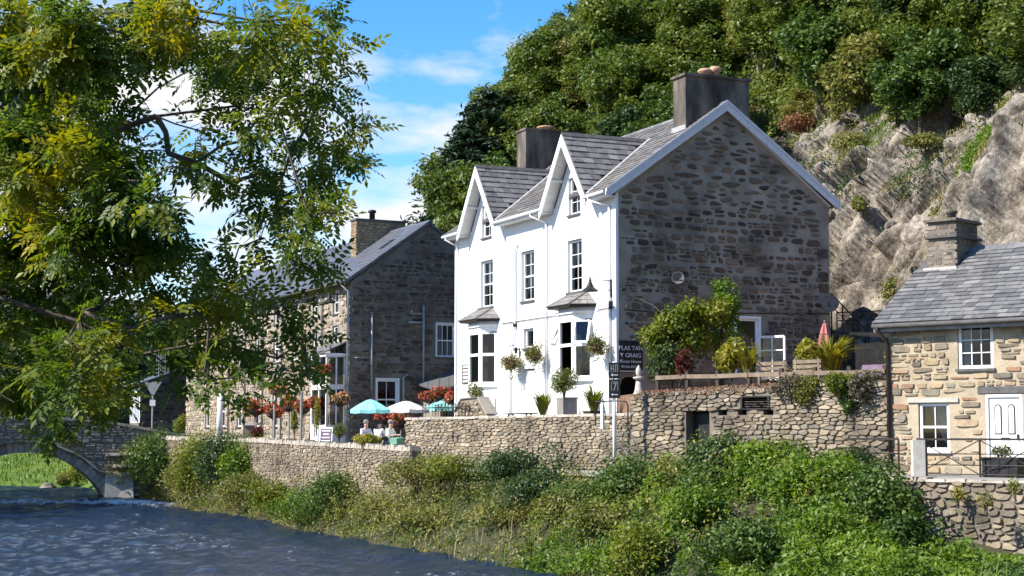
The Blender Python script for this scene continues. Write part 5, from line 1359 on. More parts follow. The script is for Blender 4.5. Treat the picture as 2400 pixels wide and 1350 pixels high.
gwl, gww = run_wall('garden_wall', 'tall rubble retaining wall of the garden with a dark doorway and vent holes', (3.5,48.0), (9.8,42.35), 2.5, [(0,4.78),(4,4.92),(GL,5.02)], .5, 'wall', (.06,.165), (.13,.42), 72, ops=gops_, gap=.012)
part('doorway_back', MB().box(1.9, 2.9, .38, .5, 2.5, 4.3), M['dark'], gww)
part('gate', MB().box(2.03,2.79,.36,.38,2.62,4.2), M['black'], gww)  # black sheet: the doorway's darkness is put into its colour
for a, b, c_, d in gops_[1:]: part('hole_back', MB().box(a-.05,b+.05,.3,.36,c_-.05,d+.05), M['dark'], gww)
part('vent_frame', MB().box(3.9,4.85,-.05,.05,4.63,4.67).box(3.9,3.96,-.05,.05,4.3,4.63).box(4.79,4.85,-.05,.05,4.3,4.63).box(3.9,4.85,-.05,.05,4.29,4.33), M['iron'], gww)
for k in range(4): part('louvre', MB().beam((3.96,.05,4.37+k*.065),(4.79,.05,4.37+k*.065),.05,.012,(0,.5,1)), M['iron'], gww)
part('cable', MB().tube([(0.2,-.03,4.24),(2,-.03,4.28),(4,-.05,4.30),(4.85,-.04,4.55),(6.6,-.04,4.62),(8.3,-.04,4.72)], .014, 4), M['black'], gww)
LWL = (Vector((-3.6,58.6)) - Vector((-18.6,86.6))).length
lw, lww = run_wall('riverside_wall', 'low riverside wall of pale rubble with upright coping stones along the street', (-18.6,86.6), (-3.6,58.6), .3, [(0,3.26),(16,3.2),(LWL,2.98)], .4, 'wall', (.05,.14), (.11,.34), 73, coping=(.14,.34), cop_h=(.12,.2), gap=.015, keymode=lambda e: -e.c[0])
RWL = (Vector((17.5,31.6)) - Vector((8.2,39.9))).length
rw_, rww = run_wall('path_wall', 'rough stone retaining wall below the cottage path with patches of grey cement', (8.2,39.9), (17.5,31.6), .0, [(0,2.52),(RWL,2.56)], .4, 'wall', (.09,.24), (.16,.5), 74, gap=.03, mortar='mortar_sb', coping=(.25,.6), cop_h=(.02,.09))

# ------------------------------------------------------------------ the bridge
BA = math.atan2(.31, .95)          # to the right as seen from the river the bridge recedes
b0 = Vector((-19.6, 88.4))
br = thing('stone_bridge', 'old humped rubble stone bridge with a low arch over the river', 'bridge', (b0.x, b0.y, 0), BA, zero=True)
cx, hs_, zc_, rise = -6.55, 4.15, .15, 2.4       # arch centre, half span, springing height, rise
Rr = (hs_**2 + rise**2)/(2*rise); zq = zc_ + rise - Rr
arch = lambda s: zq + math.sqrt(max(Rr**2 - (s - cx)**2, 0))
br_ = 0
ptop = [(-24, 3.6), (-16, 4.0), (-9, 4.32), (-4.5, 4.30), (-2.2, 4.1), (0.5, 3.62), (2.4, 3.3)]
top = lambda s: float(np.interp(s, [a for a, _ in ptop], [b for _, b in ptop]))
m = MB(); ss_ = sorted(set(list(np.linspace(cx-hs_, cx+hs_, 41)) + [a for a, _ in ptop] + [-24, 2.4]))
for a, b in zip(ss_, ss_[1:]):
    mid = (a + b)/2; inn_ = abs(mid - cx) < hs_
    za, zb2 = (arch(a), arch(b)) if inn_ else (-.9, -.9)
    m.poly([(a,0,za),(b,0,zb2),(b,0,top(b)),(a,0,top(a))]); m.poly([(a,4.2,za),(b,4.2,zb2),(b,4.2,top(b)),(a,4.2,top(a))])
    m.poly([(a,0,top(a)),(b,0,top(b)),(b,.4,top(b)),(a,.4,top(a))]); m.poly([(a,3.8,top(a)),(b,3.8,top(b)),(b,4.2,top(b)),(a,4.2,top(a))])
    m.poly([(a,.4,top(a)),(b,.4,top(b)),(b,.4,top(b)-1.1),(a,.4,top(a)-1.1)]); m.poly([(a,.4,top(a)-1.1),(b,.4,top(b)-1.1),(b,3.8,top(b)-1.1),(a,3.8,top(a)-1.1)])
    if inn_: m.poly([(a,0,za),(a,4.2,za),(b,4.2,zb2),(b,0,zb2)])
for s in (cx-hs_, cx+hs_): m.poly([(s,0,-.9),(s,4.2,-.9),(s,4.2,arch(s)+.02),(s,0,arch(s)+.02)])
bw = part('spandrel_wall', m, M['mortar_sb'], br)
def bin_(s, z, w, h):
    if z + h*.5 > min(top(s-w*.5), top(s+w*.5)) - .02: return False
    for x in (s-w*.5, s+w*.5):
        if abs(x - cx) < hs_ + .5:
            if z - h*.5 < arch(min(max(x, cx-hs_), cx+hs_)) + (.62 if abs(x-cx) < hs_ else -9): return False
            if z < .2 and abs(x-cx) < hs_+.1: return False
    return True
place_stones(courses(81, -14, 2.4, .0, 4.3, (.11,.24), (.2,.7), .02, bin_, jit=.22), 'bridge', bw, 0, (0,0))
n = 34; a0 = math.asin(hs_/Rr)
for i in range(n):
    t0, t1 = -a0 + 2*a0*i/n + .003, -a0 + 2*a0*(i+1)/n - .003; r1 = Rr + .5 + .07*math.sin(i*2.3)
    P = [(cx+Rr*math.sin(t0), zq+Rr*math.cos(t0)), (cx+Rr*math.sin(t1), zq+Rr*math.cos(t1)), (cx+r1*math.sin(t1), zq+r1*math.cos(t1)), (cx+r1*math.sin(t0), zq+r1*math.cos(t0))]
    part('voussoir', MB().extrude([(x, -.05-.03*(i % 3)*.5, z) for x, z in P], [(x, .3, z+.002) for x, z in P]), M['stone_bridge'], br)
rn = random.Random(3); s = cx - hs_*.75
while s < cx + hs_ + 1.6:
    w = rn.uniform(.5, .95); q = lambda x: max(zq + math.sqrt(max((Rr+.62)**2 - (x-cx)**2, .05)), 1.3)
    part('drip_slab', MB().beam((s, -.12, q(s)), (s+w, -.12, q(s+w)), .35, .10), M['stone_bridge'], br); s += w + .02
for x0, x1, z, pr in ((-2.0,.3,1.75,.55), (-1.3,1.4,2.05,.45), (-2.4,-.2,2.35,.4), (-.2,1.8,1.55,.5)):
    part('projecting_slab', MB().extrude([(x0,-pr,z),(x1,-pr*.8,z+.1),(x1,0.1,z+.12),(x0,0.1,z)], [(x0+.1,-pr+.08,z+.16),(x1-.05,-pr*.8+.05,z+.24),(x1,.1,z+.26),(x0,.1,z+.16)]), M['stone_bridge'], br)
pier = part('abutment', MB().extrude([(cx+hs_+.02,-.35,-.9),(cx+hs_+1.5,-.5,-.9),(cx+hs_+1.5,.1,-.9),(cx+hs_+.02,.1,-.9)], [(cx+hs_+.02,-.12,1.5),(cx+hs_+1.5,-.12,1.5),(cx+hs_+1.5,.1,1.5),(cx+hs_+.02,.1,1.5)]), M['concrete'], br)
s = -14
while s < 2.3:
    w = rn.uniform(.5, 1.0); e = min(s+w, 2.38)
    part('coping_stone', MB().extrude([(s+.01,-.1,top(s)-.01),(e-.01,-.1,top(e)-.01),(e-.01,-.1,top(e)+rn.uniform(.1,.16)),(s+.01,-.1,top(s)+rn.uniform(.1,.16))], [(s+.01,.5,top(s)-.01),(e-.01,.5,top(e)-.01),(e-.01,.5,top(e)+.12),(s+.01,.5,top(s)+.12)]), M['coping'], br); s += w
# ------------------------------------------------------------------ garden: fence, parasol, benches, plants
GA = math.atan2(42.35-48.0, 9.8-3.5)
def GW(s, y, z): c, s_ = math.cos(GA), math.sin(GA); return Vector((3.5 + c*s - s_*y, 48.0 + s_*s + c*y, z))
fn = thing('garden_fence', 'low weathered wooden post and rail fence on top of the garden wall', 'fence', GW(.6, .55, 4.86), GA)
for k in range(8):
    part('post', MB().box(k*1.07-.05, k*1.07+.05, -.05, .05, -.1, .58), M['rustpipe'], fn)
    if k < 7: part('rail', MB().beam((k*1.07-.03, -.07, .40+.02*(k%2)), (k*1.07+1.1, -.07, .40+.02*((k+1)%2)), .04, .12), M['wood'], fn)
ps = thing('parasol', 'closed faded red parasol standing in the garden beside the stone gable', 'parasol', at(1935, 880, 47.4)*1.0, 0)
ps.location.z = 4.8
part('pole', MB().tube([(0,0,0),(0,0,2.05)], .025, 8), M['wood'], ps)
m = MB(); V = []; n = 14
for j, (z, r) in enumerate(((.75,.24),(1.1,.22),(1.5,.17),(1.85,.10),(2.02,.05),(2.06,.01))):
    for i in range(n):
        q = r*(1 + .22*(1 if i % 2 else -1)); V.append((q*math.cos(2*PI*i/n), q*math.sin(2*PI*i/n), z))
m.add(V, [(j*n+i, j*n+(i+1)%n, (j+1)*n+(i+1)%n, (j+1)*n+i) for j in range(5) for i in range(n)])
part('canopy', m, M['pink'], ps); part('tie_band', MB().tube([(.13,0,1.72),(0,.13,1.72),(-.13,0,1.72),(0,-.13,1.72),(.13,0,1.72)], .02, 5), M['darkwood'], ps)
part('finial', MB().ball((0,0,2.09), .04, 8, 5), M['wood'], ps)
def bench(label, pos, rz, w, mm, back=True):
    t = thing('garden_bench', label, 'bench', pos, rz)
    for k in range(4): part('slat', MB().box(-w/2,w/2,-.24+k*.125,-.13+k*.125,.42,.45), M[mm], t)
    if back:
        for k in range(3): part('back_slat', MB().box(-w/2,w/2,.26,.29,.52+k*.14,.62+k*.14), M[mm], t)
    for x in (-w/2+.08, w/2-.08): part('leg', MB().box(x-.03,x+.03,-.22,-.16,0,.42).box(x-.03,x+.03,.24,.3,0,.94 if back else .42), M[mm], t)
    return t
bench('silvered wooden bench behind the garden fence, left one of the pair', GW(4.25, 1.3, 4.75), GA+PI, 1.0, 'wood')
bench('silvered wooden bench behind the garden fence, right one of the pair', GW(5.35, 1.4, 4.78), GA+PI, .9, 'wood')
pb_ = thing('covered_lounger', 'garden seat under a purple cover at the right end of the garden fence', 'seat', GW(7.6, 1.2, 4.86), GA)
part('cover', MB().extrude([(-.5,-.3,.32),(.55,-.3,.32),(.5,-.22,.62),(-.42,-.22,.62)], [(-.5,.35,.32),(.55,.35,.32),(.5,.3,.62),(-.42,.3,.62)]), M['purple'], pb_)
for x in (-.4,.45): part('leg', MB().box(x-.03,x+.03,-.25,-.19,0,.32).box(x-.03,x+.03,.24,.3,0,.32), M['darkwood'], pb_)
part('cushion', MB().ball((.35,0,.68), (.14,.12,.08), 8, 5), M['purple'], pb_)
gs_ = thing('garden_ornament', 'small grey stone ornament with ball finial on the wall by the house corner', 'ornament', GW(.12, .25, 4.75), 0)
part('plinth', MB().lathe([(.16,0),(.18,.04),(.13,.1),(.10,.3),(.08,.42)], (0,0,0), 10), M['concrete'], gs_, smooth=True)
part('dish', MB().lathe([(.05,.42),(.17,.50),(.17,.54),(.05,.56)], (0,0,0), 10), M['concrete'], gs_)
part('finial', MB().lathe([(.05,.55),(.09,.66),(.08,.78),(.03,.86),(.01,.9)], (0,0,0), 10), M['concrete'], gs_, smooth=True)
hr = thing('rail_hoop', 'black iron handrail with curved end at the foot of the white house corner', 'railing', GW(-.35, -.1, 4.15), GA)
part('rail', MB().tube([(-.9,0,.42),(-.1,0,.44),(.25,0,.42),(.33,0,.3),(.33,0,-.3)], .022, 6), M['black'], hr)
part('post', MB().tube([(-.9,0,-.3),(-.9,0,.42)], .02, 6), M['black'], hr)
part('white_post', MB().tube([(-.55,-.1,-.4),(-.55,-.1,.35)], .06, 8), M['paint'], hr)
# lime green tree and other garden plants
def small_tree(name, label, pos, h, Rr, mat_, n, size, seed, nl=11, mb=.45, group=None, trunkmat='bark'):
    t = thing(name, label, 'tree', pos, 0, group)
    part('trunk', trunk_mb(seed, h*.8, .07 + h*.008, 6, Rr[0]*.8), M[trunkmat], t)
    c_ = link('crown', crown_mesh('crown', seed, mat_, Rr, h - Rr[2]*.95, nl, n, size, (.34,.5), .55, .75), t); return t
small_tree('acer_tree', 'broad lime green acer in front of the dark stone gable', at(1598, 915, 50.3), 3.0, (1.85,1.2,1.25), M['leaf_acer'], 11000, .14, 201, 14)
small_tree('garden_tree', 'taller mid green tree behind the lime green acer, left of the gable window', at(1690, 915, 51.6), 3.75, (1.0,1.0,1.5), M['leaf_bright'], 6000, .13, 202, 13)
bush('garden_shrub', 'dark green shrub filling the shade beneath the lime green acer', 'shrub', at(1575, 905, 49.5), (1.0,.8,1.2), 2600, .11, M['leaf_dark'], 203)
bush('red_acer', 'small dark red acer shrub at the fence under the lime tree', 'shrub', at(1600, 900, 47.6), (.4,.4,.95), 900, .09, M['leaf_red'], 204)
bush('garden_shrub', 'yellow green broad leaved shrub behind the fence below the gable window', 'shrub', at(1715, 885, 47.0), (.85,.6,.95), 2200, .12, M['leaf_yellow'], 205)
strap_plant('spiky_plant', 'arching pale strap leaved plant behind the fence right of the yellow green shrub', 'plant', at(1755, 885, 46.6), 1.0, 150, M['leaf_yellow'], 206, w=.06)
bush('garden_shrub', 'yellow green shrub at the left foot of the closed parasol', 'shrub', at(1895, 880, 46.8), (.75,.55,1.0), 1800, .12, M['leaf_yellow'], 207)
strap_plant('spiky_plant', 'large arching strap leaved plant at the right foot of the closed parasol', 'plant', at(1950, 880, 45.6), 1.15, 220, M['leaf_yellow'], 208, w=.065)
bush('garden_shrub', 'low grey green shrub against the foot of the stone gable', 'shrub', HW(6.2, -1.0, 4.85), (1.3,.5,1.1), 1500, .10, M['leaf_grey'], 209)
bush('garden_shrub', 'green grey hedge shrub beside the cottage corner', 'shrub', GW(8.2, 2.2, 4.6), (.9,.7,1.9), 3200, .11, M['leaf_olive'], 210)
for k, (s, z, rx, rz_, mm, lab) in enumerate(((5.55,4.45,.55,.7,'leaf_grey','dry brown shrub trailing over the garden wall below the benches'), (6.25,4.35,.4,.8,'leaf_olive','yellow green shrub trailing over the garden wall below the parasol'), (7.1,4.6,.6,.6,'leaf_acer','bright green shrub trailing over the garden wall below the purple seat'), (7.9,4.3,.5,.9,'leaf_grey','grey heathery shrub on the garden wall by the cottage corner'), (7.35,4.0,.25,.9,'leaf_green','narrow green creeper hanging down the garden wall near the cottage'))):
    bush('trailing_shrub', lab, 'shrub', GW(s, .05, z), (rx*1.35,.5,rz_*1.15), 2300, .085, M[mm], 220+k)
rs = np.random.RandomState(5)
n = 2600; s = rs.uniform(.2, 5.2, n); P = np.stack([s, rs.uniform(-.12,.5,n), np.interp(s,[0,4,8],[4.76,4.9,5.0]) + rs.uniform(-.12,.10,n)], 1)
cov = foliage('wall_ground_cover', P, np.tile([0,-.5,.8],(n,1)), .07, mat('russet_moss', [(.16,.075,.045),(.25,.13,.08),(.22,.18,.08)], .95, 3), 6, None, kind='stuff'); cov.location = (3.5, 48.0, 0); cov.rotation_euler = (0,0,GA)
# steps and railing at the foot of the cliff behind the garden
rr = thing('cliff_railing', 'dark iron railing at the foot of the cliff between gable and cottage', 'railing', at(1962, 768, 58.6), R(-8))
part('rail', MB().tube([(0,0,.55),(1.7,0,.6)], .025, 5).tube([(0,0,.25),(1.7,0,.3)], .02, 5), M['iron'], rr)
for k in range(4): part('post', MB().tube([(k*.55,0,-.6),(k*.55,0,.6)], .025, 5), M['iron'], rr)
sr = thing('stair_rail', 'dark sloping handrail of the steps at the rear corner of the stone gable', 'railing', at(1950, 800, 58.9), R(-5))
part('rail', MB().tube([(0,0,1.75),(1.3,0,.3)], .028, 5).tube([(0,0,1.3),(1.3,0,-.15)], .02, 5), M['darkwood'], sr)
for k in range(4): part('post', MB().tube([(k*.4,0,-.6),(k*.4,0,1.72-k*.44)], .03, 5), M['darkwood'], sr)
dk = thing('dark_void_block', 'black block added as the dark void between the stone gable and the cottage', 'shed', HW(9.2, -3.4, 4.86), HA)  # black shell added to stand in for a dark, shaded void
part('wall', MB().box(0,3.6,0,.1,0,1.9).box(0,.1,.1,3.2,0,1.9).box(3.5,3.6,.1,3.2,0,1.9), M['black'], dk)
part('roof', MB().extrude([(-.2,-.2,1.9),(3.8,-.2,1.9),(3.8,3.4,2.3),(-.2,3.4,2.3)], [(-.2,-.2,1.98),(3.8,-.2,1.98),(3.8,3.4,2.38),(-.2,3.4,2.38)]), M['black'], dk)

# sign post on the footpath, railing, gate post and planter in front of the cottage
p = at(1440, 1048, 47.2); sp_ = thing('sign_post', 'white post with two square black footpath signs in front of the terrace wall', 'sign', (p.x, p.y, 2.6), R(6))
part('post', MB().tube([(0,0,-.3),(0,0,3.1)], .05, 10), M['paint'], sp_, smooth=True)
for z0, h, nm in ((2.62,.46,'upper'), (2.05,.54,'lower')):
    b = part('sign_plate', MB().box(-.16,.16,-.085,-.055,z0,z0+h), M['black'], sp_)
    part('plate_edge', MB().box(-.165,-.155,-.088,-.05,z0,z0+h).box(.155,.165,-.088,-.05,z0,z0+h), M['iron'], b)
    zc = z0 + .1
    part('arrow', MB().extrude([(-.11,-.09,zc),(-.05,-.09,zc+.045),(-.05,-.09,zc-.045)], [(-.11,-.086,zc),(-.05,-.086,zc+.045),(-.05,-.086,zc-.045)]).box(-.06,.10,-.09,-.086,zc-.012,zc+.012), M['sign_white'], b)
    if nm == 'lower':
        part('symbol', MB().box(-.10,-.085,-.09,-.086,z0+.2,z0+.48).box(.085,.10,-.09,-.086,z0+.2,z0+.48).box(-.085,.085,-.09,-.086,z0+.465,z0+.48).beam((.05,-.088,z0+.45),(-.02,-.088,z0+.22),.004,.03,(1,0,0)).beam((-.05,-.088,z0+.42),(.03,-.088,z0+.44),.004,.025), M['grey_metal'], b)
    else:
        part('symbol', MB().box(-.11,-.09,-.09,-.086,z0+.18,z0+.4).box(-.04,-.02,-.09,-.086,z0+.18,z0+.4).box(-.09,-.04,-.09,-.086,z0+.28,z0+.30).box(.02,.10,-.09,-.086,z0+.38,z0+.4).box(.02,.04,-.09,-.086,z0+.18,z0+.38).box(.08,.10,-.09,-.086,z0+.18,z0+.38), M['grey_metal'], b)
rg = thing('path_railing', 'dark iron railing with crossed bars along the path in front of the cottage', 'railing', KW(-1.62, .35, 2.6), KA+FR)
for a, b in ((0, 1.45), (1.95, 3.6), (3.6, 5.25), (5.25, 6.9)):
    part('top_rail', MB().beam((a,0,.90),(b,0,.90),.04,.05), M['iron'], rg)
    part('mid_rail', MB().tube([(a,0,.55),(b,0,.55)], .014, 5).tube([(a,0,.28),(b,0,.28)], .014, 5).tube([(a,0,.06),(b,0,.06)], .014, 5), M['iron'], rg)
    part('post', MB().tube([(b,0,-.15),(b,0,.9)], .026, 6), M['iron'], rg)
    if a > 1: part('cross_bar', MB().tube([(a,.01,.88),(b,.01,.05)], .014, 5).tube([(a,-.01,.05),(b,-.01,.88)], .014, 5), M['iron'], rg)
gp = thing('gate_pier', 'squat square granite gate pier in the railing before the cottage', 'gate pier', KW(-1.62, -1.62, 2.4), KA+FR+R(38))
part('pier', MB().box(-.14,.15,-.17,.17,0,1.08), M['concrete'], gp); part('shade_panel', MB().box(.153,.20,-.19,.19,.12,1.10), M['black'], gp)  # black panel stands in for shade on the pier's right face
pl_ = planter_box('black wooden planter on the path in front of the white cottage door', KW(-1.25, -3.75, 2.6), KA+FR+R(-10), 1.0, .55, .42, 'black', 4)
bush('potted_shrub', 'low green plant with white flowers growing in the black planter', 'plant', KW(-1.25, -3.6, 3.0), (.45,.25,.35), 500, .06, M['leaf_basket'], 231)

# ------------------------------------------------------------------ inn garden: parasols, people, baskets
def umbrella(label, pos, rz, r, mm, h=2.25, rise=.52):
    t = thing('patio_umbrella', label, 'umbrella', pos, rz, 'open umbrellas in the inn garden')
    part('pole', MB().tube([(0,0,0),(0,0,h+rise)], .03, 8), M['darkwood'], t)
    m = MB(); n = 8; V = [(0,0,h+rise)]
    for k, (q, z) in enumerate(((.18,h+rise*.93),(.6,h+rise*.5),(1,h))):
        for i in range(n*2):
            a = 2*PI*i/(n*2); rr = r*q*(1 if i % 2 == 0 else math.cos(PI/n)*.98); V.append((rr*math.cos(a), rr*math.sin(a), z - (.03*q if i % 2 else 0)))
    N = n*2; V += [(x*1.0, y*1.0, z-.14) for x, y, z in V[1+2*N:1+3*N]]
    m.add(V, [(0, 1+i, 1+(i+1)%N) for i in range(N)] + [(1+j*N+i, 1+(j+1)*N+i, 1+(j+1)*N+(i+1)%N, 1+j*N+(i+1)%N) for j in range(3) for i in range(N)])
    part('canopy', m, M[mm], t)
    for i in range(n): a = 2*PI*i/n; part('rib', MB().tube([(0,0,h+rise-.06),(r*.97*math.cos(a), r*.97*math.sin(a), h-.02)], .01, 4), M['darkwood'], t)
    part('finial', MB().ball((0,0,h+rise+.03), .04, 6, 4), M['darkwood'], t)
    part('base', MB().lathe([(.3,0),(.3,.06),(.06,.1)], (0,0,0), 12), M['iron'], t)
    return t
pu = at(868, 965, 66.0); umbrella('open teal umbrella over the seated people, nearest the inn corner', (pu.x, pu.y, 2.76), .35, .84, 'teal', 1.80, .42)
pu = at(952, 962, 69.0); umbrella('open cream umbrella behind the end of the terrace wall', (pu.x, pu.y, 2.76), .2, .98, 'cream', 1.85, .36)
pu = at(1045, 960, 70.5); umbrella('open teal umbrella partly hidden by the white house corner', (pu.x, pu.y, 2.76), .3, .95, 'teal', 1.95, .42)
def table(label, pos, rz):
    t = thing('picnic_table', label, 'table', pos, rz)
    for k in range(5): part('plank', MB().box(-.9,.9,-.36+k*.145,-.23+k*.145,.70,.74), M['greywood'], t)
    for x in (-.7,.7): part('leg', MB().beam((x,-.5,0),(x,-.1,.7),.08,.05).beam((x,.5,0),(x,.1,.7),.08,.05), M['greywood'], t)
    for y in (-.75,.75): part('seat', MB().box(-.9,.9,y-.13,y+.13,.42,.46), M['greywood'], t)
tp = at(890, 1020, 64.9); table('picnic table with people seated at it behind the riverside wall', (tp.x, tp.y, 2.76), R(-58))
def person(label, pos, rz, shirt, hair, hat=False):
    """seated figure: one skinned body; clothing and hair as children"""
    t = thing('person', label, 'person', pos, rz, None)
    def skin(name, J, E, rad, m_, root=0):
        me = bpy.data.meshes.new(name); me.from_pydata(J, E, []); me.update(); me.materials.append(m_)
        o = link(name, me, t); sk = o.modifiers.new('skin', 'SKIN'); sk.use_smooth_shade = True; ss = o.modifiers.new('sub', 'SUBSURF'); ss.levels = 1; ss.render_levels = 2
        for v, r_ in zip(me.skin_vertices[0].data, rad): v.radius = (r_, r_)
        me.skin_vertices[0].data[root].use_root = True; return o
    # pelvis, belly, chest, neck, head base, head; arms forward onto the table; thighs forward, shanks down
    J = [(0,0,.52),(0,.02,.70),(0,.0,.92),(0,-.02,1.04),(0,-.04,1.12),(0,-.05,1.24),
         (.17,0,.96),(.23,-.12,.72),(.14,-.34,.76),(.12,-.42,.77),(-.17,0,.96),(-.23,-.12,.72),(-.14,-.34,.76),(-.12,-.42,.77),
         (.10,-.02,.5),(.13,-.42,.5),(.13,-.42,.08),(.13,-.55,.05),(-.10,-.02,.5),(-.13,-.42,.5),(-.13,-.42,.08),(-.13,-.55,.05)]
    E = [(0,1),(1,2),(2,3),(3,4),(4,5),(2,6),(6,7),(7,8),(8,9),(2,10),(10,11),(11,12),(12,13),(0,14),(14,15),(15,16),(16,17),(0,18),(18,19),(19,20),(20,21)]
    rad = [.15,.14,.15,.055,.075,.10,.065,.048,.036,.032,.065,.048,.036,.032,.09,.065,.042,.035,.09,.065,.042,.035]
    skin('body', J, E, rad, M['skin'])
    skin('shirt', [J[i] for i in (0,1,2,6,7,10,11)], [(0,1),(1,2),(2,3),(3,4),(2,5),(5,6)], [.165,.16,.172,.085,.064,.085,.064], M[shirt])
    skin('trousers', [J[i] for i in (0,14,15,16,18,19,20)], [(0,1),(1,2),(2,3),(0,4),(4,5),(5,6)], [.16,.10,.078,.055,.10,.078,.055], M['trousers'])
    part('hair', MB().ball((0,-.03,1.275), (.112,.118,.105), 12, 8), M[hair], t, smooth=True)
    part('face', MB().ball((.036,-.145,1.25), .012, 6, 4).ball((-.036,-.145,1.25), .012, 6, 4).ball((0,-.158,1.22), (.014,.02,.022), 6, 4), M['skin'], t, smooth=True)
    return t
for k, (px, Y, rz, sh_, hr_, lab) in enumerate(((857, 64.6, R(32), 'shirt', 'hair', 'person in a lilac shirt with grey hair seated at the picnic table, left'), (888, 65.6, R(150), 'shirt2', 'hair2', 'person in a white shirt with dark hair seated in the middle at the picnic table'), (914, 64.2, R(60), 'shirt3', 'hair', 'person with pale hair and pale top seated at the right end of the picnic table'))):
    q = at(px, 1000, Y); person(lab, (q.x, q.y, 2.78), rz, sh_, hr_)
q = at(930, 1010, 61.2); gb = thing('wheelie_bin', 'green plastic bin at the end of the terrace wall', 'bin', (q.x, q.y, 2.7), R(-40))
part('body', MB().extrude([(-.2,-.22,0),(.2,-.22,0),(.2,.22,0),(-.2,.22,0)], [(-.27,-.28,.95),(.27,-.28,.95),(.27,.3,.95),(-.27,.3,.95)]), M['green_bin'], gb); gb.scale = (.7,.7,.72)
part('lid', MB().extrude([(-.29,-.3,.95),(.29,-.3,.95),(.29,.33,.98),(-.29,.33,.98)], [(-.27,-.28,1.0),(.27,-.28,1.0),(.27,.3,1.06),(-.27,.3,1.06)]), M['green_bin'], gb)
part('wheel', MB().tube([(-.25,.22,.09),(-.2,.22,.09)], .09, 10).tube([(.2,.22,.09),(.25,.22,.09)], .09, 10), M['black'], gb)
q = at(764, 1030, 68.6); ab = thing('chalkboard', 'white framed chalkboard menu standing on the street below the white porch', 'sign', (q.x, q.y, 2.76), R(-20))
part('board', MB().extrude([(-.3,-.12,.0),(.3,-.12,.0),(.3,.05,1.1),(-.3,.05,1.1)], [(-.3,-.08,.0),(.3,-.08,.0),(.3,.09,1.1),(-.3,.09,1.1)]), M['paint'], ab)
fy = lambda z: -.128 + z*.155
part('slate', MB().extrude([(-.25,fy(.08),.08),(.25,fy(.08),.08),(.25,fy(1.03),1.03),(-.25,fy(1.03),1.03)], [(-.25,fy(.08)+.01,.08),(.25,fy(.08)+.01,.08),(.25,fy(1.03)+.01,1.03),(-.25,fy(1.03)+.01,1.03)]), M['purple'], ab)
m = MB()
for k, w in enumerate((.2,.14,.19,.21,.12,.18)): zz = .92 - k*.14; m.extrude([(-w,fy(zz)-.006,zz),(w,fy(zz)-.006,zz),(w,fy(zz+.05)-.006,zz+.05),(-w,fy(zz+.05)-.006,zz+.05)], [(-w,fy(zz)-.002,zz),(w,fy(zz)-.002,zz),(w,fy(zz+.05)-.002,zz+.05),(-w,fy(zz+.05)-.002,zz+.05)])
part('chalk_lines', m, M['sign_white'], ab)
def flower_basket(label, pos, r, seed, fl='flower', stand=None, group='flower baskets outside the stone inn', nf=420, cat='hanging basket'):
    rs = np.random.RandomState(seed); t = thing('flower_basket', label, cat, pos, 0, group)
    lob = [(np.array([rs.uniform(-.5,.5)*r, rs.uniform(-.4,.4)*r, rs.uniform(-.25,.4)*r]), np.array([.6,.6,.5])*r*rs.uniform(.8,1.1)) for _ in range(6)]
    P, D = clump_points(rs, 520, lob, .6); foliage('foliage', P, D, .11, M['leaf_basket'], seed, t)
    P, D = clump_points(rs, nf, lob, .15); foliage('flowers', P*1.05, D, .11, M[fl], seed+1, t, aspect=.9, kind='stuff')
    part('bowl', MB().lathe([(.05,-.3*r*2),(r*.6,-.15*r*2),(r*.65,0)], (0,0,-.1*r), 10), M['darkwood'], t)
    if stand: part('stand', MB().tube([(0,0,-.2*r),(0,0,-stand)], .035, 6), M['greywood'], t)
    else: part('chain', MB().tube([(0,0,.1),(0,0,r+.5)], .01, 4), M['black'], t)
    return t
for k, (px, py, Y, r, st, lab) in enumerate(((757, 868, 71.5, .40, None, 'red and pink basket hanging left of the white porch of the inn'), (797, 938, 70.3, .42, None, 'russet and cream basket hanging right against the white porch of the inn'), (652, 912, 77, .55, None, 'pale pink and red basket hanging highest on the inn front left of the porch'), (600, 955, 76, .62, 1.5, 'wide red and yellow flower mound at the left end of the inn display'), (640, 965, 75.5, .5, 1.3, 'orange flower mound second from the left of the inn display'), (678, 948, 75, .5, 1.6, 'red flower mound in the middle of the inn display'), (712, 955, 74, .45, 1.4, 'orange red flower mound beside the white porch post'), (738, 945, 73, .42, 1.5, 'dark red flower mound just left of the white porch'), (1003, 930, 70.5, .42, None, 'rust coloured basket under the lean-to roof, left'), (1030, 925, 70.5, .45, None, 'rust and orange basket under the lean-to roof, middle'), (1052, 932, 70, .35, None, 'rust coloured basket by the white house corner under the lean-to'), (905, 975, 71.5, .55, 1.2, 'dark red and pink flower mass behind the seated people'), (940, 985, 71, .5, 1.1, 'dark red shrub of flowers beneath the cream umbrella'))):
    flower_basket(lab, at(px, py, Y), r, 300+k, 'flower' if k not in (1,2) else 'flower2', st)
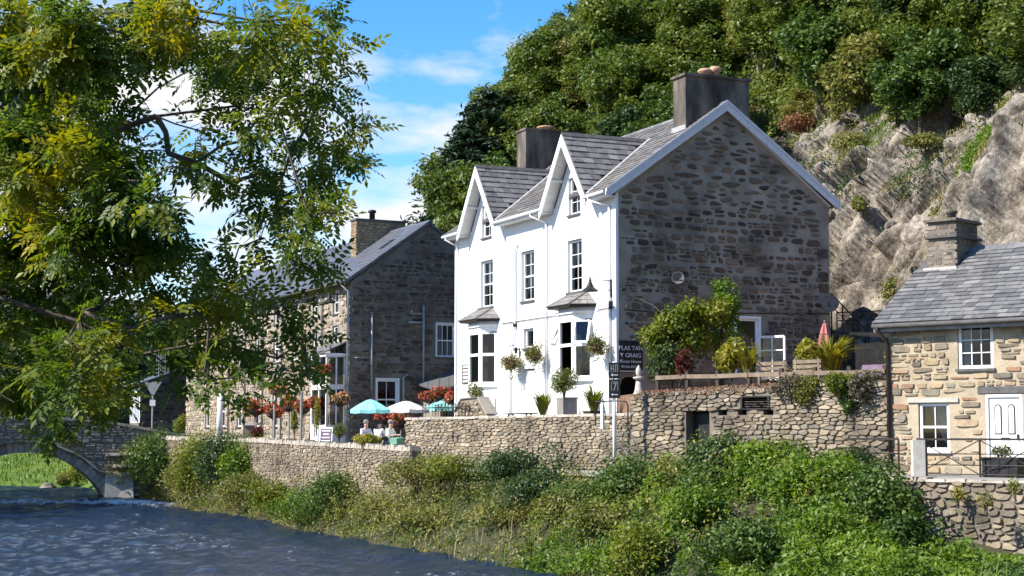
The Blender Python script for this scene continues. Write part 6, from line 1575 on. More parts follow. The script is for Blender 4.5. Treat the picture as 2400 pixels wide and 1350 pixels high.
for k, (px, py, Y, lab) in enumerate(((588, 985, 77, 'grey stone urn on a pedestal left of the inn display'), (515, 985, 82, 'white round based column in front of the inn'))):
    p0 = at(px, py, Y); t = thing('pedestal' if k == 0 else 'column', lab, 'column', (p0.x, p0.y, 2.76), 0)
    if k == 0:
        part('base', MB().box(-.35,.35,-.35,.35,0,.12), M['concrete'], t); part('shaft', MB().box(-.25,.25,-.25,.25,.12,1.2), M['mortar_sb'], t); part('cap', MB().box(-.35,.35,-.35,.35,1.2,1.32), M['concrete'], t)
    else:
        part('base', MB().lathe([(.5,0),(.45,.3),(.3,.55),(.2,.6)], (0,0,0), 14), M['concrete'], t, smooth=True); part('shaft', MB().tube([(0,0,.55),(0,0,2.9)], [.17,.13], 12), M['paint'], t, smooth=True); part('cap', MB().lathe([(.13,2.85),(.22,2.95),(.22,3.05),(.1,3.1)], (0,0,0), 12), M['concrete'], t)
for k, (px, Y, hh, lab) in enumerate(((706, 72.5, 1.7, 'slim grey post between the flower mounds of the inn'), (643, 74.5, 1.4, 'pale wooden post at the street side of the inn display'))):
    p0 = at(px, 1000, Y); t = thing('post', lab, 'post', (p0.x, p0.y, 2.76), 0); part('shaft', MB().tube([(0,0,0),(0,0,hh+.9)], .06, 8), M['greywood'], t); part('cap', MB().ball((0,0,hh+.93), .08, 8, 5), M['greywood'], t)
bush('yellow_shrub', 'yellow green shrub behind the riverside wall in front of the seated people', 'shrub', at(868, 1046, 62.6), (.85,.45,.42), 1300, .09, M['leaf_yellow'], 240)
bush('yellow_shrub', 'slim yellow green conifer shrub left of the white porch', 'shrub', at(742, 1005, 71.5) - Vector((0,0,.2)), (.22,.22,1.5), 700, .09, M['leaf_yellow'], 241)
bush('yellow_shrub', 'slim yellow green shrub between the flower mounds of the inn', 'shrub', at(690, 1015, 74) - Vector((0,0,.2)), (.22,.22,1.4), 700, .09, M['leaf_acer'], 242)
bush('potted_shrub', 'flowering tub beside the chalkboard below the white porch', 'shrub', at(795, 1025, 68) - Vector((0,0,.15)), (.5,.4,.75), 900, .08, M['leaf_basket'], 243)
bush('potted_shrub', 'dry rust tinted tub plant under the left end of the inn display', 'shrub', at(600, 1025, 75) - Vector((0,0,.2)), (.6,.5,.7), 900, .09, M['leaf_red'], 244)
bush('clipped_shrub', 'rounded yellow green bush by the small building at the bridge end', 'shrub', at(425, 1008, 90) - Vector((0,0,.3)), (.55,.5,1.0), 900, .10, M['leaf_acer'], 245)
# ------------------------------------------------------------------ river bank growth
def bank_pts(n, seed, x0, x1, y0, y1, cond):
    rs = np.random.RandomState(seed); P = np.c_[rs.uniform(x0, x1, n), rs.uniform(y0, y1, n)]
    d, s = polydist(P, EDGE); d = d*s; k = (d > -.25) & cond(P, d); return P[k], d[k]
lowline = np.array([(-18.6,86.2),(-3.6,58.2)], float); terr = np.array([(-3.9,59.4),(4.6,46.4),(8.4,39.2),(17.5,31.0)], float)
def inside_bank(P, d):
    a, sa_ = polydist(P, lowline); b, sb_ = polydist(P, terr)
    onl = np.where(P[:,1] > 59, -sa_*a, -sb_*b)   # + on the river side
    return (onl < -0.0) if False else (np.where(P[:,1] > 58.8, -sa_, -sb_) > 0)
# sides: with the wall lines running towards the camera, the river lies on their right
def river_side(P):
    a, sa_ = polydist(P, lowline); b, sb_ = polydist(P, terr)
    return np.where(P[:,1] > 58.8, sa_*a, sb_*b)
GH = lambda P: ground_h(P)
def cover(name, n, seed, dens, size, mat_, hgt, cond, x=(-20,16), y=(20,90), aspect=.55, low=False):
    P, d = bank_pts(n, seed, *x, *y, lambda P, d: (river_side(P) > .05) & (d < 9) & cond(P, d) & (fbm(np.c_[P*.55, np.full(len(P), seed)], 3, seed) > dens))
    rs = np.random.RandomState(seed)
    hh = hgt * np.clip(.5 + 2.0*fbm(np.c_[P*.8, np.full(len(P), seed+.5)], 3, seed+3), .12, 1.7)
    if low: hh = hh*np.interp(P[:,0], [6.5, 8.8], [1, .38])
    z = GH(P) + hh * rs.uniform(.15, 1, len(P))**.6
    # overhang at the water's edge
    return foliage(name, np.c_[P, z], np.tile([-.35,-.3,.75], (len(P),1)), size, mat_, seed, None, aspect, kind='stuff')
cover('undergrowth', 150000, 406, -.5, .12, M['leaf_olive'], 1.6, lambda P, d: P[:,1] > 54, y=(53, 90))
cover('undergrowth', 60000, 407, -.02, .12, M['leaf_acer'], 1.3, lambda P, d: P[:,1] > 50, y=(50, 90))
cover('undergrowth', 190000, 401, -.35, .105, M['leaf_olive'], 1.4, lambda P, d: (P[:,1] > 39 + 0*P[:,0]))
cover('undergrowth', 120000, 402, -.06, .12, M['leaf_green'], 1.1, lambda P, d: P[:,1] > 36)
cover('undergrowth', 170000, 403, -.35, .13, M['leaf_bright'], .95, lambda P, d: (P[:,1] < 46 + 2*np.sin(P[:,0])) & ~((P[:,0] > 9.9) & (river_side(P) < 2.2)), y=(26, 48), x=(-2,16), low=True)
cover('undergrowth', 60000, 404, -.5, .12, M['leaf_bright'], 1.2, lambda P, d: d > 3.2, y=(39, 48), x=(1, 9.5))
cover('undergrowth', 26000, 405, -.5, .11, M['leaf_dark'], 1.1, lambda P, d: d > 3.0, y=(44, 53), x=(-2, 6))
def grasses(name, n, seed, h, w, mat_, cond, x=(-20,16), y=(20,90), lean=.4):
    P, d = bank_pts(n, seed, *x, *y, lambda P, d: (river_side(P) > .05) & (d < 6) & cond(P, d) & (fbm(np.c_[P*.4, np.full(len(P), seed)], 2, seed) > -.02))
    V, F = blades(np.c_[P, GH(P)], h, w, np.random.RandomState(seed), lean); return link(name, npmesh(name, V, F, mat_), None, kind='stuff')
grasses('dry_grass', 26000, 411, .65, .02, M['drygrass'], lambda P, d: (P[:,1] > 40) & (d < 4.5))
grasses('grass', 26000, 412, .7, .025, M['grass'], lambda P, d: d < 3)
cover('undergrowth', 50000, 408, -.6, .11, M['leaf_bright'], .4, lambda P, d: (P[:,0] > 8.5), y=(24, 41), x=(8.5, 17))
def weeds(name, n, seed, h, mat_, cond, size=.11, x=(-20,16), y=(28,90)):
    """tall stalked weeds: bent stem with pairs of drooping leaves and a seed head"""
    P, d = bank_pts(n, seed, *x, *y, lambda P, d: (river_side(P) > .1) & (d < 7) & cond(P, d) & (fbm(np.c_[P*.5, np.full(len(P), seed)], 2, seed) > -.05))
    rs = np.random.RandomState(seed); m = len(P); B = np.c_[P, GH(P)]; H_ = h*rs.uniform(.55, 1.2, m); ln = rs.normal(0, .12, (m, 2))
    pos = []; nr = []
    for k in range(16):
        t = .25 + .75*(k//2 + .5)/8; a = rs.uniform(0, 2*PI, m); r_ = .10*(1.25 - t*.7)
        c = B + np.c_[ln*(t**2)[None] if False else ln*t*t*H_[:, None], H_*t]
        pos.append(c + np.c_[np.cos(a)*r_, np.sin(a)*r_, np.full(m, -.03)]); nr.append(np.c_[np.cos(a)*.4 - .2, np.sin(a)*.4 - .2, np.full(m, .8)])
    return foliage(name, np.concatenate(pos), np.concatenate(nr), size, mat_, seed, None, .42, .35, .5, kind='stuff')
weeds('weeds', 3200, 421, 1.5, M['leaf_bright'], lambda P, d: (P[:,1] < 52) & (P[:,0] < 7.5))
weeds('weeds', 3600, 422, 1.35, M['leaf_olive'], lambda P, d: P[:,1] > 42)
weeds('weeds', 2200, 423, 1.5, M['leaf_acer'], lambda P, d: (P[:,1] > 36) & (P[:,0] < 7.5), .09)
weeds('weeds', 1500, 424, 1.7, M['leaf_green'], lambda P, d: P[:,1] > 58, .13)
# individual shrubs: (px, py of the base, depth, half width, height, material, leaves, leaf size, label)
SH = [
 (395,1165,86,1.9,3.3,'leaf_green',3200,.16,'rounded green bush on the bank just right of the bridge'),
 (440,1175,82,1.5,1.7,'leaf_olive',1800,.14,'low yellowish bush between the two green bushes near the bridge'),
 (525,1195,76,1.8,3.3,'leaf_dark',3600,.15,'tall dark green bush at the water, second from the bridge'),
 (470,1100,80,1.6,1.6,'leaf_acer',1800,.14,'light green creeper covering the wall top near the bridge'),
 (590,1195,73,1.6,1.6,'leaf_olive',1700,.13,'olive bush at the foot of the riverside wall right of the dark bush'),
 (350,1160,88,1.5,3.0,'leaf_acer',2600,.15,'yellow green bush against the bridge abutment'),
 (470,1180,79.5,1.7,3.1,'leaf_acer',3000,.15,'tall yellow green bush between the two dark bushes near the bridge'),
 (585,1185,74.5,1.5,2.7,'leaf_bright',2600,.14,'tall fresh green bush right of the dark bush at the water'),
 (775,1165,62.5,1.3,1.8,'leaf_green',2100,.13,'green ivy bush climbing the riverside wall near its middle'),
 (715,1190,64,1.3,1.3,'leaf_bright',1700,.12,'fresh green bush at the water below the riverside wall'),
 (980,1110,56,1.5,1.3,'leaf_olive',1700,.11,'olive bush at the left foot of the terrace wall'),
 (1060,1105,54,1.4,1.2,'leaf_acer',1700,.10,'yellow green bush under the left half of the terrace wall'),
 (1190,1115,50.5,1.5,1.35,'leaf_dark',2600,.11,'dark ivy mound below the middle of the terrace wall'),
 (1270,1125,49,1.4,1.3,'leaf_dark',2600,.11,'dark ivy mound left of the white sign post'),
 (1370,1120,47,1.3,1.1,'leaf_green',2000,.11,'mid green bramble around the foot of the white sign post'),
 (1480,1125,45.5,1.4,1.3,'leaf_green',2200,.12,'mid green bramble just right of the white sign post'),
 (1585,1120,44.5,1.2,1.3,'leaf_olive',1700,.11,'olive bush below the right end of the terrace wall'),
 (1705,1120,43.6,1.2,1.75,'leaf_dark',3200,.12,'tall dark ivy bush in front of the dark garden doorway'),
 (1800,1165,42,1.3,1.5,'leaf_bright',2200,.13,'bright green bush right of the tall dark ivy bush'),
 (1975,1100,41.3,1.0,1.1,'leaf_dark',2000,.11,'dark laurel bush at the left end of the cottage railing'),
 (1950,1180,40,1.3,1.5,'leaf_bright',2400,.12,'tall bright green nettle clump below the dark laurel'),
 (2060,1210,38.5,1.2,1.7,'leaf_green',2600,.13,'deep green bush left of the cottage retaining wall'),
 (2120,1140,38.6,.9,1.1,'leaf_acer',1900,.11,'yellow green creeper hanging over the left end of the retaining wall'),
 (2110,1290,36.6,.8,1.3,'leaf_green',2600,.13,'dark green bush against the foot of the retaining wall'),
 (1500,1330,40,1.3,1.4,'leaf_acer',1900,.13,'lime green clump at the water in the foreground'),
 (1620,1250,41,1.2,1.3,'leaf_bright',2000,.13,'bright green clump in the middle of the bank'),
 (1750,1330,38,1.4,1.4,'leaf_green',2300,.13,'mid green bramble in the foreground'),
 (1900,1300,37.5,1.4,1.5,'leaf_bright',2300,.13,'bright green bramble in the right foreground'),
 (2020,1345,36,1.3,1.1,'leaf_bright',2300,.12,'bright green clump at the bottom right edge of the bank'),
 (2280,1400,33.6,1.5,.5,'leaf_bright',2300,.12,'green bush below the retaining wall in the bottom right corner'),
 (2390,1400,32.8,1.3,.5,'leaf_green',2000,.12,'dark green bush in the extreme bottom right corner'),
 (1400,1270,44,1.3,1.1,'leaf_olive',1700,.12,'dry olive clump on the bank above the water'),
 (1180,1270,49,1.4,1.0,'leaf_olive',1700,.12,'dry yellowish clump on the bank at the water edge'),
 (1000,1220,53,1.4,1.0,'leaf_olive',1700,.12,'dry olive clump at the water below the end of the riverside wall'),
 (1310,1190,47,1.3,1.1,'leaf_olive',1700,.12,'olive clump below the dark ivy mound'),
 (1660,1185,42.8,1.2,1.1,'leaf_green',2000,.12,'mid green clump below the tall dark ivy bush'),
 (880,1200,58,1.3,1.1,'leaf_olive',1600,.12,'olive clump at the water below the riverside wall'),
 (640,1205,69.5,1.3,1.2,'leaf_acer',1600,.12,'yellow green clump at the water below the riverside wall near the bushes'),
]
for k, (px, py, Y, w, h, mm, n, sz, lab) in enumerate(SH):
    p = at(px, py, Y); gz = float(GH(np.array([[p.x, p.y]]))[0]); z = min(max(gz, .0), 2.7) - .1
    if abs(p.z - z) > 1.2 and p.z > z: z = z*.4 + p.z*.6
    bush('bank_shrub', lab, 'shrub', (p.x, p.y, z), (w*(1.45 if Y > 60 else 1.1), w*.85, h*(1.05 if Y > 60 else .92)), int(n*(1.9 if Y > 60 else 1.25)), sz, M[mm], 500+k, 'shrubs on the river bank', 8)
rs = np.random.RandomState(9)
for k in range(3):
    q = [(2245,1165,37.6),(2310,1180,36.6),(2380,1150,35.8)][k]
    bush('wall_plant', ['yellow flowering tuft growing from the retaining wall', 'small olive tuft growing low in the retaining wall', 'small green tuft near the top of the retaining wall'][k], 'plant', at(*q) - Vector((0,0,.15)), (.25,.22,.4), 260, .06, M[['leaf_yellow','leaf_olive','leaf_acer'][k]], 560+k)
# meadow beyond the bridge
P = np.c_[rs.uniform(-50, -14, 26000), rs.uniform(103, 150, 26000)]
d, s_ = polydist(P, EDGE); P = P[s_*d > .3]
V, F = blades(np.c_[P, ground_h(P)], .28, .06, np.random.RandomState(3), .4); link('meadow_grass', npmesh('meadow_grass', V, F, M['grass']), None, kind='stuff')
for k, (px, py, Y, w, h, mm, lab) in enumerate(((185,1140,101,1.2,2.2,'leaf_acer','yellowish bush seen through the right side of the bridge arch'), (155,1140,104,1.0,1.2,'leaf_olive','low olive bush seen through the bridge arch'))):
    p = at(px, py, Y); bush('bank_shrub', lab, 'shrub', (p.x, p.y, .1), (w,w*.8,h*.8), 1400, .15, M[mm], 570+k, 'shrubs on the river bank')
p = at(112, 1140, 103.2); rk = tag(link('boulder', bv[2], None, (p.x, p.y, .15)), 'pale boulder at the water edge seen through the bridge arch', 'rock'); rk.scale = (.55,.5,.45)
for k, (px, Y, sx) in enumerate(((255, 88.6, .7), (232, 90.0, .5), (300, 88.0, .6), (215, 92, .45))):
    q = at(px, 1165, Y); o = tag(link('boulder', bv[k], None, (q.x, q.y, .0)), ['mossy rock at the water below the bridge abutment', 'small dark rock inside the bridge arch', 'flat rock at the foot of the bridge abutment', 'low wet rock under the bridge arch'][k], 'rock'); o.scale = (sx, sx*.8, sx*.35)

# ------------------------------------------------------------------ trees of the hillside
rs = np.random.RandomState(21); n = 330000
a_ = np.r_[rs.uniform(-30, 62, 250000), rs.uniform(-16, 24, 150000)]; b_ = np.r_[11 + 52*rs.uniform(0, 1, 250000)**1.5, rs.uniform(20.6, 44, 150000)]
k = ~((a_ < 19) & (b_ < 21)); a_, b_ = a_[k], b_[k]
hz = hill_z(a_, b_); Ph = np.c_[3.473 - .41697*a_ + .90892*b_, 54 + .90892*a_ + .41697*b_, hz]
hh = np.clip(1.5 + 3.2*fbm(np.c_[a_*.35, b_*.35, np.zeros(len(a_))], 3, 91), .2, 3.4)
Ph[:, 2] += hh*rs.uniform(.05, 1, len(a_))**.6
kk = (Ph[:,0]/Ph[:,1] < .34)
foliage('hillside_undergrowth', Ph[kk], np.tile([-.3,-.35,.75], (int(kk.sum()),1)), .26, M['leaf_hill'], 22, None, kind='stuff')
HM = [crown_mesh('crown', 601, M['leaf_hill'], (2.8,2.8,3.2), 5.0, 34, 13000, .25, (.18,.40), .6), crown_mesh('crown', 602, M['leaf_hill'], (3.0,2.6,3.3), 5.6, 40, 14500, .26, (.16,.38), .6),
      crown_mesh('crown', 603, M['leaf_green'], (2.4,2.6,3.4), 5.6, 34, 13000, .25, (.18,.40), .6), crown_mesh('crown', 604, M['leaf_dark'], (2.6,2.6,3.0), 5.2, 32, 13000, .25, (.18,.42), .6),
      crown_mesh('crown', 605, M['leaf_olive'], (2.3,2.3,2.8), 4.8, 28, 10500, .23, (.18,.42), .6)]
CM = [conifer_mesh('crown', 611, M['leaf_conifer'], 9.0, 2.3, 8500, .30), conifer_mesh('crown', 612, M['leaf_conifer'], 8.0, 2.6, 8500, .28)]
TM = [trunk_mb(620+i, 4.6, .16, 5, 1.8).mesh('trunk', M['bark']) for i in range(3)] + [trunk_mb(630, 8.2, .17, 0).mesh('trunk', M['bark']), trunk_mb(631, 4.6, .11, 5, 1.6).mesh('trunk', M['palebark'])]
kinds = ['bright green tree', 'wide yellowish green tree', 'tall green tree', 'dark green tree', 'small olive tree', 'slender dark conifer', 'broad dark conifer']
allm = HM + CM
def where(px, f):
    zone = ['at the left end of the slope', 'above the far chimney', 'between the two chimneys', 'behind the big chimney', 'just right of the big chimney', 'above the left part of the cliff', 'above the cliff gully', 'above the right end of the cliff'][int(np.searchsorted([1200, 1330, 1500, 1720, 1880, 2060, 2230], px))]
    zone += [' (left)', ' (middle)', ' (right)'][int(px/47) % 3]
    return zone + ', ' + ['lowest row', 'low', 'below middle', 'halfway up', 'high', 'near top'][int(np.searchsorted([.10, .22, .36, .55, .8], f))]
def hill_tree(a, b, k, s, rz, label=None, zoff=0, name='hillside_tree', group='trees on the hillside'):
    p = hill_frame(a, b); label = label or (kinds[k] + ' ' + where(1200 + 3800*p.x/p.y, (b-13)/45)); z = float(hill_z(np.array([a]), np.array([b]))[0]) - .9 + zoff
    t = thing(name, label or kinds[k], 'tree', (p.x, p.y, z), rz, group)
    c = link('crown', allm[k], t); tr_ = link('trunk', TM[3] if k >= 5 else TM[(k*7 + int(a*3)) % 3 if k != 4 else 4], t)
    t.scale = (s*1.22, s*1.22, s*(.92 + .2*((int(a*10) % 7)/7)))
    return t
rn = random.Random(77); cnt = 0
a = -30
while a < 60:
    b = 12.2
    while b < 62:
        aa, bb = a + rn.uniform(-1.5, 1.5), b + rn.uniform(-1.4, 1.4)
        bmin = 21.5 if aa < 17 else (13.2 if aa > 22 else 16)
        if bb > bmin and not (aa > 53 and bb < 13):
            p = hill_frame(aa, bb); px = 1200 + 3800*p.x/p.y
            if px < 2750:
                s = rn.uniform(.72, 1.15) * (.8 if bb < bmin + 3 else 1.0)
                k = rn.choices([0,1,2,3,4], [5,5,3,3 if aa > -2 else 6,2])[0]
                hill_tree(aa, bb, k, s, rn.uniform(0, 6.28)); cnt += 1
        b += rn.uniform(2.6, 3.7) * (1 + max(0, b-30)*.02)
    a += 2.8
for a_, b_, k, s in () and ((47.5,14.5,5,.95),(50,13.5,6,.9),(44.5,15.5,5,1.0),(52.5,13.0,5,.75),(49,17,6,1.0),(55,13.5,5,.7),(57.5,14,6,.62)):
    hill_tree(a_, b_, k, s, a_, group='conifers at the left end of the hillside', name='conifer')
MH = [9.0, 8.9, 9.0, 8.2, 7.6, 9.0, 8.0]       # rough heights of the tree models
def slope_tree(px, top, Y, k, wide=1.0):
    q = at(px, top, Y); dx, dy = q.x - 3.473, q.y - 54
    a, b = -.41697*dx + .90892*dy, .90892*dx + .41697*dy
    z = float(hill_z(np.array([a]), np.array([b]))[0]) - .3
    s = (q.z - z)/MH[k]
    t = hill_tree(a, b, k, s, px*.37, None, 0, 'conifer' if k >= 5 else 'hillside_tree'); t.scale = (s*wide, s*wide, s)
for px, top, Y, k, w in ((1003,480,104,2,.8),(1022,455,103,0,.9),(1048,360,101,5,1.2),(1072,330,104,5,1.25),(1095,265,100,6,1.2),(1120,215,103,5,1.5),(1150,188,101,6,1.3),(1182,205,104,5,1.4),(1212,150,108,3,1.0),(1228,95,112,2,.9),(1262,50,112,1,.9),(1300,20,110,0,.9),(1335,-25,112,2,.9),(1050,440,98,1,.9),(1090,400,97,0,1.0),(1130,330,97,1,1.0),(1165,300,96,0,1.0),(1200,290,97,2,.9)):
    slope_tree(px, top, Y, k, w)
# shrubs in the gully and on ledges of the cliff
for k, (a_, t_, rx, h, mm, lab) in enumerate(((9.0,.70,1.1,1.1,'leaf_dark','dark shrub in the shaded gully of the cliff, lowest'), (8.0,.80,1.5,1.5,'leaf_dark','dark shrub in the shaded gully of the cliff, second from below'), (6.8,.90,1.7,1.7,'leaf_dark','dark shrub in the shaded gully of the cliff, third from below'), (5.4,.98,1.9,1.9,'leaf_dark','dark shrub in the shaded gully of the cliff, uppermost'), (12.5,.96,1.3,1.0,'leaf_olive','dry olive shrub on top of the rock left of the gully'), (17.5,.93,1.5,1.1,'leaf_bracken','russet bracken patch just right of the big chimney'), (15.5,1.0,1.0,.8,'leaf_bracken','russet bracken patch above the rear slope of the white house roof'), (9.6,.60,.7,.7,'leaf_yellow','yellow green tuft on the rock beside the rear corner of the gable'), (6.5,.62,.7,.8,'leaf_olive','dry tuft in a cleft of the cliff left of the cottage chimney'), (2.0,.86,1.3,.7,'leaf_olive','dry grassy tuft on the upper right ledge of the cliff'), (5.2,.79,1.2,.7,'leaf_olive','dry grassy tuft on the ledge above the bright green patch'), (3.2,.40,.8,1.2,'leaf_olive','olive shrub in the rock cleft just left of the cottage chimney'), (14,.82,1.4,1.0,'leaf_grey','grey scrub on the dull rock behind the gable verge'), (12,.74,1.2,.8,'leaf_grey','grey scrub on the dull rock below the gully'), (16.5,.78,1.3,1.2,'leaf_grey','grey scrub at the left edge of the dull rock'), (10.8,.84,1.3,1.0,'leaf_olive','olive scrub on the lip left of the gully'), (13.2,.66,1.0,.9,'leaf_olive','olive scrub low on the dull rock by the gable verge'), (3.5,.97,1.6,1.8,'leaf_dark','dark overhanging shrub at the top right of the cliff'), (1.5,1.0,1.7,1.9,'leaf_dark','dark overhanging shrub at the extreme right of the cliff top'), (.2,.55,.8,.6,'leaf_olive','dry tuft at the right edge of the cliff'))):
    p = cliff_at(a_, t_); bush('cliff_shrub', lab, 'shrub', (p.x - .2, p.y - .3, p.z - .2), (rx, rx*.6, h), int(1100*rx), .13, M[mm], 700+k, 'shrubs on the cliff')
def ledge(name, a0, a1, t0, t1, n, mat_, h, seed, thr=-.1):
    rs = np.random.RandomState(seed); i = np.where((CA > a0) & (CA < a1) & (CT > t0) & (CT < t1))[0]; i = rs.choice(i, n)
    P = np.stack([3.473 - .41697*CA[i] + .90892*CB[i], 54 + .90892*CA[i] + .41697*CB[i], CZ[i]], 1) + rs.normal(0, .08, (n, 3))
    P = P[fbm(P*.6, 3, seed) > thr]
    V, F = blades(P, h, .03, np.random.RandomState(seed), .5); return link(name, npmesh(name, V, F, mat_), None, kind='stuff')
def scrub(name, a0, a1, t0, t1, n, mat_, size, seed, thr):
    rs = np.random.RandomState(seed); i = np.where((CA > a0) & (CA < a1) & (CT > t0) & (CT < t1))[0]; i = rs.choice(i, n)
    P = np.stack([3.473 - .41697*CA[i] + .90892*CB[i], 54 + .90892*CA[i] + .41697*CB[i], CZ[i]], 1)
    k = fbm(P*.55, 3, seed) > thr; P = P[k] + rs.normal(0, .10, (k.sum(), 3)) + np.array([-.2, -.25, .12])*rs.uniform(0, 1.4, (k.sum(), 1))
    return foliage(name, P, np.tile([-.4,-.4,.6], (len(P),1)), size, mat_, seed, None, kind='stuff')
scrub('cliff_greenery', -2.2, 1.6, .62, .76, 5500, M['leaf_bright'], .13, 801, -.35)
scrub('cliff_greenery', 8.5, 20, .45, 1.0, 15000, M['leaf_olive'], .11, 802, .06)
scrub('cliff_greenery', 3, 12, .66, 1.0, 9000, M['leaf_dark'], .13, 803, .02)
scrub('cliff_greenery', -2, 9, .2, .9, 7000, M['leaf_olive'], .10, 804, .16)
ledge('ledge_grass', -2.2, 1.6, .64, .76, 9000, M['grass'], .3, 1, -.3)
ledge('ledge_grass', -3, 20, .62, 1.0, 26000, M['drygrass'], .24, 2, .05)
ledge('ledge_grass', -2, 10, .2, .6, 8000, M['drygrass'], .2, 3, .16)
ledge('ledge_grass', 9, 21, .8, 1.0, 16000, M['grass'], .22, 4, .0)
# birch with a pale trunk and bare twigs above the gable
a = -14
while a < 19:
    b = 21.8 if a < 4 else 19.6
    while b < 46:
        aa, bb = a + rn.uniform(-1.1, 1.1), b + rn.uniform(-1.0, 1.0); p = hill_frame(aa, bb); px = 1200 + 3800*p.x/p.y
        if 1750 < px < 2600: hill_tree(aa, bb, rn.choices([0,1,2,3,4], [3,3,2,5,3])[0], rn.uniform(.5, .95), rn.uniform(0, 6.28), None, -1.5); cnt += 1
        b += rn.uniform(2.2, 3.2)
    a += 2.6
t = hill_tree(6.5, 22.6, 3, .9, 1.0, 'dark tree with a visible pale trunk leaning out above the cliff gully', -.4)

# dark wood in the valley behind the bridge
rn = random.Random(12)
for k in range(34):
    px = rn.uniform(-320, 560); Y = rn.uniform(118, 185); q = at(px, 1000, Y); kk = rn.choice([3,3,5,6,3,2])
    t = thing('valley_tree', ('dark conifer' if kk >= 5 else 'tall green tree' if kk == 2 else 'dark broadleaf tree') + ' in the shaded wood behind the bridge, ' + ('far left' if px < -60 else 'left' if px < 120 else 'middle' if px < 330 else 'right') + (', front row' if Y < 140 else ', second row' if Y < 162 else ', rearmost row'), 'tree', (q.x, q.y, 1.8 + (Y-110)*.04), rn.uniform(0,6), 'trees of the wood behind the bridge')
    link('crown', allm[kk], t); link('trunk', TM[3 if kk >= 5 else 0], t); s = rn.uniform(1.1, 1.75); t.scale = (s, s, s)
# trees on the left bank that shade the left half of the bridge
for x, y, s, k in ((-34,80,1.35,1), (-38,86,1.5,3), (-33.5,73,1.1,0), (-42,92,1.5,3), (-30.5,68,.8,2), (-40,76,1.4,1)):
    t = thing('bankside_tree', 'leafy tree on the far left bank beside the bridge', 'tree', (x, y, 1.6), x, 'trees on the left bank beside the bridge'); link('crown', allm[k], t); link('trunk', TM[1], t); t.scale = (s*1.15, s*1.15, s*1.25)

# ------------------------------------------------------------------ the near ash tree overhanging from the left
ash = thing('ash_tree', 'large ash tree with green and yellowing leaves overhanging the river from the left', 'tree', (-8.6, 17.5, 1.7), 0)
BL = [  # px, py, radius px, density
 (50,50,120,1.1),(190,60,115,1.1),(330,55,110,1.0),(470,45,100,1.0),(600,50,95,.9),(690,75,85,.85),(755,40,60,.7),
 (70,190,115,1.1),(210,190,95,1.0),(60,320,105,1.1),(175,330,100,1.0),(110,430,105,1.1),(225,395,80,1.0),(305,425,75,1.0),(350,140,80,.8),(470,150,80,.8),(560,150,75,.8),(290,280,60,.6),
 (60,560,110,1.1),(185,545,90,1.0),(285,520,80,.9),(40,690,80,.9),(150,640,70,.8),(70,780,85,.9),(50,880,85,.9),(160,790,75,.8),
 (630,165,70,.9),(715,165,75,.9),(800,140,45,.6),(765,90,55,.6),(560,255,60,.7),(650,265,65,.8),(745,250,70,.85),(825,290,42,.7),(480,310,60,.55),(570,330,55,.5),(690,345,65,.8),(790,355,62,.8),(850,265,25,.6),(845,370,30,.7),
 (620,405,58,.7),(700,430,62,.85),(775,440,55,.8),(545,430,50,.6),(465,400,50,.55),(395,360,45,.5),(650,500,58,.8),(725,510,58,.85),(785,500,30,.7),(690,585,58,.85),(610,560,50,.7),(735,620,34,.7),
 (375,560,60,.8),(340,620,70,.9),(450,640,75,1.0),(540,640,65,1.0),(385,720,75,1.0),(480,730,75,1.0),(575,725,65,1.0),(650,735,55,.9),(690,795,45,.8),(425,800,75,1.0),(520,805,70,1.0),(600,825,55,.9),(685,850,48,.9),(545,885,45,.8),(480,875,50,.8),(720,880,40,.9),(400,865,45,.7),(735,790,28,.7),
 (280,650,55,.7),(235,720,50,.6),(310,770,40,.6),(230,830,55,.7),(170,890,60,.8),(115,990,38,.9),(225,960,36,.9),(250,915,30,.6),(290,585,50,.7),(20,480,70,1.0),(380,460,50,.7)]
rn = random.Random(4); rs = np.random.RandomState(4)
blobs = []
for px, py, r, dn in BL:
    D = 17.5 + rn.uniform(-2.0, 2.2); blobs.append((at(px, py, D), r/3800*D, dn))
for k in range(46):    # the rest of the crown, above and to the left of the view
    a_ = rn.uniform(0, 6.28); u_ = rn.random()**.5; z = rn.uniform(4.5, 13.5); w = 6.5*math.sqrt(max(.1, 1 - ((z-8)/7)**2))
    c = Vector((-9.6 + w*u_*math.cos(a_), 17.5 + w*u_*math.sin(a_), z))
    qx, qy = 1200 + 3800*c.x/c.y, 1010 - 3800*(c.z - CAM_Z)/c.y
    if (-60 < qx < 2500 and -60 < qy < 1400) or c.x < -11.5 or c.y < 16.5: continue
    blobs.append((c, rn.uniform(.5, .85), .42))
# branches: grow from the trunk to every blob through the nearest limb already there
nodes = [(Vector((-8.6,17.5,1.5)), None), (Vector((-8.5,17.5,4.0)), 0), (Vector((-8.2,17.4,6.2)), 1), (Vector((-8.3,17.6,8.5)), 2), (Vector((-8.6,17.6,11)), 3)]
for L_ in ([(-7.0,17.2,6.0),(-5.6,17,6.35),(-4.55,17,6.75),(-3.8,17.1,7.05),(-3.0,17.3,7.2),(-2.2,17.4,7.1)], [(-7.2,17.6,5.4),(-5.8,17.8,5.2),(-4.8,17.9,4.9),(-4.1,18,4.55),(-3.3,18,4.7),(-2.6,18,4.5)], [(-7,17,7.6),(-5.2,16.8,8.0),(-3.6,16.9,8.2),(-2.4,17,8.0)], [(-7.4,17.3,5),(-6.3,17.2,4.6),(-5.3,17.3,4.0)]):
    prev = 2 if L_[0][2] > 5.9 else 1
    for p in L_: nodes.append((Vector(p), prev)); prev = len(nodes) - 1
order = sorted(range(len(blobs)), key=lambda i: (blobs[i][0] - Vector((-8.3,17.5,6))).length)
kids = {}
tips = []
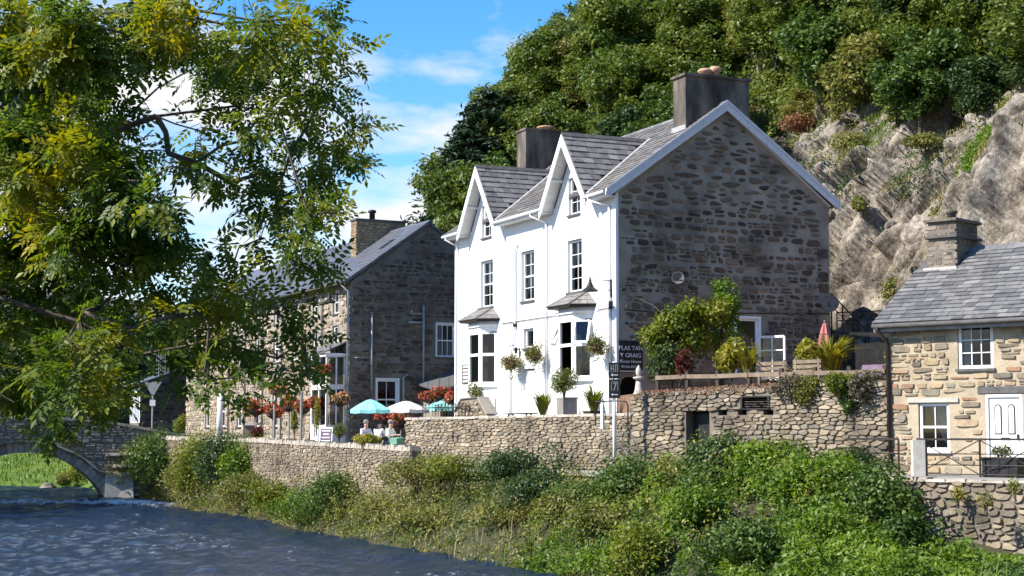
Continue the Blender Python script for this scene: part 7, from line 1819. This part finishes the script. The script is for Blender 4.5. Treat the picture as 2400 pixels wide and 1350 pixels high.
for i in order:
    c = blobs[i][0]
    j = min(range(1, len(nodes)), key=lambda n_: (nodes[n_][0] - c).length + .25*max(0, c.x*0 + nodes[n_][0].x - c.x) * 2)
    a0 = nodes[j][0]; n = max(2, int((c - a0).length/.5)); prev = j
    for q in range(1, n+1):
        t_ = q/n; sag = .12*math.sin(t_*PI)*(c - a0).length
        pnt = a0.lerp(c, t_) + Vector((rn.uniform(-.07,.07), rn.uniform(-.07,.07), rn.uniform(-.07,.07) + sag*.5)) * (1 if q < n else 0)
        nodes.append((pnt, prev)); prev = len(nodes) - 1
    tips.append((prev, i))
load = [0.0]*len(nodes)
for tp_, i in tips:
    n_ = tp_
    while n_ is not None: load[n_] += 1; n_ = nodes[n_][1]
rad = lambda l: .0062*l**.5 + .003
mt = MB(); limbs = {}
def root_of(i):
    path = []
    while i is not None: path.append(i); i = nodes[i][1]
    path = path[::-1]
    for n_ in path:
        if n_ >= 5: return n_
    return path[-1]
for i, (p, pr) in enumerate(nodes):
    if pr is None: continue
    q = nodes[pr][0]; l0, l1 = max(load[pr], 1), max(load[i], 1); big = i < 5
    r0, r1 = (rad(min(l0, l1*1.6))*1.0, rad(l1))
    if big: (mt).tube([q, p], [.34 if pr == 0 else r0*2.0, r1*2.0], 9)
    else: limbs.setdefault(root_of(i), MB()).tube([q, p], [r0, r1], 6 if l1 > 2 else 4)
mt.v = [(x+8.6, y-17.5, z-1.7) for x, y, z in mt.v]
part('trunk', mt, M['bark'], ash)
for lm in limbs.values():
    lm.v = [(x+8.6, y-17.5, z-1.7) for x, y, z in lm.v]; part('limb', lm, M['bark'], ash)
# compound leaves: 9 leaflets on a stalk
PV = []; NV = []; DV = []; SZ = []
tw = MB()
for c, r, dn in blobs:
    inview = dn > .45
    qx_ = 1200 + 3800*c.x/c.y; n = int((92 if inview else 40) * (2.1 if qx_ < 330 else .72 if (qx_ > 380 and c.z < 5.2) else 1.05) * dn * (r/.40)**2) + 4
    # a blob is a few flat sprays of leaves with air between them
    ns = 4 if r > .3 else 3; sc_ = rs.normal(0, .48, (ns, 3))*r; [tw.tube([c - Vector((-8.6,17.5,1.7)), c + Vector(v)*.55 + Vector((0,0,.04)) - Vector((-8.6,17.5,1.7)), c + Vector(v) + Vector((rs.normal(0,.12), 0, -.12)) - Vector((-8.6,17.5,1.7))], [.006, .0045, .002], 4) for v in sc_] if inview else 0; d = rs.normal(0, 1, (n, 3)); d /= np.linalg.norm(d, axis=1)[:, None]; q = rs.uniform(.05, 1.0, n)**.6
    base = np.array(c) + sc_[rs.randint(0, ns, n)]*np.array([1, 1, .9]) + d*q[:, None]*r*np.array([.62, .62, .26])
    base[:, 2] -= .35*r*np.abs(d[:, 0])*q
    dirs = d*.7 + rs.normal(0, .45, (n, 3)) + np.array([.15, 0, -.35]); dirs /= np.linalg.norm(dirs, axis=1)[:, None]
    nn = rs.normal(0, .4, (n, 3)) + np.array([-.15, -.1, .9]); nn -= dirs*(nn*dirs).sum(1)[:, None]; nn /= np.linalg.norm(nn, axis=1)[:, None]
    side = np.cross(dirs, nn); Ls = rs.uniform(.18, .28, n) * (1 if inview else 1.6)
    for k in range(9):
        if k == 8: t_, sd_ = 1.12, 0
        else: t_, sd_ = .3 + .22*(k//2), (1 if k % 2 else -1)
        dd = dirs*(.45 if sd_ else 1) + side*sd_*.9 + np.array([0,0,-.12]); dd /= np.linalg.norm(dd, axis=1)[:, None]
        ll = Ls*.40*(1 if sd_ else 1.1)
        PV.append(base + dirs*(Ls*t_)[:, None] + dd*(ll*.5)[:, None]); DV.append(dd); NV.append(nn); SZ.append(ll)
Pc_, Dc, Nc, Sc = np.concatenate(PV), np.concatenate(DV), np.concatenate(NV), np.concatenate(SZ)
Nc = Nc + rs.normal(0, .25, Nc.shape); Nc -= Dc*(Nc*Dc).sum(1)[:, None]; Nc /= np.linalg.norm(Nc, axis=1)[:, None]
W = np.cross(Nc, Dc); S = Sc[:, None]
V = np.stack([Pc_ - Dc*S*.5, Pc_ - Dc*S*.05 + W*S*.235 + Nc*S*.05, Pc_ + Dc*S*.5 - Nc*S*.06, Pc_ - Dc*S*.05 - W*S*.235 + Nc*S*.05], 1).reshape(-1, 3) - np.array([-8.6, 17.5, 1.7])
i = np.arange(len(Pc_))[:, None]*4; F = np.concatenate([i + np.array([[0,2,1]]), i + np.array([[0,3,2]])], 1).reshape(-1, 3)
link('crown', npmesh('crown', V, F, M['leaf_ash']), ash); part('twigs', tw, M['bark'], ash, kind='stuff')
print('leaflets', len(Pc_), 'hill trees', cnt, 'objects', len(bpy.data.objects))
